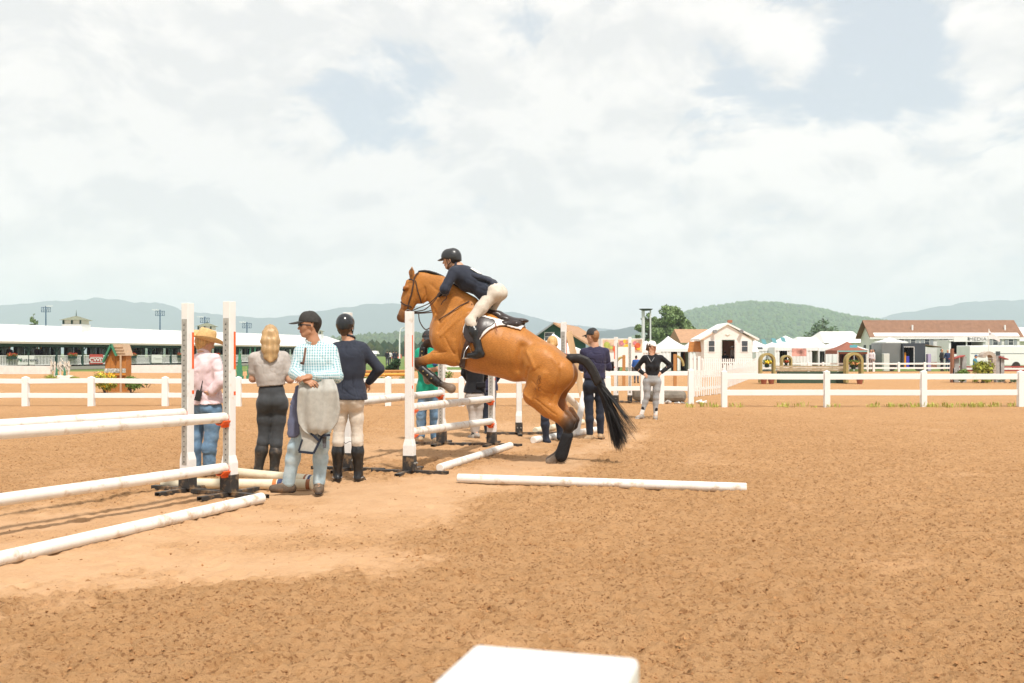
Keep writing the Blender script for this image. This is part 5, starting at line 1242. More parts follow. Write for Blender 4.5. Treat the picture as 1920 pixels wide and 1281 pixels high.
def p_green():
    g = JJ(15.5)
    J = dict(head=g(801, 637), neck=g(802, 653), sh=[g(785, 661), g(822, 661)], el=[g(780, 690, -.03), g(827, 692, -.05)], wr=[g(799, 694, -.22), g(813, 692, -.24)], hip=[g(795, 738), g(812, 738)], kn=[g(790, 780), g(815, 780)], an=[g(789, 820), g(815, 822)], toe=[g(788, 824, -.2), g(818, 828, -.18)])
    def ex(t, P, d):
        q = SDF()
        for i, s_ in ((0, -1), (1, 1)): q.chain([J['sh'][i] + v3(-s_ * .05, -.02, .03), J['sh'][i] + v3(-s_ * .07, -.09, -.08), J['sh'][i] + v3(-s_ * .05, -.115, -.17)], [.055, .05, .045], w=(0, 1, 0), k=.7, sm=.03)
        sdf_obj('blue_vest', q, .010, cloth_mat('blue_vest_cloth', (.06, .14, .36)), t, amp=.004)
    person('man in green tee and jeans with patched cap behind the horse forelegs', J, (.10, -1, -.12), (0, -1, 0), dict(m=GREEN, hem=.02, o=.018, sleeve=.40, amp=.006, flare=.006), dict(m=DENIM, r=(.088, .072, .064), amp=.004, sc=(6, 6, 10)), dict(m=SHOE_T, sole=RUBBER), hat=cap_hat(CAPB, logo=True), hair=short_hair(HAIR_D), skin=SKIN_T, h=.008, wide=1.08,
           hands={0: (np.array((.8, -.3, .1)), np.array((0, .3, -1)), 1, 1.0), 1: (np.array((-.8, -.3, 0)), np.array((0, .3, -1)), -1, 1.0)}, extras=ex)
p_green()
def p_belly():
    g = JJ(16.3)
    J = dict(head=g(893, 640), sh=[g(873, 662), g(910, 662)], el=[g(870, 700, .05), g(914, 698, .05)], wr=[g(880, 716, .16), g(905, 714, .16)], hip=[g(882, 742), g(898, 742)], kn=[g(886, 780), g(898, 780)], an=[g(888, 815), g(893, 812)], toe=[g(880, 820, .15), g(897, 818, -.15)])
    def ex(t, P, d): q = MB(); q.box(Vector(g(902, 722, -.14)), (.15, .05, .09)); q.build('hip_bag', BLK_CLOTH, t, bevel=.01)
    person('person in black jacket and pale grey leggings half hidden behind the belly', J, (0, 1, 0), (0, 1, 0), dict(m=BLK_CLOTH, hem=.05, o=.02, amp=.005), dict(m=GREYT, r=(.086, .056, .044), amp=.003, end=.9), dict(m=SHOE_G, sole=RUBBER, sock=CHAR), hair=bun_hair(HAIR_BR), fem=True, h=.009, hands=False, extras=ex, seat=1.1)
    g = JJ(17.0)
    J = dict(head=g(915, 640), sh=[g(899, 660), g(933, 660)], el=[g(898, 700, .05), g(938, 698, .05)], wr=[g(908, 716, .16), g(930, 714, .16)], hip=[g(908, 738), g(921, 738)], kn=[g(911, 776), g(922, 776)], an=[g(913, 808), g(922, 806)], toe=[g(910, 812, .18), g(925, 810, .18)])
    person('person in navy trousers behind the jump standard under the horse', J, (0, 1, 0), (0, 1, 0), dict(m=NAVYP, hem=.05, o=.016), dict(m=NAVYT, r=(.080, .056, .044), end=.9), dict(m=BOOT_B), hair=short_hair(HAIR_BR), h=.010, hands=False)
p_belly()
def p_rump():
    g = JJ(15.3)
    J = dict(head=g(1036, 645), neck=g(1037, 660), sh=[g(1018, 670), g(1058, 670)], el=[g(1013, 704, .08), g(1062, 704, .08)], wr=[g(1026, 716, .2), g(1050, 716, .2)], hip=[g(1028, 740), g(1046, 740)], kn=[g(1021, 778, -.05), g(1050, 778, .1)], an=[g(1024, 822, -.05), g(1050, 815, .1)], toe=[g(1030, 829, -.12), g(1058, 820, .25)])
    def ex(t, P, d): q = SDF(); K, A_ = J['kn'][0], J['an'][0]; q.cap(K + (A_ - K) * .12, K + (A_ - K) * .14, .066, .066, sm=0); q.cut(-nrm(A_ - K), K + (A_ - K) * .11); q.cut(nrm(A_ - K), K + (A_ - K) * .16); sdf_obj('boot_top_band', q, .007, pm('grey_band', (.35, .36, .38), .7), t)
    person('blond person in navy behind the horse rump, one boot beside the fallen pole', J, (.1, 1, 0), (0, 1, 0), dict(m=NAVYP, hem=.06, o=.014), dict(m=NAVYT, r=(.084, .056, .05), end=.5), dict(m=NAVYT, type='tall'), hair=bun_hair(HAIR_BL), fem=True, h=.009, hands=False, extras=ex)
p_rump()
def p_polo():
    g = JJ(15.8)
    J = dict(head=g(1111, 632), neck=g(1115, 649), sh=[g(1094, 660), g(1136, 660)], el=[g(1091, 690, .05), g(1141, 690, .05)], wr=[g(1108, 682, .22), g(1131, 680, .22)], hip=[g(1103, 722), g(1125, 722)], kn=[g(1105, 772), g(1125, 770)], an=[g(1106, 815), g(1126, 813)], toe=[g(1098, 823, -.02), g(1130, 820, .1)], hup=np.array((-.03, 0, 1)))
    def ex(t, P, d):
        q = SDF(); nk = J['neck']; q.cap(nk + v3(0, 0, -.015), nk + v3(0, 0, .02), .066, .062, sm=.02); q.cut((0, 0, 1), nk + v3(0, 0, .03)); sdf_obj('white_collar', q, .008, WHT, t)
        MB().box(Vector(P(.075, .008, -.05)), (.05, .02, .03)).build('sunglasses', pm('sunglass', (.01, .01, .012), .1, .6), t)
    person('man in navy polo and navy trousers with black cap, back turned', J, (-.72, .68, -.05), (.1, 1, 0), dict(m=NAVYP, hem=.10, o=.018, sleeve=.60, amp=.006, sc=(8, 8, 10)), dict(m=NAVYT, r=(.086, .062, .052), amp=.004), dict(m=SHOE_T, sole=RUBBER), hat=cap_hat(CAPB), hair=short_hair(pm('ginger_hair', (.30, .15, .07), .5, .3, (60, .3))), belt=BELT_P, h=.008, wide=1.1, k=1.0, extras=ex,
           hands={1: (np.array((.6, -.5, .3)), np.array((-1, 0, 0)), -1, .4), 0: False}, seat=1.05)
p_polo()
def p_black():
    g = JJ(20.8)
    J = dict(head=g(1222, 652), neck=g(1222, 664), sh=[g(1208, 671, -.0), g(1240, 671, .0)], el=[g(1194, 690, .08), g(1257, 685, .08)], wr=[g(1207, 701, -.02), g(1239, 699, -.02)], hip=[g(1214, 714), g(1232, 714)], kn=[g(1213, 744), g(1230, 746)], an=[g(1203, 777), g(1229, 779)], toe=[g(1194, 783, -.08), g(1229, 785, -.17)])
    def ex(t, P, d):
        MB().tube([Vector(g(1214, 667, -.05)), Vector(g(1219, 676, -.14)), Vector(g(1221, 679, -.15)), Vector(g(1224, 675, -.14)), Vector(g(1229, 667, -.05))], .006, n=6).build('necklace', CHROME, t, smooth=True)
        for i in (0, 1):
            q = SDF(); K, A_ = J['kn'][i], J['an'][i]; q.cap(K + (A_ - K) * .62, K + (A_ - K) * .85, .047, .042, sm=.01); q.cut((-.7 if i else .7, .6, .2), K + (A_ - K) * .75); sdf_obj('mesh_panel', q, .009, BLK_CLOTH, t)
    person('woman in black top and grey leggings, hands on hips, white cap', J, (.75, -.65, 0), (0, -1, 0), dict(m=BLK_CLOTH, hem=.10, o=.008, amp=.0016, collar=True, ar=(.056, .050, .040), sleeve=1.0), dict(m=GREYL, r=(.090, .056, .042), amp=.003, end=.86, waist=.17), dict(m=SHOE_G, sole=WHT, sock=WHT), hat=cap_hat(CAPW), hair=bun_hair(HAIR_BR),
           fem=True, h=.008, hip_k=1.12, seat=1.08, hands={0: (np.array((.6, -.5, -.5)), np.array((0, 1, 0)), 1, .4), 1: (np.array((-.6, -.5, -.5)), np.array((0, 1, 0)), -1, .4)}, extras=ex)
p_black()
# ================================================================== FAR SETTING: hills, woods, haze
def ridge(name, label, pts, d, span, col, col2, rough=.012, seed=1, bumpsc=.004, front=1.0):
    pts = sorted(pts); xs = np.arange(pts[0][0], pts[-1][0] + 1, 5.0); ys = np.interp(xs, [p[0] for p in pts], [p[1] for p in pts]); ys = ys + (HZ - ys) * rough * (vn(xs * .05, xs * 0, s=seed) + .5 * vn(xs * .17, xs * 0, s=seed + 1))
    X = (xs - 960) / FPX * d; Zr = np.maximum(CAM_H + (HZ - ys) / FPX * d, 0); rows = np.linspace(-1, 1, 41); V = []
    for v in rows:
        prof = (1 - abs(v) ** 1.4) if v < 0 else (1 - v * v)
        y = d + v * span * (front if v < 0 else 1.0); sc = 1 + 0 * v
        n = vn(X / d * 24 + 3, np.full_like(X, v * 5), s=seed + 5) * .55 + .3 * vn(X / d * 60, np.full_like(X, v * 11), s=seed + 6)
        z = Zr * prof * (1 + .30 * n * (1 - abs(1 - abs(v))) * (abs(v) > .01)) ; 
        V.append(np.stack([X, np.full_like(X, y), np.where(abs(v) > .999, -4.0, z - .5)], -1))
    V = np.array(V); n, m = V.shape[:2]; i = np.arange(n * m).reshape(n, m); F = np.stack([i[:-1, :-1], i[:-1, 1:], i[1:, 1:], i[1:, :-1]], -1).reshape(-1, 4)
    mt = pm(name + '_woods_' + str(seed), col, .95, .05, None, None, dirt=(col2, bumpsc, .35, .65, 1.0)); o = mesh_np(name, V.reshape(-1, 3), F, mt); tag(o, label, kind='structure'); return V
ridge('hills', 'long blue mountain range on the left horizon', [(-700, 600), (-300, 580), (-60, 574), (0, 572), (60, 567), (95, 563), (130, 565), (165, 560), (185, 559), (215, 562), (250, 567), (290, 567), (320, 574), (350, 585), (400, 588), (440, 592), (480, 597), (520, 595), (560, 590), (600, 583), (640, 576), (690, 571), (725, 568), (760, 571), (800, 577), (880, 579), (960, 585), (1000, 595), (1050, 606), (1100, 612), (1180, 622), (1260, 640), (1340, 663)],
      6000, 500, (.025, .040, .045), (.038, .055, .050), .02, 1, .0012)
ridge('hills', 'pale blue mountains on the far right horizon', [(1380, 663), (1480, 630), (1560, 612), (1630, 602), (1700, 585), (1760, 575), (1800, 568), (1850, 564), (1920, 562), (2000, 560), (2200, 570), (2600, 590), (3000, 640)], 6200, 500, (.025, .040, .045), (.038, .055, .050), .02, 5, .0012)
ridge('hills', 'grey blue spur behind the green barn', [(950, 663), (1040, 645), (1120, 622), (1190, 612), (1250, 604), (1330, 606), (1420, 630), (1500, 663)], 3300, 700, (.025, .040, .045), (.038, .055, .050), .03, 9, .002)
HILL = ridge('hills', 'wooded green hill behind the white tents', [(1120, 663), (1180, 640), (1230, 614), (1280, 591), (1305, 584), (1330, 579), (1365, 573), (1400, 571), (1430, 571), (1465, 573), (1500, 580), (1540, 590), (1590, 598), (1640, 604), (1700, 612), (1780, 622), (1900, 630), (2050, 640), (2300, 663)], 2700, 800, (.065, .120, .045), (.095, .150, .060), .02, 13, .010)
HILL2 = ridge('hills', 'low wooded rise left of the horse', [(380, 663), (520, 650), (620, 640), (690, 634), (730, 631), (770, 629), (810, 630), (860, 634), (950, 644), (1060, 655), (1150, 663)], 1800, 450, (.05, .085, .035), (.10, .14, .06), .03, 17, .014)
def forest(name, label, V, n, size, seed, lo=0.02, col=(.030, .058, .022), shape=1.7, xr=None):
    rd = np.random.default_rng(seed); R_, C_ = V.shape[:2]
    r = rd.random(n) * (R_ // 2 + 2); c = rd.random(n) * (C_ - 2); r0, c0 = r.astype(int), c.astype(int); fr, fc = (r - r0)[:, None], (c - c0)[:, None]
    r1 = np.minimum(r0 + 1, R_ - 1); P = (V[r0, c0] * (1 - fr) + V[r1, c0] * fr) * (1 - fc) + (V[r0, c0 + 1] * (1 - fr) + V[r1, c0 + 1] * fr) * fc
    P = P[P[:, 2] > lo]; N = len(P); k = 6; ring = np.array([(math.cos(a), math.sin(a)) for a in np.arange(k) * 2 * math.pi / k])
    s = size * (.6 + .8 * rd.random(N)); hgt = s * shape * (.8 + .5 * rd.random(N)); Vt = np.zeros((N, 2 * k + 1, 3))
    for j in range(k):
        w = (.8 + .5 * rd.random(N)); Vt[:, j, 0] = ring[j, 0] * s * w * .7; Vt[:, j, 1] = ring[j, 1] * s * w * .7; Vt[:, j, 2] = -.5
        w = (.7 + .5 * rd.random(N)); Vt[:, k + j, 0] = ring[j, 0] * s * w * .75; Vt[:, k + j, 1] = ring[j, 1] * s * w * .75; Vt[:, k + j, 2] = hgt * (.5 + .15 * rd.random(N))
    Vt[:, 2 * k, 2] = hgt; Vt += P[:, None, :]; F = []
    for j in range(k): a, b = j, (j + 1) % k; F += [(a, b, k + b), (a, k + b, k + a), (k + a, k + b, 2 * k)]
    F = (np.array(F)[None] + (np.arange(N) * (2 * k + 1))[:, None, None]).reshape(-1, 3)
    tone = (.8 + .4 * rd.random((N, 1))) * (np.array(col)[None] + np.array((.030, .022, .0))[None] * rd.random((N, 1)) ** 2); C = np.repeat(tone, 2 * k + 1, 0)
    o = mesh_np(name, Vt.reshape(-1, 3), F, pm('far_foliage', (.1, .1, .1), .95, .05, None, None, attr=True), colors=C, smooth=True); tag(o, label, 'woods', kind='stuff')
forest('woods', 'forest covering the green hill behind the tents', HILL, 14000, 5.4, 3, col=(.075, .135, .050), shape=1.3)
forest('woods', 'trees scattered over the low rise left of the horse', HILL2, 2400, 4.6, 4, col=(.07, .11, .05), shape=1.4)
tl_ = np.array([[(gx(x, d_), d_, -1.0) for x in np.linspace(560, 1000, 60)] for d_ in np.linspace(470, 560, 8)]); tl_[..., 2] += 1.2
forest('woods', 'dark tree line at the far end of the showground', tl_, 420, 3.0, 6, lo=-5, col=(.020, .040, .022), shape=1.7)
# haze: one closed box of thin air around camera, ground and hills
hz = MB().bb(-7800, 7800, -350, 7000, -1.5, 352).build('haze', bpy.data.materials.new('haze_air')); tag(hz, 'thin summer haze in the valley air', 'haze', kind='stuff')
mh_ = MATS['haze'] = hz.data.materials[0]; mh_.use_nodes = True; mh_.cycles.homogeneous_volume = True; nt_ = mh_.node_tree; nt_.nodes.clear(); ov = nod(nt_, 'ShaderNodeOutputMaterial'); pv = nod(nt_, 'ShaderNodeVolumePrincipled', {'Color': (.76, .86, 1.0, 1), 'Density': 2.15e-4, 'Anisotropy': 0.0, 'Density Attribute': ''}); nt_.links.new(pv.outputs[0], ov.inputs['Volume'])
# ================================================================== TREES
def leafy(name, mat, parent, blobs, n, size, seed, flat=.5):
    """crown of small leaf-spray faces filling a set of blobs"""
    rd = np.random.default_rng(seed); w = np.array([b[3] ** 2 for b in blobs]); w = w / w.sum(); ix = rd.choice(len(blobs), n, p=w); B = np.array([b[:3] for b in blobs])[ix]; Rr = np.array([b[3] for b in blobs])[ix]
    dv = rd.normal(size=(n, 3)); dv /= np.linalg.norm(dv, axis=1)[:, None]; P = B + dv * (Rr * (.55 + .5 * rd.random(n) ** .6))[:, None] * np.array((1, 1, flat if False else .8))
    a = rd.normal(size=(n, 3)); a /= np.linalg.norm(a, axis=1)[:, None]; b = np.cross(a, dv + .3 * rd.normal(size=(n, 3))); b /= np.linalg.norm(b, axis=1)[:, None] + 1e-9; s = size * (.6 + .8 * rd.random(n))[:, None]
    V = np.stack([P - a * s, P + b * s * .55, P + a * s, P - b * s * .55], 1).reshape(-1, 3); F = np.arange(4 * n).reshape(n, 4); C = np.repeat(.55 + .9 * rd.random((n, 1)), 4, 0) * np.ones(3)
    return mesh_np(name, V, F, mat, parent, colors=C * np.array(mat['tone'])[None], smooth=False)
def leafmat(name, c): m = pm(name, c, .8, .15, None, None, attr=True); m['tone'] = c; return m
LEAF_P = leafmat('pine_needles', (.17, .24, .10)); LEAF_S = leafmat('spruce_needles', (.15, .22, .13)); LEAF_B = leafmat('bush_leaves', (.14, .22, .05)); LEAF_Y = leafmat('yellow_green_leaves', (.30, .32, .06)); FLOW_R = leafmat('red_flowers', (.60, .09, .05)); FLOW_Y = leafmat('yellow_flowers', (.75, .55, .05)); FLOW_O = leafmat('peach_flowers', (.70, .35, .16))
BARK = pm('bark', (.10, .07, .05), .9, .1, (8, .3), (10, .6, .02))
def tree(label, px, d, ytop, wpx, mat, n, seed, conic=True, cat='tree', name='tree', fuzzy=.35, base=None):
    h = gz(ytop, d); x = gx(px, d); w = wpx / FPX * d / 2; t = thing(name, label, cat, (x, d, 0)); rd = random.Random(seed)
    q = MB(); q.tube([(x + rd.uniform(-.02, .02) * h, d, h * k_ / 6) for k_ in range(7)], [max(.02, h * .022 * (1 - k_ / 6.5)) for k_ in range(7)], n=8)
    blobs = []
    lv = 11 if conic else 10
    for k_ in range(lv):
        f = k_ / (lv - 1); z = h * (.14 + .84 * f); rr = w * ((1 - f) ** .8 if conic else math.sqrt(max(.02, 1 - (2 * f - .75) ** 2 * .75)))
        m = 1 if f > .95 else max(3, int(9 * (1 - f * .5)))
        for j in range(m):
            a = rd.uniform(0, 6.28); e = rr * rd.uniform(.35, 1.05) * (0 if f > .95 else 1); br = max(h * .03, (w * .26 if not conic else w * .42 * (1.15 - f))) * rd.uniform(.7, 1.3); p = (x + e * math.cos(a), d + e * math.sin(a), z + rd.uniform(-.04, .04) * h - (.03 * h if conic else 0)); blobs.append((*p, br))
            if j % 2 == 0 and f < .9: q.tube([(x, d, z - .02 * h), ((x + p[0]) / 2, (d + p[1]) / 2, z - .01 * h), p], [h * .008, h * .006, h * .003], n=5)
    q.build('trunk', BARK, t, smooth=True); leafy('crown', mat, t, blobs, n, h * .027, seed); return t
tree('broad dark pine standing behind the white tents and twin columns', 1262, 165, 577, 84, LEAF_P, 16000, 21, conic=False)
tree('smaller olive pine left of the broad pine, behind the twin columns', 1216, 175, 588, 52, LEAF_P, 8000, 22, conic=False)
tree('pointed spruce rising above the white tents near the brown roofed building', 1543, 190, 593, 92, LEAF_S, 11000, 23)
tree('thin little tree poking above the white pavilion roof', 64, 150, 589, 20, LEAF_P, 900, 24, conic=False)
def bush(label, px, py, d, w, h, mat=LEAF_B, n=500, seed=1, z0=None, name='bush', cat='bush', flow=None):
    z0 = 0 if z0 is None else z0; x = gx(px, d); t = thing(name, label, cat, (x, d, z0)); rd = random.Random(seed); bl = [(x + rd.uniform(-.5, .5) * w * .7, d + rd.uniform(-.3, .3) * w * .6, z0 + h * rd.uniform(.3, .72), max(.06, h * .30) * rd.uniform(.7, 1.2)) for _ in range(12)]
    leafy('leaves', mat, t, bl, n, max(.03, h * .07), seed)
    st = MB()
    for b in bl[:6]: st.tube([(x + (b[0] - x) * .2, d, z0), (b[0], b[1], b[2])], .012, n=5)
    st.build('stems', BARK, t, kind='stuff')
    if flow: leafy('flowers', flow, t, [(b[0], b[1] - .02, b[2] + h * .10, b[3]) for b in bl[::2]], n // 3, max(.025, h * .06), seed + 9)
    return t
# ================================================================== LONG PAVILION ON THE LEFT
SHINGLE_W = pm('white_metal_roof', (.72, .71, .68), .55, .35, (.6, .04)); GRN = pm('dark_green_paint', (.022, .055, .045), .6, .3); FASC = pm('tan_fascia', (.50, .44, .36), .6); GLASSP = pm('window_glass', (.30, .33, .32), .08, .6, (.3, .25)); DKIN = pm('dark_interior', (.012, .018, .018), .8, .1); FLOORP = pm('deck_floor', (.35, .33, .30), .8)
def pavilion():
    p0 = Vector((-41.1, 80, 0)); p1 = Vector((-27.2, 130, 0)); e = (p1 - p0).normalized(); n = Vector((e.y, -e.x, 0)); L = (p1 - p0).length; s0, s1 = -8, L + 16
    t = thing('pavilion', 'long open pavilion with white roof, green posts and white railing', 'pavilion', tuple(p0))
    def W(s, o, z): return p0 + e * s + n * o + Vector((0, 0, z))
    def slab(name, pts, th, m): q = MB(); v = [Vector(p) for p in pts]; q.add(v + [p - Vector((0, 0, th)) for p in v], [(0, 1, 2, 3), (7, 6, 5, 4), (0, 4, 5, 1), (1, 5, 6, 2), (2, 6, 7, 3), (3, 7, 4, 0)]); return q.build(name, m, t)
    ez, rz = 2.36, 3.92
    rf = slab('roof', [W(s0, .4, ez), W(s1, .4, ez), W(s1, -4.6, rz), W(s0, -4.6, rz)], .05, SHINGLE_W); slab('roof', [W(s0, -4.6, rz), W(s1, -4.6, rz), W(s1, -9.8, ez), W(s0, -9.8, ez)], .05, SHINGLE_W)
    sm_ = MB()
    for k in range(int((s1 - s0) / 1.2)): s = s0 + .6 + k * 1.2; sm_.beam(W(s, .41, ez + .015), W(s, -4.58, rz + .015), .03, .02)
    sm_.build('roof_seams', SHINGLE_W, rf, kind='stuff')
    def bar(name, s_a, o_a, z_a, s_b, o_b, z_b, w, h, m, par=None): q = MB(); q.beam(W(s_a, o_a, z_a), W(s_b, o_b, z_b), w, h); return q.build(name, m, par or t)
    bar('fascia', s0, .42, ez - .10, s1, .42, ez - .10, .04, .16, FASC); bar('beam', s0, .12, ez - .30, s1, .12, ez - .30, .16, .26, GRN)
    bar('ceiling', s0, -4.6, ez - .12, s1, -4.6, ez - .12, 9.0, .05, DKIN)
    slab('deck', [W(s0, .3, .25), W(s1, .3, .25), W(s1, -9.6, .25), W(s0, -9.6, .25)], .28, FLOORP)
    k = 0; s = s0 + 1.0; bays = []
    while s < s1:
        bays.append(s); q = MB(); q.beam(W(s, .1, .25), W(s, .1, ez - .43), .17, .17); po = q.build('post', GRN, t); q = MB(); q.beam(W(s + .06, .1, ez - .85), W(s + .5, .1, ez - .43), .07, .08); q.beam(W(s - .06, .1, ez - .85), W(s - .5, .1, ez - .43), .07, .08); q.build('brace', GRN, po, kind='stuff')
        s += 3.3
    for a, b in zip(bays[:-1], bays[1:]):
        q = MB(); q.beam(W(a + .1, .1, 1.18), W(b - .1, .1, 1.18), .08, .07); q.beam(W(a + .1, .1, .42), W(b - .1, .1, .42), .06, .06); m_ = int((b - a - .2) / .17)
        for j in range(m_): q.beam(W(a + .16 + j * .17, .1, .45), W(a + .16 + j * .17, .1, 1.15), .035, .085)
        q.build('railing', W_VINYL, t, kind='stuff')
        w = MB(); w.beam(W(a + .5, -7.5, 1.35), W(a + 1.55, -7.5, 1.35), .03, 1.25); o = w.build('window', GLASSP, t); w = MB(); w.beam(W(a + 1.02, -7.48, .73), W(a + 1.02, -7.48, 1.98), .05, .07); w.build('mullion', W_VINYL, o)
        w = MB(); w.beam(W(a + 1.9, -7.5, 1.35), W(b - .25, -7.5, 1.35), .03, 1.25); o = w.build('window', GLASSP, t); w = MB(); w.beam(W(a + 2.4, -7.48, .73), W(a + 2.4, -7.48, 1.98), .05, .06); w.build('mullion', W_VINYL, o)
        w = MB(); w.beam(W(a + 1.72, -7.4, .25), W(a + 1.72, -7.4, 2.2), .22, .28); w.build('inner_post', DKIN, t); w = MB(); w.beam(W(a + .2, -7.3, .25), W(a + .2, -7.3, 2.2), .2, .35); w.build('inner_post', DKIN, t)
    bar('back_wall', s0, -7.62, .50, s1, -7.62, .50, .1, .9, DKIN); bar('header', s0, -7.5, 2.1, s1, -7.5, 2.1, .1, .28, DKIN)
    COPR = pm('green_grey_shingle', (.20, .21, .15), .8, .2, (5, .2))
    for px_, sc in ((143, .55), (388, .50), (593, .52)):
        s = min(np.arange(-8, 66, .05), key=lambda q_: abs(W(q_, -4.0, 0).x / W(q_, -4.0, 0).y * FPX + 960 - px_)); c = W(float(s), -4.0, 0); q = MB(); q.bb(c.x - 1.7 * sc, c.x + 1.7 * sc, c.y - 1.0, c.y + 1.0, rz - 1.0, rz + .20); o = q.build('cupola', W_VINYL, t)
        q = MB(); q.bb(c.x - 1.5 * sc, c.x + 1.5 * sc, c.y - .9, c.y + .9, rz + .20, rz + .58); q.build('louvre', pm('cream_louvre', (.62, .60, .50), .7), o)
        for a in (-1.45, 0, 1.45): MB().bb(c.x + a * sc - .07, c.x + a * sc + .07, c.y - 1.0, c.y - .903, rz + .20, rz + .58).build('cupola_post', GRN, o)
        q = MB(); z = rz + .58; q.add([(c.x - 1.95 * sc, c.y - 1.3, z), (c.x + 1.95 * sc, c.y - 1.3, z), (c.x + 1.95 * sc, c.y + 1.3, z), (c.x - 1.95 * sc, c.y + 1.3, z), (c.x - .12, c.y, z + .42), (c.x + .12, c.y, z + .42)], [(3, 2, 1, 0), (0, 1, 5, 4), (1, 2, 5), (2, 3, 4, 5), (3, 0, 4)]); q.build('cupola_roof', COPR, o)
        MB().cyl((c.x, c.y, z + .4), (c.x, c.y, z + 1.0), .045, .01, n=8).build('spire', GRN, o)
    return W
PAV = pavilion()
def text(name, body, loc, size, mat, parent, rz=0, bold=0.0, xs=1.0):
    cu = bpy.data.curves.new(name, 'FONT'); cu.body = body; cu.size = size; cu.align_x = 'CENTER'; cu.align_y = 'CENTER'; cu.extrude = .004; cu.offset = bold; o = bpy.data.objects.new(name, cu); COL.objects.link(o); cu.materials.append(mat)
    off = Vector(parent.location) if parent else Vector((0, 0, 0)); o.location = Vector(loc) - off; o.rotation_euler = (R(90), 0, rz); o.scale = (xs, 1, 1); bpy.context.view_layer.update(); me = bpy.data.meshes.new_from_object(o.evaluated_get(bpy.context.evaluated_depsgraph_get())); r_ = bpy.data.objects.new(name, me); COL.objects.link(r_); r_.location = o.location; r_.rotation_euler = o.rotation_euler; r_.scale = o.scale; r_.parent = parent; bpy.data.objects.remove(o); return r_
RZP = math.atan2(.965, .264) - 0        # railing direction
def banner(name, label, s, wid, z0, z1, mat, o_=.17):
    c = PAV(s, o_, 0); t = thing(name, label, 'banner', tuple(c)); q = MB(); a, b = PAV(s - wid / 2, o_, (z0 + z1) / 2), PAV(s + wid / 2, o_, (z0 + z1) / 2); q.beam(a, b, .02, z1 - z0); q.build('panel', mat, t); return t
def at_s(px):
    """station along the pavilion front seen at a pixel column"""
    best = min(np.arange(-8, 60, .02), key=lambda s: abs((PAV(s, .17, 0).x / PAV(s, .17, 0).y) * FPX + 960 - px)); return float(best)
INK = pm('ink_grey', (.10, .12, .13), .7); GREENINK = pm('ink_green', (.05, .18, .10), .7); REDP = pm('banner_red', (.52, .085, .07), .7); WP = pm('banner_white', (.78, .77, .75), .7); FAINT = pm('ink_faint', (.55, .56, .57), .7)
rzb = math.atan2(50, 13.9)
sN = at_s(49); tN = banner('banner', 'white railing banner lettered Nutrena', sN, at_s(65) - at_s(33), .45, 1.22, WP)
text('lettering', 'Nutrena', PAV(at_s(52), .21, .83), .40, INK, tN, rzb, .004, 1.75)
MB().beam(PAV(at_s(36), .21, .93), PAV(at_s(39), .21, .72), .01, .12).build('leaf_mark', GREENINK, tN)
sC = at_s(180.5); tC = banner('banner', 'red and white railing banner lettered CWD', sC, at_s(193) - at_s(168), .40, 1.30, REDP)
fr_ = [(168.8 + .6, 1.02), (189.6, 1.02), (191.5, .93), (191.5, .55), (169.6, .55)]
for (a, za), (b, zb) in zip(fr_, fr_[1:] + fr_[:1]): MB().beam(PAV(at_s(a), .20, za), PAV(at_s(b), .20, zb), .01, .05).build('border', WP, tC)
text('lettering', 'CWD', PAV(sC, .21, .78), .42, WP, tC, rzb, .010, 1.95)
sM = at_s(293); tM = banner('banner', 'plain white railing banner with a faint grey mark between flower boxes', sM, at_s(304) - at_s(283), .45, 1.25, WP)
MB().tube([PAV(at_s(287.5), .20, .70), PAV(at_s(288), .20, .95), PAV(at_s(290), .20, 1.0), PAV(at_s(291), .20, .85), PAV(at_s(296), .20, .88), PAV(at_s(302), .20, .86)], .02, n=5).build('faint_mark', FAINT, tM)
for i, px in enumerate((134, 247, 337, 20, 405)):
    s = at_s(px); c = PAV(s, .30, 1.05); t = thing('flower_box', ['flower box right of the birch panel on the railing', 'red flower box on the railing right of the wooden house', 'flower box on the railing beside the left jump standard', 'flower box on the railing at the far left', 'flower box on the railing behind the straw hat'][i], 'flower box', tuple(c)); MB().beam(PAV(s - .45, .30, 1.02), PAV(s + .45, .30, 1.02), .22, .2).build('trough', GRN, t)
    bl = [tuple(PAV(s + x, .30, 1.22)) + (.17,) for x in (-.35, -.1, .15, .38)]; leafy('leaves', LEAF_B, t, bl, 160, .06, i); leafy('flowers', FLOW_R, t, [(b[0], b[1] - .03, b[2] + .07, b[3]) for b in bl], 130, .055, i + 40)
# low white wall in front of the railing
for a, b, d_, lab in ((-40, 95, 66, 'left length of low white wall in front of the pavilion'), (240, 420, 70, 'right length of low white wall in front of the pavilion')):
    q = MB(); q.bb(gx(a, d_), gx(b, d_), d_, d_ + .2, 0, .55); o = q.build('low_wall', pm('white_masonry', (.70, .68, .65), .8, .2, (3, .08), (14, .4, .02)), bevel=.01); tag(o, lab, 'wall')
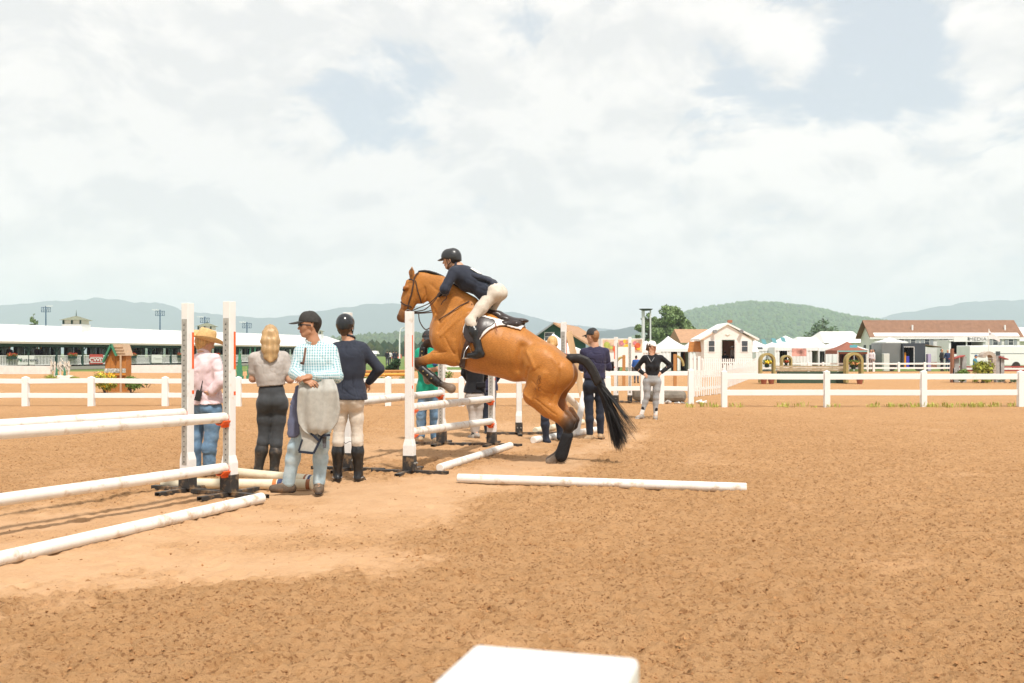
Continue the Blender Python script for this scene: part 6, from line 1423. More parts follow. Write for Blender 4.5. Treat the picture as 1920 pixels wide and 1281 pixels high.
# ================================================================== LEFT SMALL THINGS
BLUEP = pm('tower_blue', (.035, .095, .19), .5, .4); LAMPW = pm('lamp_white', (.8, .8, .8), .3, .5)
def light_tower(label, px, d, ytop, flip):
    x = gx(px, d); h = gz(ytop, d); s = d / FPX; t = thing('light_tower', label, 'light tower', (x, d, 0), group='floodlight towers'); MB().cyl((x, d, 0), (x, d, h), 1.5 * s, 1.0 * s, n=8).build('pole', BLUEP, t)
    q = MB(); w = 8.5 * s
    for z in (h - 2.5 * s, h - 11 * s): q.beam((x - w, d, z), (x + w, d, z), .7 * s, .9 * s)
    for k in range(5): xx = x - w + 2 * w * k / 4; q.beam((xx, d, h - 2.5 * s), (xx, d, h - 11 * s), .6 * s, .7 * s)
    for k in range(4): xx = x - w + 2 * w * k / 4; q.beam((xx, d, h - 11 * s), (xx + w / 2, d, h - 2.5 * s), .35 * s, .45 * s)
    q.build('frame', BLUEP, t, kind='stuff')
    for k in range(4): c = (x + flip * (3 + 3.2 * k) * s, d - .3, h - (.5 - .5 * (k % 2)) * s); q = MB(); q.lathe([(.2 * s, .9 * s), (.9 * s, .6 * s), (1.3 * s, -.4 * s), (1.2 * s, -.7 * s), (.15 * s, -.4 * s)], c, n=10); q.build('lamp', LAMPW, t, smooth=True)
for px, d, y, f, lab in ((86, 210, 574, 1, 'leftmost blue floodlight tower above the pavilion roof'), (300, 230, 581, -1, 'blue floodlight tower left of the near jump standards'), (384, 255, 594, -1, 'blue floodlight tower above the straw hat'), (463, 285, 604, -1, 'blue floodlight tower left of the blond woman')): light_tower(lab, px, d, y, f)
CEDAR = pm('cedar_boards', (.42, .17, .045), .7, .25, (6, .15), (20, .3, .005)); SHAKE = pm('tan_shakes', (.52, .38, .26), .85, .2, (10, .12)); TRIMG = pm('trim_green', (.05, .22, .13), .6)
def house_jump():
    d = 35.5; t = thing('house_jump', 'wooden house shaped jump wing with tan roof behind the fence', 'jump wing', tuple(gnd(217, 735))); X = lambda p: gx(p, d); Z = lambda p: gz(p, d)
    for k in range(4):
        a, b = 197 + k * 9.9, 197 + (k + 1) * 9.9 - .35; zt = lambda p: Z(679 - max(0, (p - 197)) * 1.95) if p < 212 else Z(652 + (p - 212) * 1.3 if p < 223 else 667)
        q = MB(); q.prism([(X(a), 0), (X(b), 0), (X(b), zt(b)), (X(min(max(212, a), b)), zt(min(max(212, a), b))), (X(a), zt(a))], d, d + .5); q.build('board', CEDAR, t)
    q = MB(); q.prism([(X(211), Z(646)), (X(221.5), Z(667)), (X(238), Z(667)), (X(231), Z(645))][::-1][::-1], d - .10, d + .6); o = q.build('roof', SHAKE, t)
    for k in range(3): y = 651 + k * 5.5; MB().beam((X(213 + k * 3), d - .115, Z(y)), (X(233 + k * 2), d - .115, Z(y)), .03, .015).build('shake_row', SHAKE, o)
    for a, b in (((196, 679), (211.5, 646)), ((211.5, 646), (221, 667.5))): q = MB(); q.beam((X(a[0]), d - .12, Z(a[1])), (X(b[0]), d - .12, Z(b[1])), .12, .06); q.build('trim', TRIMG, t)
    q = MB(); q.bb(X(197), X(236), d - .04, d - .005, Z(699), Z(691)); sg = q.build('sign_board', pm('sign_print', (.45, .46, .43), .7, .2, (24, .75)), t)
    q = MB(); q.bb(X(226.5), X(229.5), d - .10, d - .05, 0, Z(667)); q.build('post', pm('tan_post', (.50, .36, .24), .7), t); MB().bb(X(197), X(236), d - .05, d - .01, Z(704), Z(700)).build('ledge', pm('orange_wood', (.62, .24, .04), .6), t)
house_jump()
def birch_jump():
    d = 55; t = thing('birch_panel', 'birch branch panel jump with two green cutout trees', 'jump panel', tuple(gnd(113, 663 + 1.37 * FPX / 55))); X = lambda p: gx(p, d); Z = lambda p: gz(p, d); bm_ = pm('birch', (.66, .62, .55), .8, .2, None, None, dirt=((.12, .10, .08), 9, .55, .62, .9)); rd = random.Random(3)
    for px in (96.5, 103, 113, 122, 129): MB().tube([(X(px + rd.uniform(-.8, .8)), d, z) for z in np.linspace(0, Z(678), 5)], .06, n=7).build('birch_log', bm_, t, smooth=True)
    q = MB()
    for k in range(26): a = (rd.uniform(96, 129), rd.uniform(679, 700)); q.tube([(X(a[0]), d - .06, Z(a[1])), (X(a[0] + rd.uniform(-6, 6)), d - .06, Z(a[1] - rd.uniform(3, 9)))], .022, n=5)
    q.build('twigs', bm_, t, kind='stuff')
    for px in (108, 123):
        q = MB(); pts = [(X(px - 3.4), Z(712)), (X(px + 3.4), Z(712)), (X(px + 2.1), Z(704)), (X(px + 2.8), Z(704)), (X(px + 1.5), Z(697)), (X(px + 1.9), Z(697)), (X(px), Z(688)), (X(px - 1.9), Z(697)), (X(px - 1.5), Z(697)), (X(px - 2.8), Z(704)), (X(px - 2.1), Z(704))]; q.prism(pts, d - .14, d - .10); q.build('cutout_tree', TRIMG, t)
birch_jump()
for i, (px, d) in enumerate(((449, 46), (469, 46), (478, 47))):
    X = lambda p: gx(p, d); t = thing('cutout_tree', ['green cutout tree left of the blond woman, nearest the jump standard', 'green cutout tree touching the blond woman, left of her hair', 'green cutout tree just behind the blond woman'][i], 'cutout tree', (X(px), d, 0), group='green cutout trees'); hh = 1.36 + .05 * i; w = 9 / FPX * d; q = MB(); pts = [(X(px) - w * .8, .15), (X(px) + w * .8, .15)]
    for k in range(5): f = k / 5; pts.append((X(px) + w * (.85 - .75 * f), .15 + (hh - .15) * (f + .16))); pts.append((X(px) + w * (.60 - .55 * f), .15 + (hh - .15) * (f + .16)))
    pts += [(X(px), hh + .25)] + [(2 * X(px) - a, b) for a, b in pts[:1:-1]]; q.prism(pts, d, d + .04); q.build('panel', TRIMG, t); MB().bb(X(px) - .05, X(px) + .05, d + .05, d + .10, 0, hh).build('stake', BARK, t)
for i, (px, d, w, h_, m, f, lab) in enumerate(((98, 46, .9, .45, LEAF_Y, None, 'low yellow green bush under the birch panel, left one'), (138, 46, .6, .4, LEAF_Y, None, 'low yellow green bush right of the birch panel'), (198, 34.5, .75, .72, LEAF_Y, FLOW_Y, 'yellow flowering bush at the foot of the wooden house'), (247, 34.5, .5, .62, LEAF_B, None, 'leafy bush right of the wooden house'), (275, 40, 1.4, .4, LEAF_B, None, 'low hedge clump right of the wooden house'), (700, 46, 1.6, .40, LEAF_B, None, 'low green hedge behind the navy jacket elbow'), (742, 46, 2.0, .42, LEAF_B, None, 'low green hedge left of the near standard'), (835, 50, .8, .55, LEAF_B, None, 'small bush by the white panels beyond the green shirt'))): bush(lab, px, 0, d, w, h_, m, 700, 60 + i, flow=f)
for i, px in enumerate((112, 128)): q = MB(); q.ico((gx(px, 47), 47, .12), (.42, .3, .22), seed=i, jit=.08, sub=2); tag(q.build('boulder', pm('pale_stone', (.62, .52, .44), .8, .2, (5, .12)), smooth=True), ['pale boulder left under the birch panel', 'pale boulder right under the birch panel'][i], 'boulder')
# rustic rail behind the fence, red stall, lamp post
WOODR = pm('rustic_rail', (.42, .19, .06), .7); q = MB(); d = 40; q.cyl((gx(640, d), d, gz(697, d)), (gx(775, d), d, gz(696, d)), .055, n=10); q.cyl((gx(640, d), d, gz(703, d)), (gx(775, d), d, gz(702, d)), .07, n=10); t = thing('rustic_jump', 'brown and yellow rails beyond the fence left of the near standard', 'jump', (gx(700, d), d, 0))
MB().cyl((gx(640, d), d, gz(697, d)), (gx(775, d), d, gz(696, d)), .055, n=10).build('rail', WOODR, t, smooth=True); MB().cyl((gx(640, d), d, gz(703, d)), (gx(775, d), d, gz(702, d)), .07, n=10).build('rail', pm('yellow_wood', (.62, .33, .06), .6), t, smooth=True)
for px in (642, 773): MB().bb(gx(px, d) - .06, gx(px, d) + .06, d + .08, d + .2, 0, .75).build('post', W_PAINT, t)
def stall(label, px0, px1, d, y0, y1, mat, cat='stall', name='stall'):
    t = thing(name, label, cat, (gx((px0 + px1) / 2, d), d, 0)); x0, x1 = gx(px0, d), gx(px1, d); z0, z1 = gz(y1, d), gz(y0, d); q = MB(); q.add([(x0, d, z0), (x1, d, z0), (x1, d + 3, z0), (x0, d + 3, z0), (x0 + .1, d + .6, z1), (x1 - .1, d + .6, z1), (x1 - .1, d + 2.4, z1), (x0 + .1, d + 2.4, z1)], [(0, 1, 5, 4), (1, 2, 6, 5), (2, 3, 7, 6), (3, 0, 4, 7), (4, 5, 6, 7), (3, 2, 1, 0)]); q.build('canopy', mat, t)
    for x in (x0 + .1, x1 - .1): MB().bb(x - .05, x + .05, d + .05, d + .15, 0, z0).build('leg', W_VINYL, t)
    return t
stall('red canopy stall far behind the navy jacket', 724, 750, 150, 664, 672, pm('red_canvas', (.60, .12, .06), .8)); stall('white canopy stall far behind the navy jacket', 687, 706, 130, 658, 664, WHT)
d = 120; t = thing('lamp_post', 'thin curved lamp post left of the near jump standard', 'lamp post', (gx(749, d), d, 0)); q = MB(); q.tube([(gx(749, d), d, 0), (gx(749.3, d), d, gz(640, d)), (gx(750, d), d, gz(622, d)), (gx(752, d), d, gz(616, d)), (gx(756, d), d, gz(614.5, d))], [.10, .08, .06, .05, .04], n=8); q.build('pole', W_VINYL, t, smooth=True); MB().ico((gx(757, d), d, gz(615, d)), (.14, .1, .07), sub=1).build('lamp_head', STEEL_GREY, t)
d = 62; t = thing('topiary', 'dark green bench shaped shrub jump left of the near standard', 'topiary', (gx(738, d), d, 0)); leafy('leaves', leafmat('dark_topiary', (.02, .05, .022)), t, [(gx(a, d), d, gz(b, d), c) for a, b, c in ((728, 691, .18), (733, 689, .22), (738, 688, .28), (742, 683, .28), (744, 678, .25), (735, 694, .2))], 900, .07, 5); MB().bb(gx(744.5, d), gx(748, d), d - .1, d + .2, 0, gz(674, d)).build('post', pm('dark_post', (.03, .045, .035), .7), t)
d = 60; t = thing('rail_fence', 'white slatted panels far behind the green shirt', 'fence', (gx(860, d), d, 0))
for k in range(3): MB().bb(gx(835, d), gx(900, d), d, d + .06, .25 + k * .3, .38 + k * .3).build('slat', W_VINYL, t)
for px in (836, 868, 899): MB().bb(gx(px, d) - .06, gx(px, d) + .06, d + .065, d + .15, 0, 1.1).build('post', W_VINYL, t)
# ================================================================== MIDDLE AND RIGHT BACKGROUND
BROWNR = pm('brown_shingles', (.25, .145, .098), .9, .15, (3, .12), (12, .4, .02)); TANR = pm('tan_shingles', (.42, .25, .15), .9, .15, (3, .12), (12, .4, .02)); SIDING = pm('white_siding', (.76, .75, .72), .6, .3, (1, .04)); TENT = pm('white_tent_vinyl', (.80, .80, .80), .5, .3, (.6, .03), (1.2, .25, .1)); BARNG = pm('barn_green', (.045, .12, .10), .7, .2, (2, .1)); SHUT = pm('grey_shutter', (.28, .30, .32), .7); GLD = pm('dark_glass', (.05, .06, .07), .1, .6)
def bld(name, label, cat, px, d): return thing(name, label, cat, (gx(px, d), d, 0))
def win(t, x, y, z0, w, h, fr=.06, shut=0):
    MB().bb(x - w / 2, x + w / 2, y - .05, y - .02, z0, z0 + h).build('window', W_VINYL, t); o = t.children[-1]; MB().bb(x - w / 2 + fr, x + w / 2 - fr, y - .062, y - .052, z0 + fr, z0 + h * .5 - fr / 3).build('pane', GLD, o); MB().bb(x - w / 2 + fr, x + w / 2 - fr, y - .062, y - .052, z0 + h * .5 + fr / 3, z0 + h - fr).build('pane', GLD, o)
    for s in ((-1, 1) if shut else ()): MB().bb(x + s * (w / 2 + shut / 2 + .03) - shut / 2, x + s * (w / 2 + shut / 2 + .03) + shut / 2, y - .06, y - .015, z0, z0 + h).build('shutter', SHUT, t)
# ---- green barn
def barn():
    d = 88; t = bld('barn', 'dark green gabled barn with tan roof edge behind the rump', 'barn', 1040, d); X = lambda p: gx(p, d); Z = lambda p: gz(p, d); dep = 14; sh = 3.2
    q = MB(); q.prism([(X(1000), 0), (X(1098), 0), (X(1098), Z(645)), (X(1037), Z(607)), (X(1000), Z(632))], d, d + dep); q.build('wall', BARNG, t)
    for a, b, m in (((1037, 604.5), (992, 637), SHUT), ((1037, 604.5), (1106, 647), TANR)):
        q = MB(); A_, B_ = Vector((X(a[0]), d - .5, Z(a[1]))), Vector((X(b[0]), d - .5, Z(b[1]))); e = Vector((sh, dep + 1, 0)); dn = Vector((0, 0, -.16)); q.add([A_, B_, B_ + e, A_ + e, A_ + dn, B_ + dn, B_ + e + dn, A_ + e + dn], [(0, 1, 2, 3), (7, 6, 5, 4), (0, 4, 5, 1), (1, 5, 6, 2), (2, 6, 7, 3), (3, 7, 4, 0)]); q.build('roof', m, t)
    win(t, X(1030), d, Z(640), .9, .8); MB().bb(X(1052), X(1072), d - .06, d - .02, 0, 2.3).build('door', pm('barn_door', (.03, .08, .07), .7), t)
barn()
# ---- tents
def tent(label, x0, x1, ye, xp, yp, d, depth=6, walls=True, front=None, name='tent', mat=None, openings=()):
    t = bld(name, label, 'tent', (x0 + x1) / 2, d); X = lambda p: gx(p, d); a, b, zp, ze = X(x0), X(x1), gz(yp, d), gz(ye, d); yb = d + depth; pk = Vector((X(xp), d + depth / 2, zp)); q = MB(); mt = mat or TENT; n = 8; V_ = []; F_ = []
    ring = [(a, d), (b, d), (b, yb), (a, yb)]
    for i in range(4):                       # concave sails between eave and peak
        p, r_ = Vector((*ring[i], ze)), Vector((*ring[(i + 1) % 4], ze)); o = len(V_)
        for k in range(n + 1):
            f = k / n; sag = -.10 * (zp - ze) * math.sin(math.pi * f)
            for u in (0, .5, 1): w = p.lerp(r_, u).lerp(pk, f); V_.append(w + Vector((0, 0, sag + (-.04 * (1 - f) if u == .5 else 0))))
        for k in range(n):
            for u in (0, 1): F_.append((o + 3 * k + u, o + 3 * k + u + 1, o + 3 * k + u + 4, o + 3 * k + u + 3))
    q.add(V_, F_); q.build('canopy', mt, t, smooth=True)
    vq = MB()
    for i in range(4): p, r_ = Vector((*ring[i], ze - .14)), Vector((*ring[(i + 1) % 4], ze - .14)); vq.beam(p, r_, .02, .28)
    vq.build('valance', mt, t, kind='stuff')
    for x, y in ring: MB().cyl((x, y, 0), (x, y, ze - .02), .045, n=8).build('leg', W_VINYL, t)
    if walls:
        segs = []; prev = x0
        for o0, o1 in openings:
            segs.append((prev, o0)); prev = o1; MB().bb(X(o0 - 1), X(o1 + 1), d + 2.2, d + 2.25, .02, ze - .05).build('inner_shade_panel', pm('painted_inner_shade', (.035, .030, .035), .9, .1, (1.5, .4)), t)  # added near-black panel: the tent's inner shade put into its colour
        segs.append((prev, x1))
        for s0, s1 in segs:
            if s1 - s0 < 1: continue
            m = max(2, int((s1 - s0) / 3)); wq = MB(); vs = []; 
            for k in range(m + 1): x = X(s0) + (X(s1) - X(s0)) * k / m; yy = d + .06 * (k % 2); vs += [(x, yy, .02), (x, yy, ze - .05)]
            wq.add(vs, [(2 * k, 2 * k + 2, 2 * k + 3, 2 * k + 1) for k in range(m)]); wq.build('wall_panel', mt, t, smooth=True)
        MB().bb(a, b, yb - .05, yb, .02, ze - .05).build('back_wall', mt, t); MB().bb(a, a + .04, d + .1, yb - .06, .02, ze - .05).build('side_wall', mt, t); MB().bb(b - .04, b, d + .1, yb - .06, .02, ze - .05).build('side_wall', mt, t)
    return t
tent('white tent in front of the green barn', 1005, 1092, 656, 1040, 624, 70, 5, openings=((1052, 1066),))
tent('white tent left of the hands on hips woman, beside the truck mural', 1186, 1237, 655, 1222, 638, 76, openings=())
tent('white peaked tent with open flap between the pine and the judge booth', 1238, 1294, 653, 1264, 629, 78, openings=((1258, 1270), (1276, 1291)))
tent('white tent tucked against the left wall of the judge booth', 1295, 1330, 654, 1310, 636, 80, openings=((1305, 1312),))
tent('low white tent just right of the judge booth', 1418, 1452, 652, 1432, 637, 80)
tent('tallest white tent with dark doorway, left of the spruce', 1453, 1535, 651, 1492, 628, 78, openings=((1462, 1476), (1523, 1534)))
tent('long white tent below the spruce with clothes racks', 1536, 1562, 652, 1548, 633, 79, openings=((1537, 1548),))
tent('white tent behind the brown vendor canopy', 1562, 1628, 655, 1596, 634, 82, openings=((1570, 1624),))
BRC = pm('brown_canvas', (.27, .105, .07), .8, .2); tv = tent('brown gabled vendor canopy with blue crest in front of white tents', 1571, 1627, 657, 1601, 640, 74, 3, walls=False, mat=BRC, name='vendor_canopy')
MB().bb(gx(1594, 73.5), gx(1608, 73.5), 73.55, 73.6, gz(652, 73.5), gz(647, 73.5)).build('crest', pm('crest_blue', (.10, .38, .48), .7), tv)
MB().bb(gx(1572, 73.9), gx(1626, 73.9), 73.9, 73.94, gz(660, 74), gz(657.5, 74)).build('trim', pm('teal_trim', (.20, .42, .42), .7), tv)
for i, (px, y) in enumerate(((1433, 640), (1452, 638), (1469, 636))):
    d = 77; q = MB(); q.prism([(gx(px - 3, d), gz(y + 4.5, d)), (gx(px + 5, d), gz(y + 6, d)), (gx(px + 2, d), gz(y - 3, d)), (gx(px - 6, d), gz(y - 4, d))], d, d + .03); tag(q.build('pennant', pm('teal_pennant', (.16, .42, .50), .8)), ['leftmost teal pennant on the tents right of the booth', 'middle teal pennant on the tents right of the booth', 'rightmost teal pennant on the tents right of the booth'][i], 'pennant')
q = MB(); d = 77.4; q.bb(gx(1485, d), gx(1512, d), d, d + .04, gz(668, d), gz(653.5, d)); tag(q.build('banner', pm('photo_banner', (.50, .24, .20), .7, .2, (2.2, .9))), 'printed photo banner on the tallest white tent', 'banner')
q = MB(); d = 79; q.bb(gx(1420, d), gx(1430, d), d, d + .04, gz(655, d), gz(651, d)); tag(q.build('sign', INK), 'small dark sign on the low tent right of the booth', 'sign')
# wares inside the tents: racks of clothes
def rack(label, px0, px1, d, y0, y1, cols, seed):
    t = bld('clothes_rack', label, 'clothes rack', (px0 + px1) / 2, d); MB().cyl((gx(px0, d), d, gz(y0, d)), (gx(px1, d), d, gz(y0, d)), .02, n=6).build('rail', STEEL_GREY, t); n = len(cols)
    for px in (px0, px1): MB().cyl((gx(px, d), d, 0), (gx(px, d), d, gz(y0, d)), .02, n=6).build('upright', STEEL_GREY, t)
    for i, c in enumerate(cols):
        a = px0 + (px1 - px0) * i / n; b = px0 + (px1 - px0) * (i + .85) / n; q = SDF(); m = (a + b) / 2; zz = gz(y0, d); z1 = gz(y1 - (i * 7 % 3), d); w = (gx(b, d) - gx(a, d)) / 2; q.cap((gx(m, d), d - .03, zz - .12), (gx(m, d), d - .03, max(.15, z1)), w * .8, w, w=(0, 1, 0), k=.5, sm=.02); sdf_obj('garment', q, .04, cloth_mat('garment_%d_%d' % (seed, i), c), t)
DK = (.02, .02, .03)
rack('dark rack of clothes in the tent right of the pine', 1258, 1290, 80, 657, 684, [(.06, .03, .07), DK, (.5, .13, .04), DK, (.10, .10, .12), (.55, .16, .05), DK], 1)
rack('dark doorway wares in the tallest white tent', 1463, 1476, 80, 655, 684, [DK, (.04, .02, .03), DK], 2)
rack('rack of red, white and grey coats in the long tent', 1523, 1548, 80, 655, 682, [(.20, .05, .04), (.10, .16, .12), (.7, .7, .7), (.03, .03, .05), (.55, .55, .60), (.35, .28, .26)], 3)
rack('shadowy rack of leather goods under the brown canopy', 1574, 1624, 75.5, 659, 682, [(.06, .02, .02), (.10, .03, .03), DK, (.05, .06, .10), (.12, .04, .03), DK, (.04, .05, .05), (.08, .02, .03), DK], 4)
# ---- truck trailer with fruit mural, twin columns
def truck():
    d = 66; t = bld('box_trailer', 'white trailer painted with a fruit mural behind the navy polo', 'trailer', 1165, d); X = lambda p: gx(p, d); Z = lambda p: gz(p, d); MB().bb(X(1128), X(1206), d, d + 2.4, .65, Z(635)).build('box', W_VINYL, t); MB().bb(X(1130), X(1204), d - .03, d - .005, Z(660), Z(636.5)).build('mural', pm('mural_ground', (.60, .42, .30), .6, .2, (1.5, .6)), t); o = t.children[-1]; rd = random.Random(5)
    for k in range(12):
        px, py = rd.uniform(1136, 1198), rd.uniform(640, 655); c = [(.75, .50, .04), (.62, .12, .05), (.40, .45, .10), (.72, .30, .10), (.55, .20, .22)][k % 5]; q = MB(); r = rd.uniform(.10, .22); q.cyl((X(px), d - .034 - .002 * k, Z(py)), (X(px), d - .030 - .002 * k, Z(py)), r, n=16); q.build('fruit', pm('fruit_%d' % (k % 5), c, .6, .3, (6, .3)), o)
    for px in (1140, 1150, 1190): MB().cyl((X(px), d - .05, .42), (X(px), d + .2, .42), .42, n=18).build('wheel', RUBBER, t, smooth=True)
    MB().bb(X(1150), X(1186), d - 1.2, d - .8, Z(688), Z(651)).build('side_board', W_PAINT, t)
truck()
d = 118; t = thing('signal_column', 'twin white columns with a dark saucer top before the pines', 'column', (gx(1211, d), d, 0))
for px, r in ((1206, 3.0), (1219.5, 1.5)): MB().cyl((gx(px, d), d, 0), (gx(px, d), d, gz(580, d)), r / FPX * d, n=14).build('column', pm('pale_column', (.62, .63, .64), .5), t, smooth=True)
q = MB(); q.lathe([(.05, -.22), (.45, -.18), (.70, -.04), (.72, .02), (.05, .03)], (gx(1211, d), d, gz(579.5, d)), n=20, sx=1.15); q.build('saucer', pm('dark_saucer', (.05, .06, .07), .5), t, smooth=True)
# ---- judge booth
def booth():
    d = 70; t = bld('judge_booth', 'small white clapboard judge booth with open door', 'booth', 1366, d); X = lambda p: gx(p, d); Z = lambda p: gz(p, d); dep = 3.2; th = .1
    x0, x1 = X(1320), X(1410); zt = Z(637); apex = Z(609); xa = X(1364); dx0, dx1, dzt = X(1353), X(1377.5), Z(636)
    q = MB(); q.bb(x0, dx0, d, d + th, 0, zt); q.bb(dx1, x1, d, d + th, 0, zt); q.bb(dx0, dx1, d, d + th, dzt, zt + .001) if dzt < zt else None; q.prism([(x0, zt), (x1, zt), (xa, apex)], d, d + th); q.build('front_wall', SIDING, t)
    MB().bb(x0, x0 + th, d + th + .003, d + dep, 0, zt).build('side_wall', SIDING, t); MB().bb(x1 - th, x1, d + th + .003, d + dep, 0, zt).build('side_wall', SIDING, t)
    MB().bb(x0 + .1, X(1358), d + dep - .1, d + dep, 0, zt).build('back_wall', pm('inside_wood', (.30, .15, .08), .7), t); MB().bb(X(1372), x1 - .1, d + dep - .1, d + dep, 0, zt).build('back_wall', MATS['inside_wood'], t); MB().bb(X(1358), X(1372), d + dep - .1, d + dep, 0, 1.0).build('back_wall', MATS['inside_wood'], t)
    q = MB(); z = .12
    while z < zt - .05:
        for a, b in ((x0 - .01, dx0 - .06), (dx1 + .06, x1 + .01)): q.box(((a + b) / 2, d - .012, z), (b - a, .022, .10), M=Matrix.Rotation(R(-5), 3, 'X'))
        z += .115
    q.build('clapboards', SIDING, t, kind='stuff')
    for s, (xe, ye) in ((-1, (X(1311), Z(635))), (1, (X(1423), Z(635)))):
        q = MB(); A_, B_ = Vector((xa, d - .12, apex + .14)), Vector((xe, d - .12, ye)); e = Vector((0, dep + .4, 0)); dn = Vector((0, 0, -.13)); q.add([A_, B_, B_ + e, A_ + e, A_ + dn, B_ + dn, B_ + e + dn, A_ + e + dn], [(0, 1, 2, 3), (7, 6, 5, 4), (0, 4, 5, 1), (1, 5, 6, 2), (2, 6, 7, 3), (3, 7, 4, 0)]); q.build('roof', W_VINYL, t)
    for px in (1334, 1396): win(t, X(px), d, Z(661), X(px + 7) - X(px - 7), Z(638) - Z(661))
    for px, s in ((1315, -1), (1414, 1)): q = MB(); q.beam((X(px), d + 1.5, Z(640)), (X(px + s * 5), d + 1.2, Z(660)), 1.2, .03); q.build('awning_shutter', CEDAR if s < 0 else W_VINYL, t)
    MB().bb(X(1352), X(1353) - .002, d - .04, d + .02, 0, dzt).build('door_trim', W_VINYL, t); MB().bb(dx1 + .002, X(1378.6), d - .04, d + .02, 0, dzt).build('door_trim', W_VINYL, t)
    for px in (1337, 1391): q = MB(); q.cyl((X(px), d - .14, Z(621)), (X(px + 3 * (1 if px < 1360 else -1)), d - .36, Z(622)), .10, .14, n=10); q.build('horn_speaker', SHUT, t, smooth=True)
    MB().bb(X(1367), X(1375), d + .3, d + .6, Z(605), Z(600)).build('roof_vent', pm('rust', (.35, .14, .08), .8), t); MB().bb(X(1370), X(1372), d + .4, d + .5, Z(611), Z(605)).build('vent_pipe', SHUT, t)
    MB().bb(x0 + .1, x1 - .1, d + .11, d + dep - .11, 0, .18).build('floor', FLOORP, t); q = MB(); q.tube([(X(1360), d - .03, Z(627)), (X(1364), d - .03, Z(629.5)), (X(1368.5), d - .03, Z(627))], .02, n=5); q.build('emblem', pm('cream_emblem', (.6, .55, .42), .6), t)
booth()
d = 100; t = bld('house', 'low house with plain tan shingle roof left of the judge booth', 'house', 1310, d); MB().bb(gx(1278, d), gx(1345, d), d, d + 8, 0, gz(642, d)).build('wall', SIDING, t); q = MB(); q.add([(gx(1275, d), d - .4, gz(643, d)), (gx(1350, d), d - .4, gz(643, d)), (gx(1346, d), d + 4, gz(615.5, d)), (gx(1276, d), d + 4, gz(615.5, d)), (gx(1275, d), d + 8.4, gz(643, d)), (gx(1350, d), d + 8.4, gz(643, d))], [(0, 1, 2, 3), (3, 2, 5, 4), (0, 3, 4), (1, 5, 2), (4, 5, 1, 0)]); q.build('roof', TANR, t)
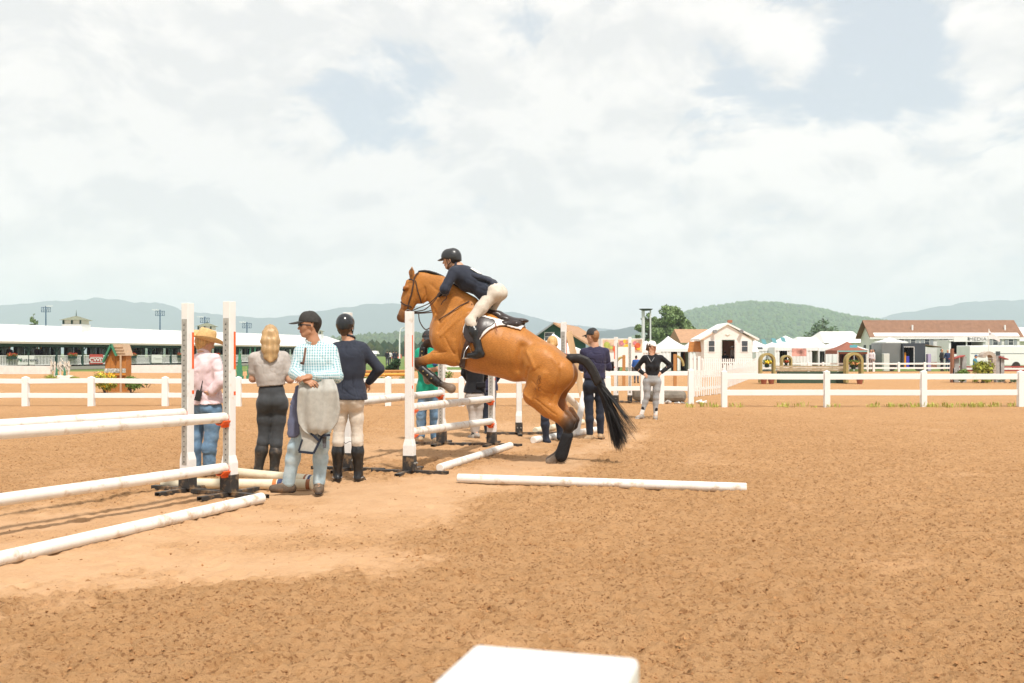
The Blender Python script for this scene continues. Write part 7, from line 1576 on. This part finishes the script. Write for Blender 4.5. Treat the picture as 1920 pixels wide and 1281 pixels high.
# ---- media building
def media():
    d = 95; t = bld('office_building', 'long white building with brown roof and shuttered windows on the right', 'building', 1765, d); X = lambda p: gx(p, d); Z = lambda p: gz(p, d); x0, x1 = X(1640), X(1912); ze = Z(630); dep = 3.8; MB().bb(x0, x1, d, d + dep, 0, ze).build('wall', SIDING, t); zr = Z(604) + .25
    q = MB(); q.add([(x0, d + .002, ze), (x0, d + dep, ze), (x0 - .0, d + dep / 2, zr - .2), (x1, d + .002, ze), (x1, d + dep, ze), (x1, d + dep / 2, zr - .2)], [(0, 2, 1), (3, 4, 5), (0, 1, 4, 3), (0, 3, 5, 2), (1, 2, 5, 4)]); q.build('gable', SIDING, t)
    for y0, y1 in ((d - .07, d + dep / 2), (d + dep + .07, d + dep / 2)):
        q = MB(); A_, B_, C_, D_ = Vector((x0 - .5, y0, ze - .12)), Vector((x1 + .4, y0, ze - .12)), Vector((x1 + .4, y1, zr)), Vector((x0 - .5, y1, zr)); dn = Vector((0, 0, -.12)); q.add([A_, B_, C_, D_, A_ + dn, B_ + dn, C_ + dn, D_ + dn], [(0, 1, 2, 3), (7, 6, 5, 4), (0, 4, 5, 1), (1, 5, 6, 2), (3, 7, 4, 0)]); q.build('roof', BROWNR, t)
    MB().bb(x0 - .5, x1 + .4, d - .12, d - .075, ze - .30, ze - .13).build('gutter', W_VINYL, t)
    for px in (1712, 1738, 1773, 1866, 1690, 1895): win(t, X(px), d, Z(648), .55, .70, .05, .28)
    q = MB(); 
    for k in range(24): q.bb(x0, x1, d - .012, d - .002, .1 + k * .125, .1 + k * .125 + .012)
    q.build('siding_lines', pm('siding_shadowline', (.60, .60, .58), .7), t, kind='stuff')
    for px in (1717, 1892): MB().cyl((X(px), d + .8, Z(624)), (X(px), d + .8, Z(609)), .09, n=8).build('vent_pipe', W_VINYL, t)
    for k, y in enumerate((d + 1.0, d + 2.6)): MB().bb(x0 - .04, x0 - .01, y - .3, y + .3, 1.0, 2.2).build('side_window', GLD, t)
    MB().bb(X(1640), X(1790), d - .03, d - .016, 0, .55).build('brick_base', pm('brick_base', (.33, .17, .13), .9, .1, (8, .2)), t)
    # media stand
    d2 = 90; X = lambda p: gx(p, d2); Z = lambda p: gz(p, d2); t = bld('media_stand', 'white media stand with dark opening and MEDIA sign', 'stand', 1815, d2); wq = MB(); wq.bb(X(1779), X(1783), d2, d2 + 2.5, 0, Z(640)); wq.bb(X(1843), X(1848), d2, d2 + 2.5, 0, Z(640)); wq.bb(X(1779), X(1848), d2, d2 + .1, 0, Z(664)); wq.build('frame', W_VINYL, t, kind='stuff'); MB().bb(X(1783), X(1843), d2 + 2.3, d2 + 2.4, 0, Z(640)).build('back_wall', DKIN, t); MB().bb(X(1779), X(1848), d2 - .1, d2 + 2.5, Z(640), Z(640) + .12).build('roof', W_VINYL, t)
    MB().bb(X(1787), X(1850), d2 - .14, d2 - .105, Z(641), Z(632)).build('sign_board', WP, t); text('lettering', 'MEDIA', (X(1832), d2 - .16, Z(636.3)), .42, pm('ink_mid', (.22, .22, .22), .7), t, 0, 0, 1.30); MB().bb(X(1813), X(1815.5), d2 - .155, d2 - .142, Z(638.5), Z(632.5)).build('sign_mark', INK, t)
    MB().bb(X(1811.5), X(1813.5), d2 - .02, d2 + .1, 0, Z(640)).build('post', W_VINYL, t); MB().bb(X(1786), X(1842), d2 + .6, d2 + 1.2, Z(664), Z(661)).build('counter', pm('maroon', (.20, .04, .05), .7), t)
    d3 = 84; X = lambda p: gx(p, d3); Z = lambda p: gz(p, d3); t = bld('white_trailer', 'plain white trailer with small window at the right edge', 'trailer', 1880, d3); MB().bb(X(1818), X(1985), d3, d3 + 2.5, .35, Z(648)).build('box', W_VINYL, t, bevel=.06); MB().bb(X(1867), X(1875), d3 - .03, d3 - .005, Z(667), Z(659)).build('window', GLD, t); MB().bb(X(1820), X(1980), d3 - .02, d3 - .004, 1.35, 1.40).build('stripe', SHUT, t)
    for px in (1840, 1905): MB().cyl((X(px), d3 - .05, .34), (X(px), d3 + .15, .34), .34, n=16).build('wheel', RUBBER, t, smooth=True)
media()
d = 120
for i, (a, b, y0, y1) in enumerate(((1545, 1622, 643, 620), (1500, 1560, 648, 631), (1905, 2010, 640, 612))): t = bld('white_hall', ['long white roofed hall behind the brown canopy', 'white roofed hall below the spruce', 'white roofed hall at the right edge behind the trailer'][i], 'hall', (a + b) / 2, d); MB().bb(gx(a, d), gx(b, d), d, d + 9, 0, gz(y0, d)).build('wall', SIDING, t); q = MB(); q.add([(gx(a - 1, d), d - .4, gz(y0, d)), (gx(b + 1, d), d - .4, gz(y0, d)), (gx(b + 1, d), d + 4.5, gz(y1, d)), (gx(a + 14, d), d + 4.5, gz(y1, d)), (gx(a - 1, d), d + 9.4, gz(y0, d)), (gx(b + 1, d), d + 9.4, gz(y0, d))], [(0, 1, 2, 3), (3, 2, 5, 4), (0, 3, 4), (1, 5, 2), (4, 5, 1, 0)]); q.build('roof', SHINGLE_W, t)
# ---- show trailers
def trailers():
    d = 78; X = lambda p: gx(p, d); Z = lambda p: gz(p, d); GM = pm('grey_trailer_skin', (.17, .18, .18), .4, .45, (.8, .12)); SL = pm('slate_trailer_skin', (.045, .058, .075), .35, .45, (.8, .1)); t = bld('vendor_trailer', 'slate grey vendor trailer with open doorway and awning', 'trailer', 1700, d)
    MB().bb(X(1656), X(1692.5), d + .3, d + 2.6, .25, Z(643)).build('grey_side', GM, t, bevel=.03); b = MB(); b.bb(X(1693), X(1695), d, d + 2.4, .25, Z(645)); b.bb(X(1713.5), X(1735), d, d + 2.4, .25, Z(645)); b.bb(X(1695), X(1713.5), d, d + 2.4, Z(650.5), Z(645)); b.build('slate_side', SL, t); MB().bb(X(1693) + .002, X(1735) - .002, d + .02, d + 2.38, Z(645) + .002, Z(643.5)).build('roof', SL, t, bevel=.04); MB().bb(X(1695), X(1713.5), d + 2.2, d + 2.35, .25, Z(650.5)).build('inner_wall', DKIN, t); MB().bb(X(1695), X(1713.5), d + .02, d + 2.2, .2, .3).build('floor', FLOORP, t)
    MB().bb(X(1694.5), X(1714), d - .03, d - .002, Z(651.2), Z(650.2)).build('door_trim', W_VINYL, t); MB().bb(X(1713.2), X(1714.2), d - .03, d - .002, .25, Z(651.3)).build('door_trim', W_VINYL, t); q = MB(); q.beam((X(1735), d + 1, Z(646.5)), (X(1766), d + 1, Z(651)), 2.0, .05); q.build('awning', pm('brown_awning', (.18, .12, .08), .7), t)
    for px in (1672, 1724): MB().cyl((X(px), d - .04, .33), (X(px), d + .25, .33), .33, n=16).build('wheel', RUBBER, t, smooth=True)
    for px in (1765,): MB().cyl((X(px), d + .1, 0), (X(px), d + .1, Z(651)), .03, n=6).build('awning_post', W_VINYL, t)
    for a, b_, y, c, lab in ((1695.5, 1699, 661, (.75, .30, .03), 'orange box in the trailer doorway'), (1699.3, 1705, 668, (.06, .06, .45), 'blue box in the trailer doorway'), (1740, 1746, 664, (.42, .36, .55), 'lilac panel under the trailer awning'), (1781, 1788, 667, (.03, .12, .09), 'dark green bin by the two people'), (1657, 1668, 663, (.62, .62, .58), 'pale cabinet left of the grey trailer')): q = MB(); dd = d + .3 if b_ < 1710 and a > 1690 else d - .4; q.bb(gx(a, dd), gx(b_, dd), dd, dd + .4, .3 if dd > d else 0, gz(y, dd)); o = q.build('crate' if a < 1730 else 'panel', pm('crate_%d' % int(a), c, .6), bevel=.02); tag(o, lab, 'crate' if a < 1730 else 'panel')
    tent('small white pop up tent behind the grey trailer', 1662, 1702, 641, 1679, 632, 86, 3, walls=False)
trailers()
# ---- hog-back jump with flower arches
OLIVE = pm('olive_wood', (.36, .29, .12), .75, .2, (6, .15)); TERRA = pm('terracotta', (.30, .10, .06), .8); PLK = pm('weathered_plank', (.42, .33, .22), .8, .2, (8, .2)); GBOX = pm('dark_green_box', (.05, .085, .055), .8)
def arch(label, px, d, w, ytop, ybase, flowers, seed):
    t = bld('flower_arch', label, 'arch', px, d); x = gx(px, d); zt, zb = gz(ytop, d), max(0, gz(ybase, d)); r = w / 2 / FPX * d; th = r * .14; q = MB(); n = 14; zc = zt - r
    for s in (-1, 1): MB().bb(x + s * (r - th) - th, x + s * (r - th) + th, d, d + .4, zb, zc).build('arch_post', OLIVE, t)
    V_ = [];
    for k in range(n + 1):
        a = math.pi * k / n
        for rr in (r, r - 2 * th): V_ += [(x + rr * math.cos(a), d, zc + rr * math.sin(a)), (x + rr * math.cos(a), d + .4, zc + rr * math.sin(a))]
    F_ = []
    for k in range(n): o = 4 * k; F_ += [(o, o + 4, o + 5, o + 1), (o + 2, o + 3, o + 7, o + 6), (o, o + 2, o + 6, o + 4), (o + 1, o + 5, o + 7, o + 3)]
    q.add(V_, F_ + [(0, 1, 3, 2), (4 * n, 4 * n + 2, 4 * n + 3, 4 * n + 1)]); q.build('arch_ring', OLIVE, t); MB().bb(x - r, x + r, d - .05, d + .45, zb + (zc - zb) * .30, zb + (zc - zb) * .30 + .07).build('shelf', OLIVE, t)
    tp = bld('hanging_basket', 'green hanging basket of ' + flowers[1] + ' flowers in the ' + flowers[2] + ' arch', 'flower basket', px, d); tp.location = (x, d + .2, zc - r * .5); q = MB(); q.lathe([(r * .22, -r * .9), (r * .32, -r * .45), (r * .34, -r * .42), (r * .02, -r * .42)], (x, d + .2, zc), n=14); q.build('pot', GRN, tp, smooth=True); MB().cyl((x, d + .2, zc - r * .4), (x, d + .2, zt - 2 * th), .012, n=5).build('hanger', DARK, tp)
    bl = [(x + e * r * .32, d + .1, zc - r * .25 + g_ * r * .2, r * .28) for e in (-1, 0, 1) for g_ in (0, 1)]; leafy('leaves', LEAF_B, tp, bl, 200, r * .13, seed); leafy('flowers', flowers[0], tp, [(b[0], b[1] - .05, b[2] + .02, b[3]) for b in bl[::2]], 110, r * .11, seed + 1)
arch('left flower arch of the low olive jump beyond the right fence', 1440, 45, 29, 662, 718, (FLOW_Y, 'yellow', 'left'), 1); arch('small back flower arch of the low olive jump', 1476, 50, 20, 666, 700, (FLOW_R, 'red', 'small back'), 2); arch('right flower arch of the low olive jump, below the brown canopy', 1603, 45, 33, 661, 718, (FLOW_O, 'peach', 'right'), 3)
d = 46; t = bld('low_wall_jump', 'low wide jump of weathered planks between the flower arches', 'jump', 1522, d)
for k, (y0, y1, a, b) in enumerate(((686, 689, 1455, 1590), (689.6, 692, 1455, 1590), (692.6, 696, 1455, 1588))): MB().bb(gx(a, d), gx(b, d), d + .05 - k * .12, d + .2 - k * .12, gz(y1, d), gz(y0, d)).build('plank', PLK, t)
MB().bb(gx(1460, d), gx(1586, d), d - .2, d + .35, 0, gz(697, d)).build('green_box', GBOX, t)
for px in (1432, 1612, 1446): q = MB(); q.lathe([(.10, 0), (.16, .26), (.17, .30), (.05, .30)], (gx(px, 44.6), 44.6, 0), n=14); tag(q.build('flower_pot', TERRA, smooth=True), {1432: 'terracotta pot at the foot of the left arch, outer one', 1612: 'terracotta pot at the foot of the right arch', 1446: 'terracotta pot at the foot of the left arch, inner one'}[px], 'pot')
# ---- stone arch jump on the right
STONEG = pm('grey_stone', (.36, .35, .34), .85, .15, (6, .2), (20, .5, .02)); REDW = pm('dull_red_wood', (.36, .07, .06), .7)
def stonejump():
    d = 47; X = lambda p: gx(p, d); Z = lambda p: gz(p, d); t = bld('stone_arch', 'tan half arch of stacked stone beside green bushes', 'arch', 1855, d); SA = pm('tan_stone', (.48, .41, .35), .85, .15, (8, .15))
    for k in range(9): y = 702 - k * 3.3; MB().bb(X(1861.5 + .4 * (k % 2)), X(1868), d, d + .5, Z(y) + .005, Z(y - 3.2)).build('stone', SA, t, bevel=.01)
    xc, zc, ro, ri = X(1855), Z(672), X(1868) - X(1855), X(1861.5) - X(1855)
    for k in range(8):
        a0, a1 = math.pi * .95 * k / 8 + .01, math.pi * .95 * (k + 1) / 8 - .01; q = MB(); q.prism([(xc + r_ * math.cos(a), zc + r_ * math.sin(a)) for r_, a in ((ro, a0), (ro, a1), (ri, a1), (ri, a0))], d, d + .5); q.build('stone', SA, t)
    t = bld('roofed_wing', 'grey post wing with little dull red roof, left of the stone arch', 'jump wing', 1800, d)
    for px in (1798, 1812): MB().bb(X(px) - .10, X(px) + .10, d + .2, d + .45, 0, Z(669)).build('post', STONEG, t)
    q = MB(); q.beam((X(1788), d + .3, Z(673)), (X(1811), d + .3, Z(667)), .5, .05); q.build('roof', REDW, t); MB().bb(X(1787) - .05, X(1787) + .05, d, d + .2, 0, Z(654)).build('rust_post', pm('rust_post', (.28, .13, .08), .8), t); MB().bb(X(1786), X(1792), d, d + .3, 0, Z(690)).build('block', STONEG, t, bevel=.02)
    t = bld('roofed_wing', 'grey post wing with little dull red roof, right of the stone arch', 'jump wing', 1880, d)
    for px in (1875, 1884): MB().bb(X(px) - .08, X(px) + .08, d + .2, d + .45, 0, Z(667)).build('post', STONEG, t)
    q = MB(); q.beam((X(1876), d + .3, Z(669)), (X(1893), d + .3, Z(674)), .4, .05); q.build('roof', REDW, t)
    t = bld('red_plank_jump', 'red and white planks running right from the stone arch', 'jump', 1890, d + .8)
    for y0, y1, m in ((687, 690, REDW), (690.5, 694, W_PAINT), (694.6, 697, REDW)): MB().bb(X(1815), X(1960), d + .9, d + 1.05, Z(y1), Z(y0)).build('plank', m, t)
    for px in (1818, 1890, 1955): MB().bb(X(px) - .05, X(px) + .05, d + 1.06, d + 1.16, 0, Z(686)).build('post', W_PAINT, t)
    for i, (px, w, h_, lab, m) in enumerate(((1803, .55, .75, 'dark rounded bush left of the grey wing', LEAF_B), (1843, .75, 1.15, 'tall bright bush in front of the stone arch', LEAF_Y), (1850, .6, .55, 'small bright bush at the foot of the tall one', LEAF_Y), (1838, 1.0, .30, 'low yellow green clump seen under the right fence rail', LEAF_Y), (1890, 1.8, .30, 'low grey green ground shrub at the far right', LEAF_S), (1930, 1.6, .32, 'low grey green ground shrub cut by the right edge', LEAF_S))): bush(lab, px, 0, d - .7 - .3 * (i > 2), w, h_, m, 650, 90 + i)
stonejump()
# ---- far white fence, picket fences, gate clutter
rail_fence('far low white fence on the grass before the tents and trailers', [1418, 1467, 1516, 1543, 1590, 1638, 1685, 1734, 1783], 75.0, .72, (.60, .27), w=.15, rh=.13)
def pickets(label, a, b, h_, step=.16):
    a, b = Vector(a), Vector(b); t = thing('picket_fence', label, 'fence', tuple(a)); e = (b - a); L = e.length; e.normalize(); q = MB(); n = int(L / step)
    for k in range(n): p = a + e * (k * step); M = Matrix((tuple(e), (-e.y, e.x, 0), (0, 0, 1))).transposed(); q.box(p + Vector((0, 0, h_ / 2 + .03)), (.085, .02, h_ + .04 * (k % 3) * .5), M=M)
    q.build('pickets', W_VINYL, t, kind='stuff')
    for z in (.25, h_ * .8): r_ = MB(); off = Vector((-e.y, e.x, 0)) * .03; r_.beam(a + off + Vector((0, 0, z)), b + off + Vector((0, 0, z)), .03, .08); r_.build('rail', W_VINYL, t)
    for f in np.linspace(0, 1, max(2, int(L / 2.4))): p = a + e * L * f + Vector((-e.y, e.x, 0)) * .09; MB().bb(p.x - .05, p.x + .05, p.y - .05, p.y + .05, 0, h_ + .08).build('post', W_VINYL, t)
pickets('white picket fence running back to the judge booth', gnd(1363, 728), gnd(1425, 704), .85, .40); pickets('white picket fence section between gate and right fence', (gx(1298, 31), 31, 0), (gx(1362, 34), 34, 0), .80, .22); pickets('white picket screen below the booth door', (gx(1318, 62), 62, 0), (gx(1420, 64), 64, 0), 1.0)
d = 36; t = bld('jump_wing', 'white slatted jump wing in front of the judge booth', 'jump wing', 1304, d)
for px in (1296, 1303, 1311): MB().bb(gx(px, d) - .05, gx(px, d) + .05, d, d + .08, 0, gz(668, d)).build('slat', W_PAINT, t)
for y in (672, 700): MB().bb(gx(1293, d), gx(1314, d), d + .085, d + .12, gz(y + 3, d), gz(y, d)).build('bar', STEEL_GREY, t)
for i, (px, pz, d) in enumerate(((1266, 664, 40), (1170, 666, 42))): t = bld('timber_wing', ['orange timber wing with wheel right of the hands on hips woman', 'orange timber wing behind the distant standards'][i], 'jump wing', px, d); MB().bb(gx(px, d) - .06, gx(px, d) + .06, d, d + .12, 0, gz(pz, d)).build('post', pm('timber_tan', (.42, .20, .07), .7), t); q = MB(); s = 1 if i == 0 else -1; q.tube([(gx(px + s * (2 + 14 * math.sin(a)), d), d + .06, gz(pz + 24 - 20 * math.cos(a), d)) for a in np.linspace(.1, 1.5, 8)], .05, n=6); q.build('brace', OLIVE, t, smooth=True)
for i, (px, py, w) in enumerate(((1255, 754, .5), (1217, 752, .45))): c = gnd(px, py); q = MB(); q.bb(c.x - w, c.x + w, c.y, c.y + .5, 0, .32 + .08 * i); tag(q.build('block', pm('tarp_grey', (.20, .18, .15), .8, .2, (4, .3), (8, .5, .05)), bevel=.12), ['dark covered mound at the gate right of the grey leggings', 'dark covered mound behind the grey leggings'][i], 'mound')
for i, (px, py) in enumerate(((1300, 757), (1272, 757))):
    c = np.array(gnd(px, py)); q = SDF(); rd = random.Random(i)
    for k in range(7): a = c + v3(rd.uniform(-.32, .32), rd.uniform(-.1, .1), rd.uniform(.01, .05)); q.cap(a, a + v3(rd.uniform(-.15, .15), rd.uniform(-.08, .08), rd.uniform(-.03, .06)), rd.uniform(.02, .05), .02, sm=.04)
    tag(sdf_obj('crumpled_sheet', q, .02, WHT, None, amp=.012, sc=(12, 12, 12)), ['crumpled white sheet at the foot of the gate post', 'smaller crumpled white sheet left of the gate post'][i], 'sheet')
MB_ = MB(); c = gnd(1313, 757); MB_.ico(c + Vector((0, 0, .05)), .055, sub=2); tag(MB_.build('ball', W_PAINT, smooth=True), 'small white ball on the sand by the gate', 'ball')
# flag
d = 76; t = bld('flag', 'small white flag on a pole before the right trailer', 'flag', 1853, d); MB().cyl((gx(1854, d), d, 0), (gx(1854, d), d, gz(617, d)), .03, n=6).build('pole', W_VINYL, t); q = MB(); vs = []; n = 8
for k in range(n + 1): f = k / n; x = gx(1854.5 + 21 * f, d); vs += [(x, d + .08 * math.sin(f * 7), gz(619 + 18 * f, d)), (x, d + .08 * math.sin(f * 7 + .5), gz(632 + 10 * f, d))]
q.add(vs, [(2 * k, 2 * k + 1, 2 * k + 3, 2 * k + 2) for k in range(n)]); o = q.build('cloth', pm('flag_cloth', (.70, .70, .71), .8, .2, None, None, dirt=((.12, .10, .22), 3, .60, .66, .8)), t, smooth=True)
# weeds along the right fence
def weeds():
    rd = random.Random(8); q = MB()
    for _ in range(70):
        px = rd.choice([rd.uniform(1340, 1920), rd.uniform(1640, 1905), rd.gauss(1750, 70), rd.uniform(1290, 1350)]); d_ = 25.4 + rd.uniform(-.25, .35); x = gx(px, d_); hh = rd.uniform(.05, .17)
        for k in range(rd.randint(7, 16)):
            a = rd.uniform(0, 6.28); b = Vector((x + rd.gauss(0, .05), d_ + rd.gauss(0, .04), .0)); tip = b + Vector((math.cos(a) * hh * .45, math.sin(a) * hh * .45, hh * rd.uniform(.6, 1.1))); m = b.lerp(tip, .55) + Vector((0, 0, hh * .12)); w = Vector((-math.sin(a), math.cos(a), 0)) * rd.uniform(.005, .012); q.add([b - w * .5, b + w * .5, m + w, m - w, tip], [(0, 1, 2, 3), (3, 2, 4)])
    o = q.build('weeds', pm('weed_leaves', (.42, .42, .10), .8, .2, (6, .3)), kind='stuff'); tag(o, 'yellow green weeds at the foot of the right fence', 'weeds')
weeds()
# ================================================================== DISTANT PEOPLE
def far_person(label, px, d, ht, topc, legc, face=(0, -1, 0), hatc=None, hairc=DARKH, lean=0.0, sit=False, group='people in the background', z0=0.0):
    x = gx(px, d); k = ht / 1.75; f = nrm(face); r = np.cross(f, UP); g = lambda a, b, c=0.0: v3(x, d, z0) + r * a * k + UP * b * k + f * c * k
    if sit: hz_ = .55; J = dict(head=g(0, 1.22, .08), sh=[g(-.18, 1.0), g(.18, 1.0)], el=[g(-.22, .75, .1), g(.22, .75, .1)], wr=[g(-.12, .72, .3), g(.12, .72, .3)], hip=[g(-.09, hz_), g(.09, hz_)], kn=[g(-.12, hz_, .42), g(.12, hz_, .42)], an=[g(-.12, .09, .45), g(.12, .09, .45)], toe=[g(-.12, .05, .6), g(.12, .05, .6)])
    else: J = dict(head=g(lean * .3, 1.63), sh=[g(-.19, 1.42), g(.19, 1.42)], el=[g(-.25, 1.13, -.03), g(.25, 1.13, -.03)], wr=[g(-.20, .92, .10), g(.14, 1.05, .22)], hip=[g(-.09, .94), g(.09, .94)], kn=[g(-.10, .50, .02), g(.10, .50, .03)], an=[g(-.10, .09), g(.11, .09)], toe=[g(-.12, .04, .15), g(.13, .04, .15)])
    hs_ = .018 if d > 60 else .014
    person(label, J, f, f, dict(m=cloth_mat('top_%.2f_%.2f_%.2f' % topc, topc), hem=.06, o=.012, amp=0), dict(m=cloth_mat('leg_%.2f_%.2f_%.2f' % legc, legc), r=(.086, .06, .05), amp=0), dict(m=RUBBER), hat=cap_hat(cloth_mat('hat_%.2f' % hatc[0], hatc)) if hatc else None, hair=short_hair(HAIR_D if hairc == DARKH else HAIR_BL), k=k, h=hs_, hands=False, group=group)
far_person('person in black holding a pad by the far fence, left of two', 1766, 77, 1.72, (.03, .03, .03), (.02, .02, .025), (.6, -.8, 0))
far_person('person in navy standing right of the one in black by the far fence', 1777, 77.5, 1.66, (.03, .05, .12), (.04, .06, .12), (-.5, -.85, 0), hairc='b')
far_person('person in dark shorts standing in the slate trailer doorway', 1708, 78.9, 1.70, (.05, .045, .045), (.02, .02, .02), (-.5, -.85, 0), z0=.3)
far_person('person in dark clothes seated inside the judge booth', 1359, 71.2, 1.75, (.015, .018, .022), (.015, .018, .022), (.3, .95, 0), z0=.18, sit=True)
far_person('person in pale shirt standing inside the judge booth doorway', 1373, 72.2, 1.72, (.55, .52, .55), (.05, .05, .07), (-.8, .5, 0), z0=.18, hatc=(.7, .7, .7))
far_person('boy in blue shirt behind the fence left of the woman in black', 1193, 46, 1.28, (.03, .10, .35), (.08, .09, .12), (.4, .9, 0))
far_person('person in pale top beside the brown canopy, left of two', 1633, 75.5, 1.68, (.55, .50, .52), (.30, .22, .20), (.2, -1, 0))
far_person('person in white top beside the brown canopy, right of two', 1638, 76.5, 1.70, (.70, .68, .68), (.42, .33, .30), (-.9, .2, 0))
far_person('person in teal sitting by the white trailer under the bush', 1828, 70, 1.66, (.05, .22, .32), (.06, .06, .08), (.7, -.7, 0), hatc=(.05, .12, .25), sit=True)
for i, (px, c, lab) in enumerate(((726, (.02, .02, .03), 'spectator in black by the red stall, leftmost'), (731, (.6, .58, .56), 'spectator in white by the red stall'), (738, (.02, .025, .04), 'spectator in dark blue by the red stall'), (743, (.03, .03, .03), 'spectator in black by the red stall, rightmost'))): far_person(lab, px, 112 + i * .8, 1.7, c, (.05, .05, .07), (0, 1, 0))
for i, (px, sit, lab) in enumerate(((18, True, 'seated figure in the pavilion shade at the far left'), (52, True, 'seated figure above the Nutrena banner'), (62, False, 'standing figure in the pavilion right of the Nutrena banner'), (78, False, 'standing figure in the pavilion shade by a post'), (104, True, 'seated figure in the pavilion above the birch panel, left one'), (118, True, 'seated figure in the pavilion above the birch panel, right one'), (172, True, 'seated figure in the pavilion above the CWD banner'), (184, True, 'seated figure in the pavilion right above the CWD banner'), (293, True, 'seated figure in the pavilion above the plain banner'), (308, True, 'seated figure in the pavilion right of the plain banner'))):
    s = at_s(px); p = PAV(s, -1.2 - .5 * (i % 3), 0); pxx = p.x / p.y * FPX + 960; far_person(lab, pxx, p.y, 1.7, [(.02, .02, .03), (.08, .05, .10), (.03, .03, .03)][i % 3], (.03, .03, .04), (.9, -.3, 0) if i % 2 else (.6, -.8, 0), sit=sit, z0=.25 + (.45 if sit else 0), group='people in the pavilion')
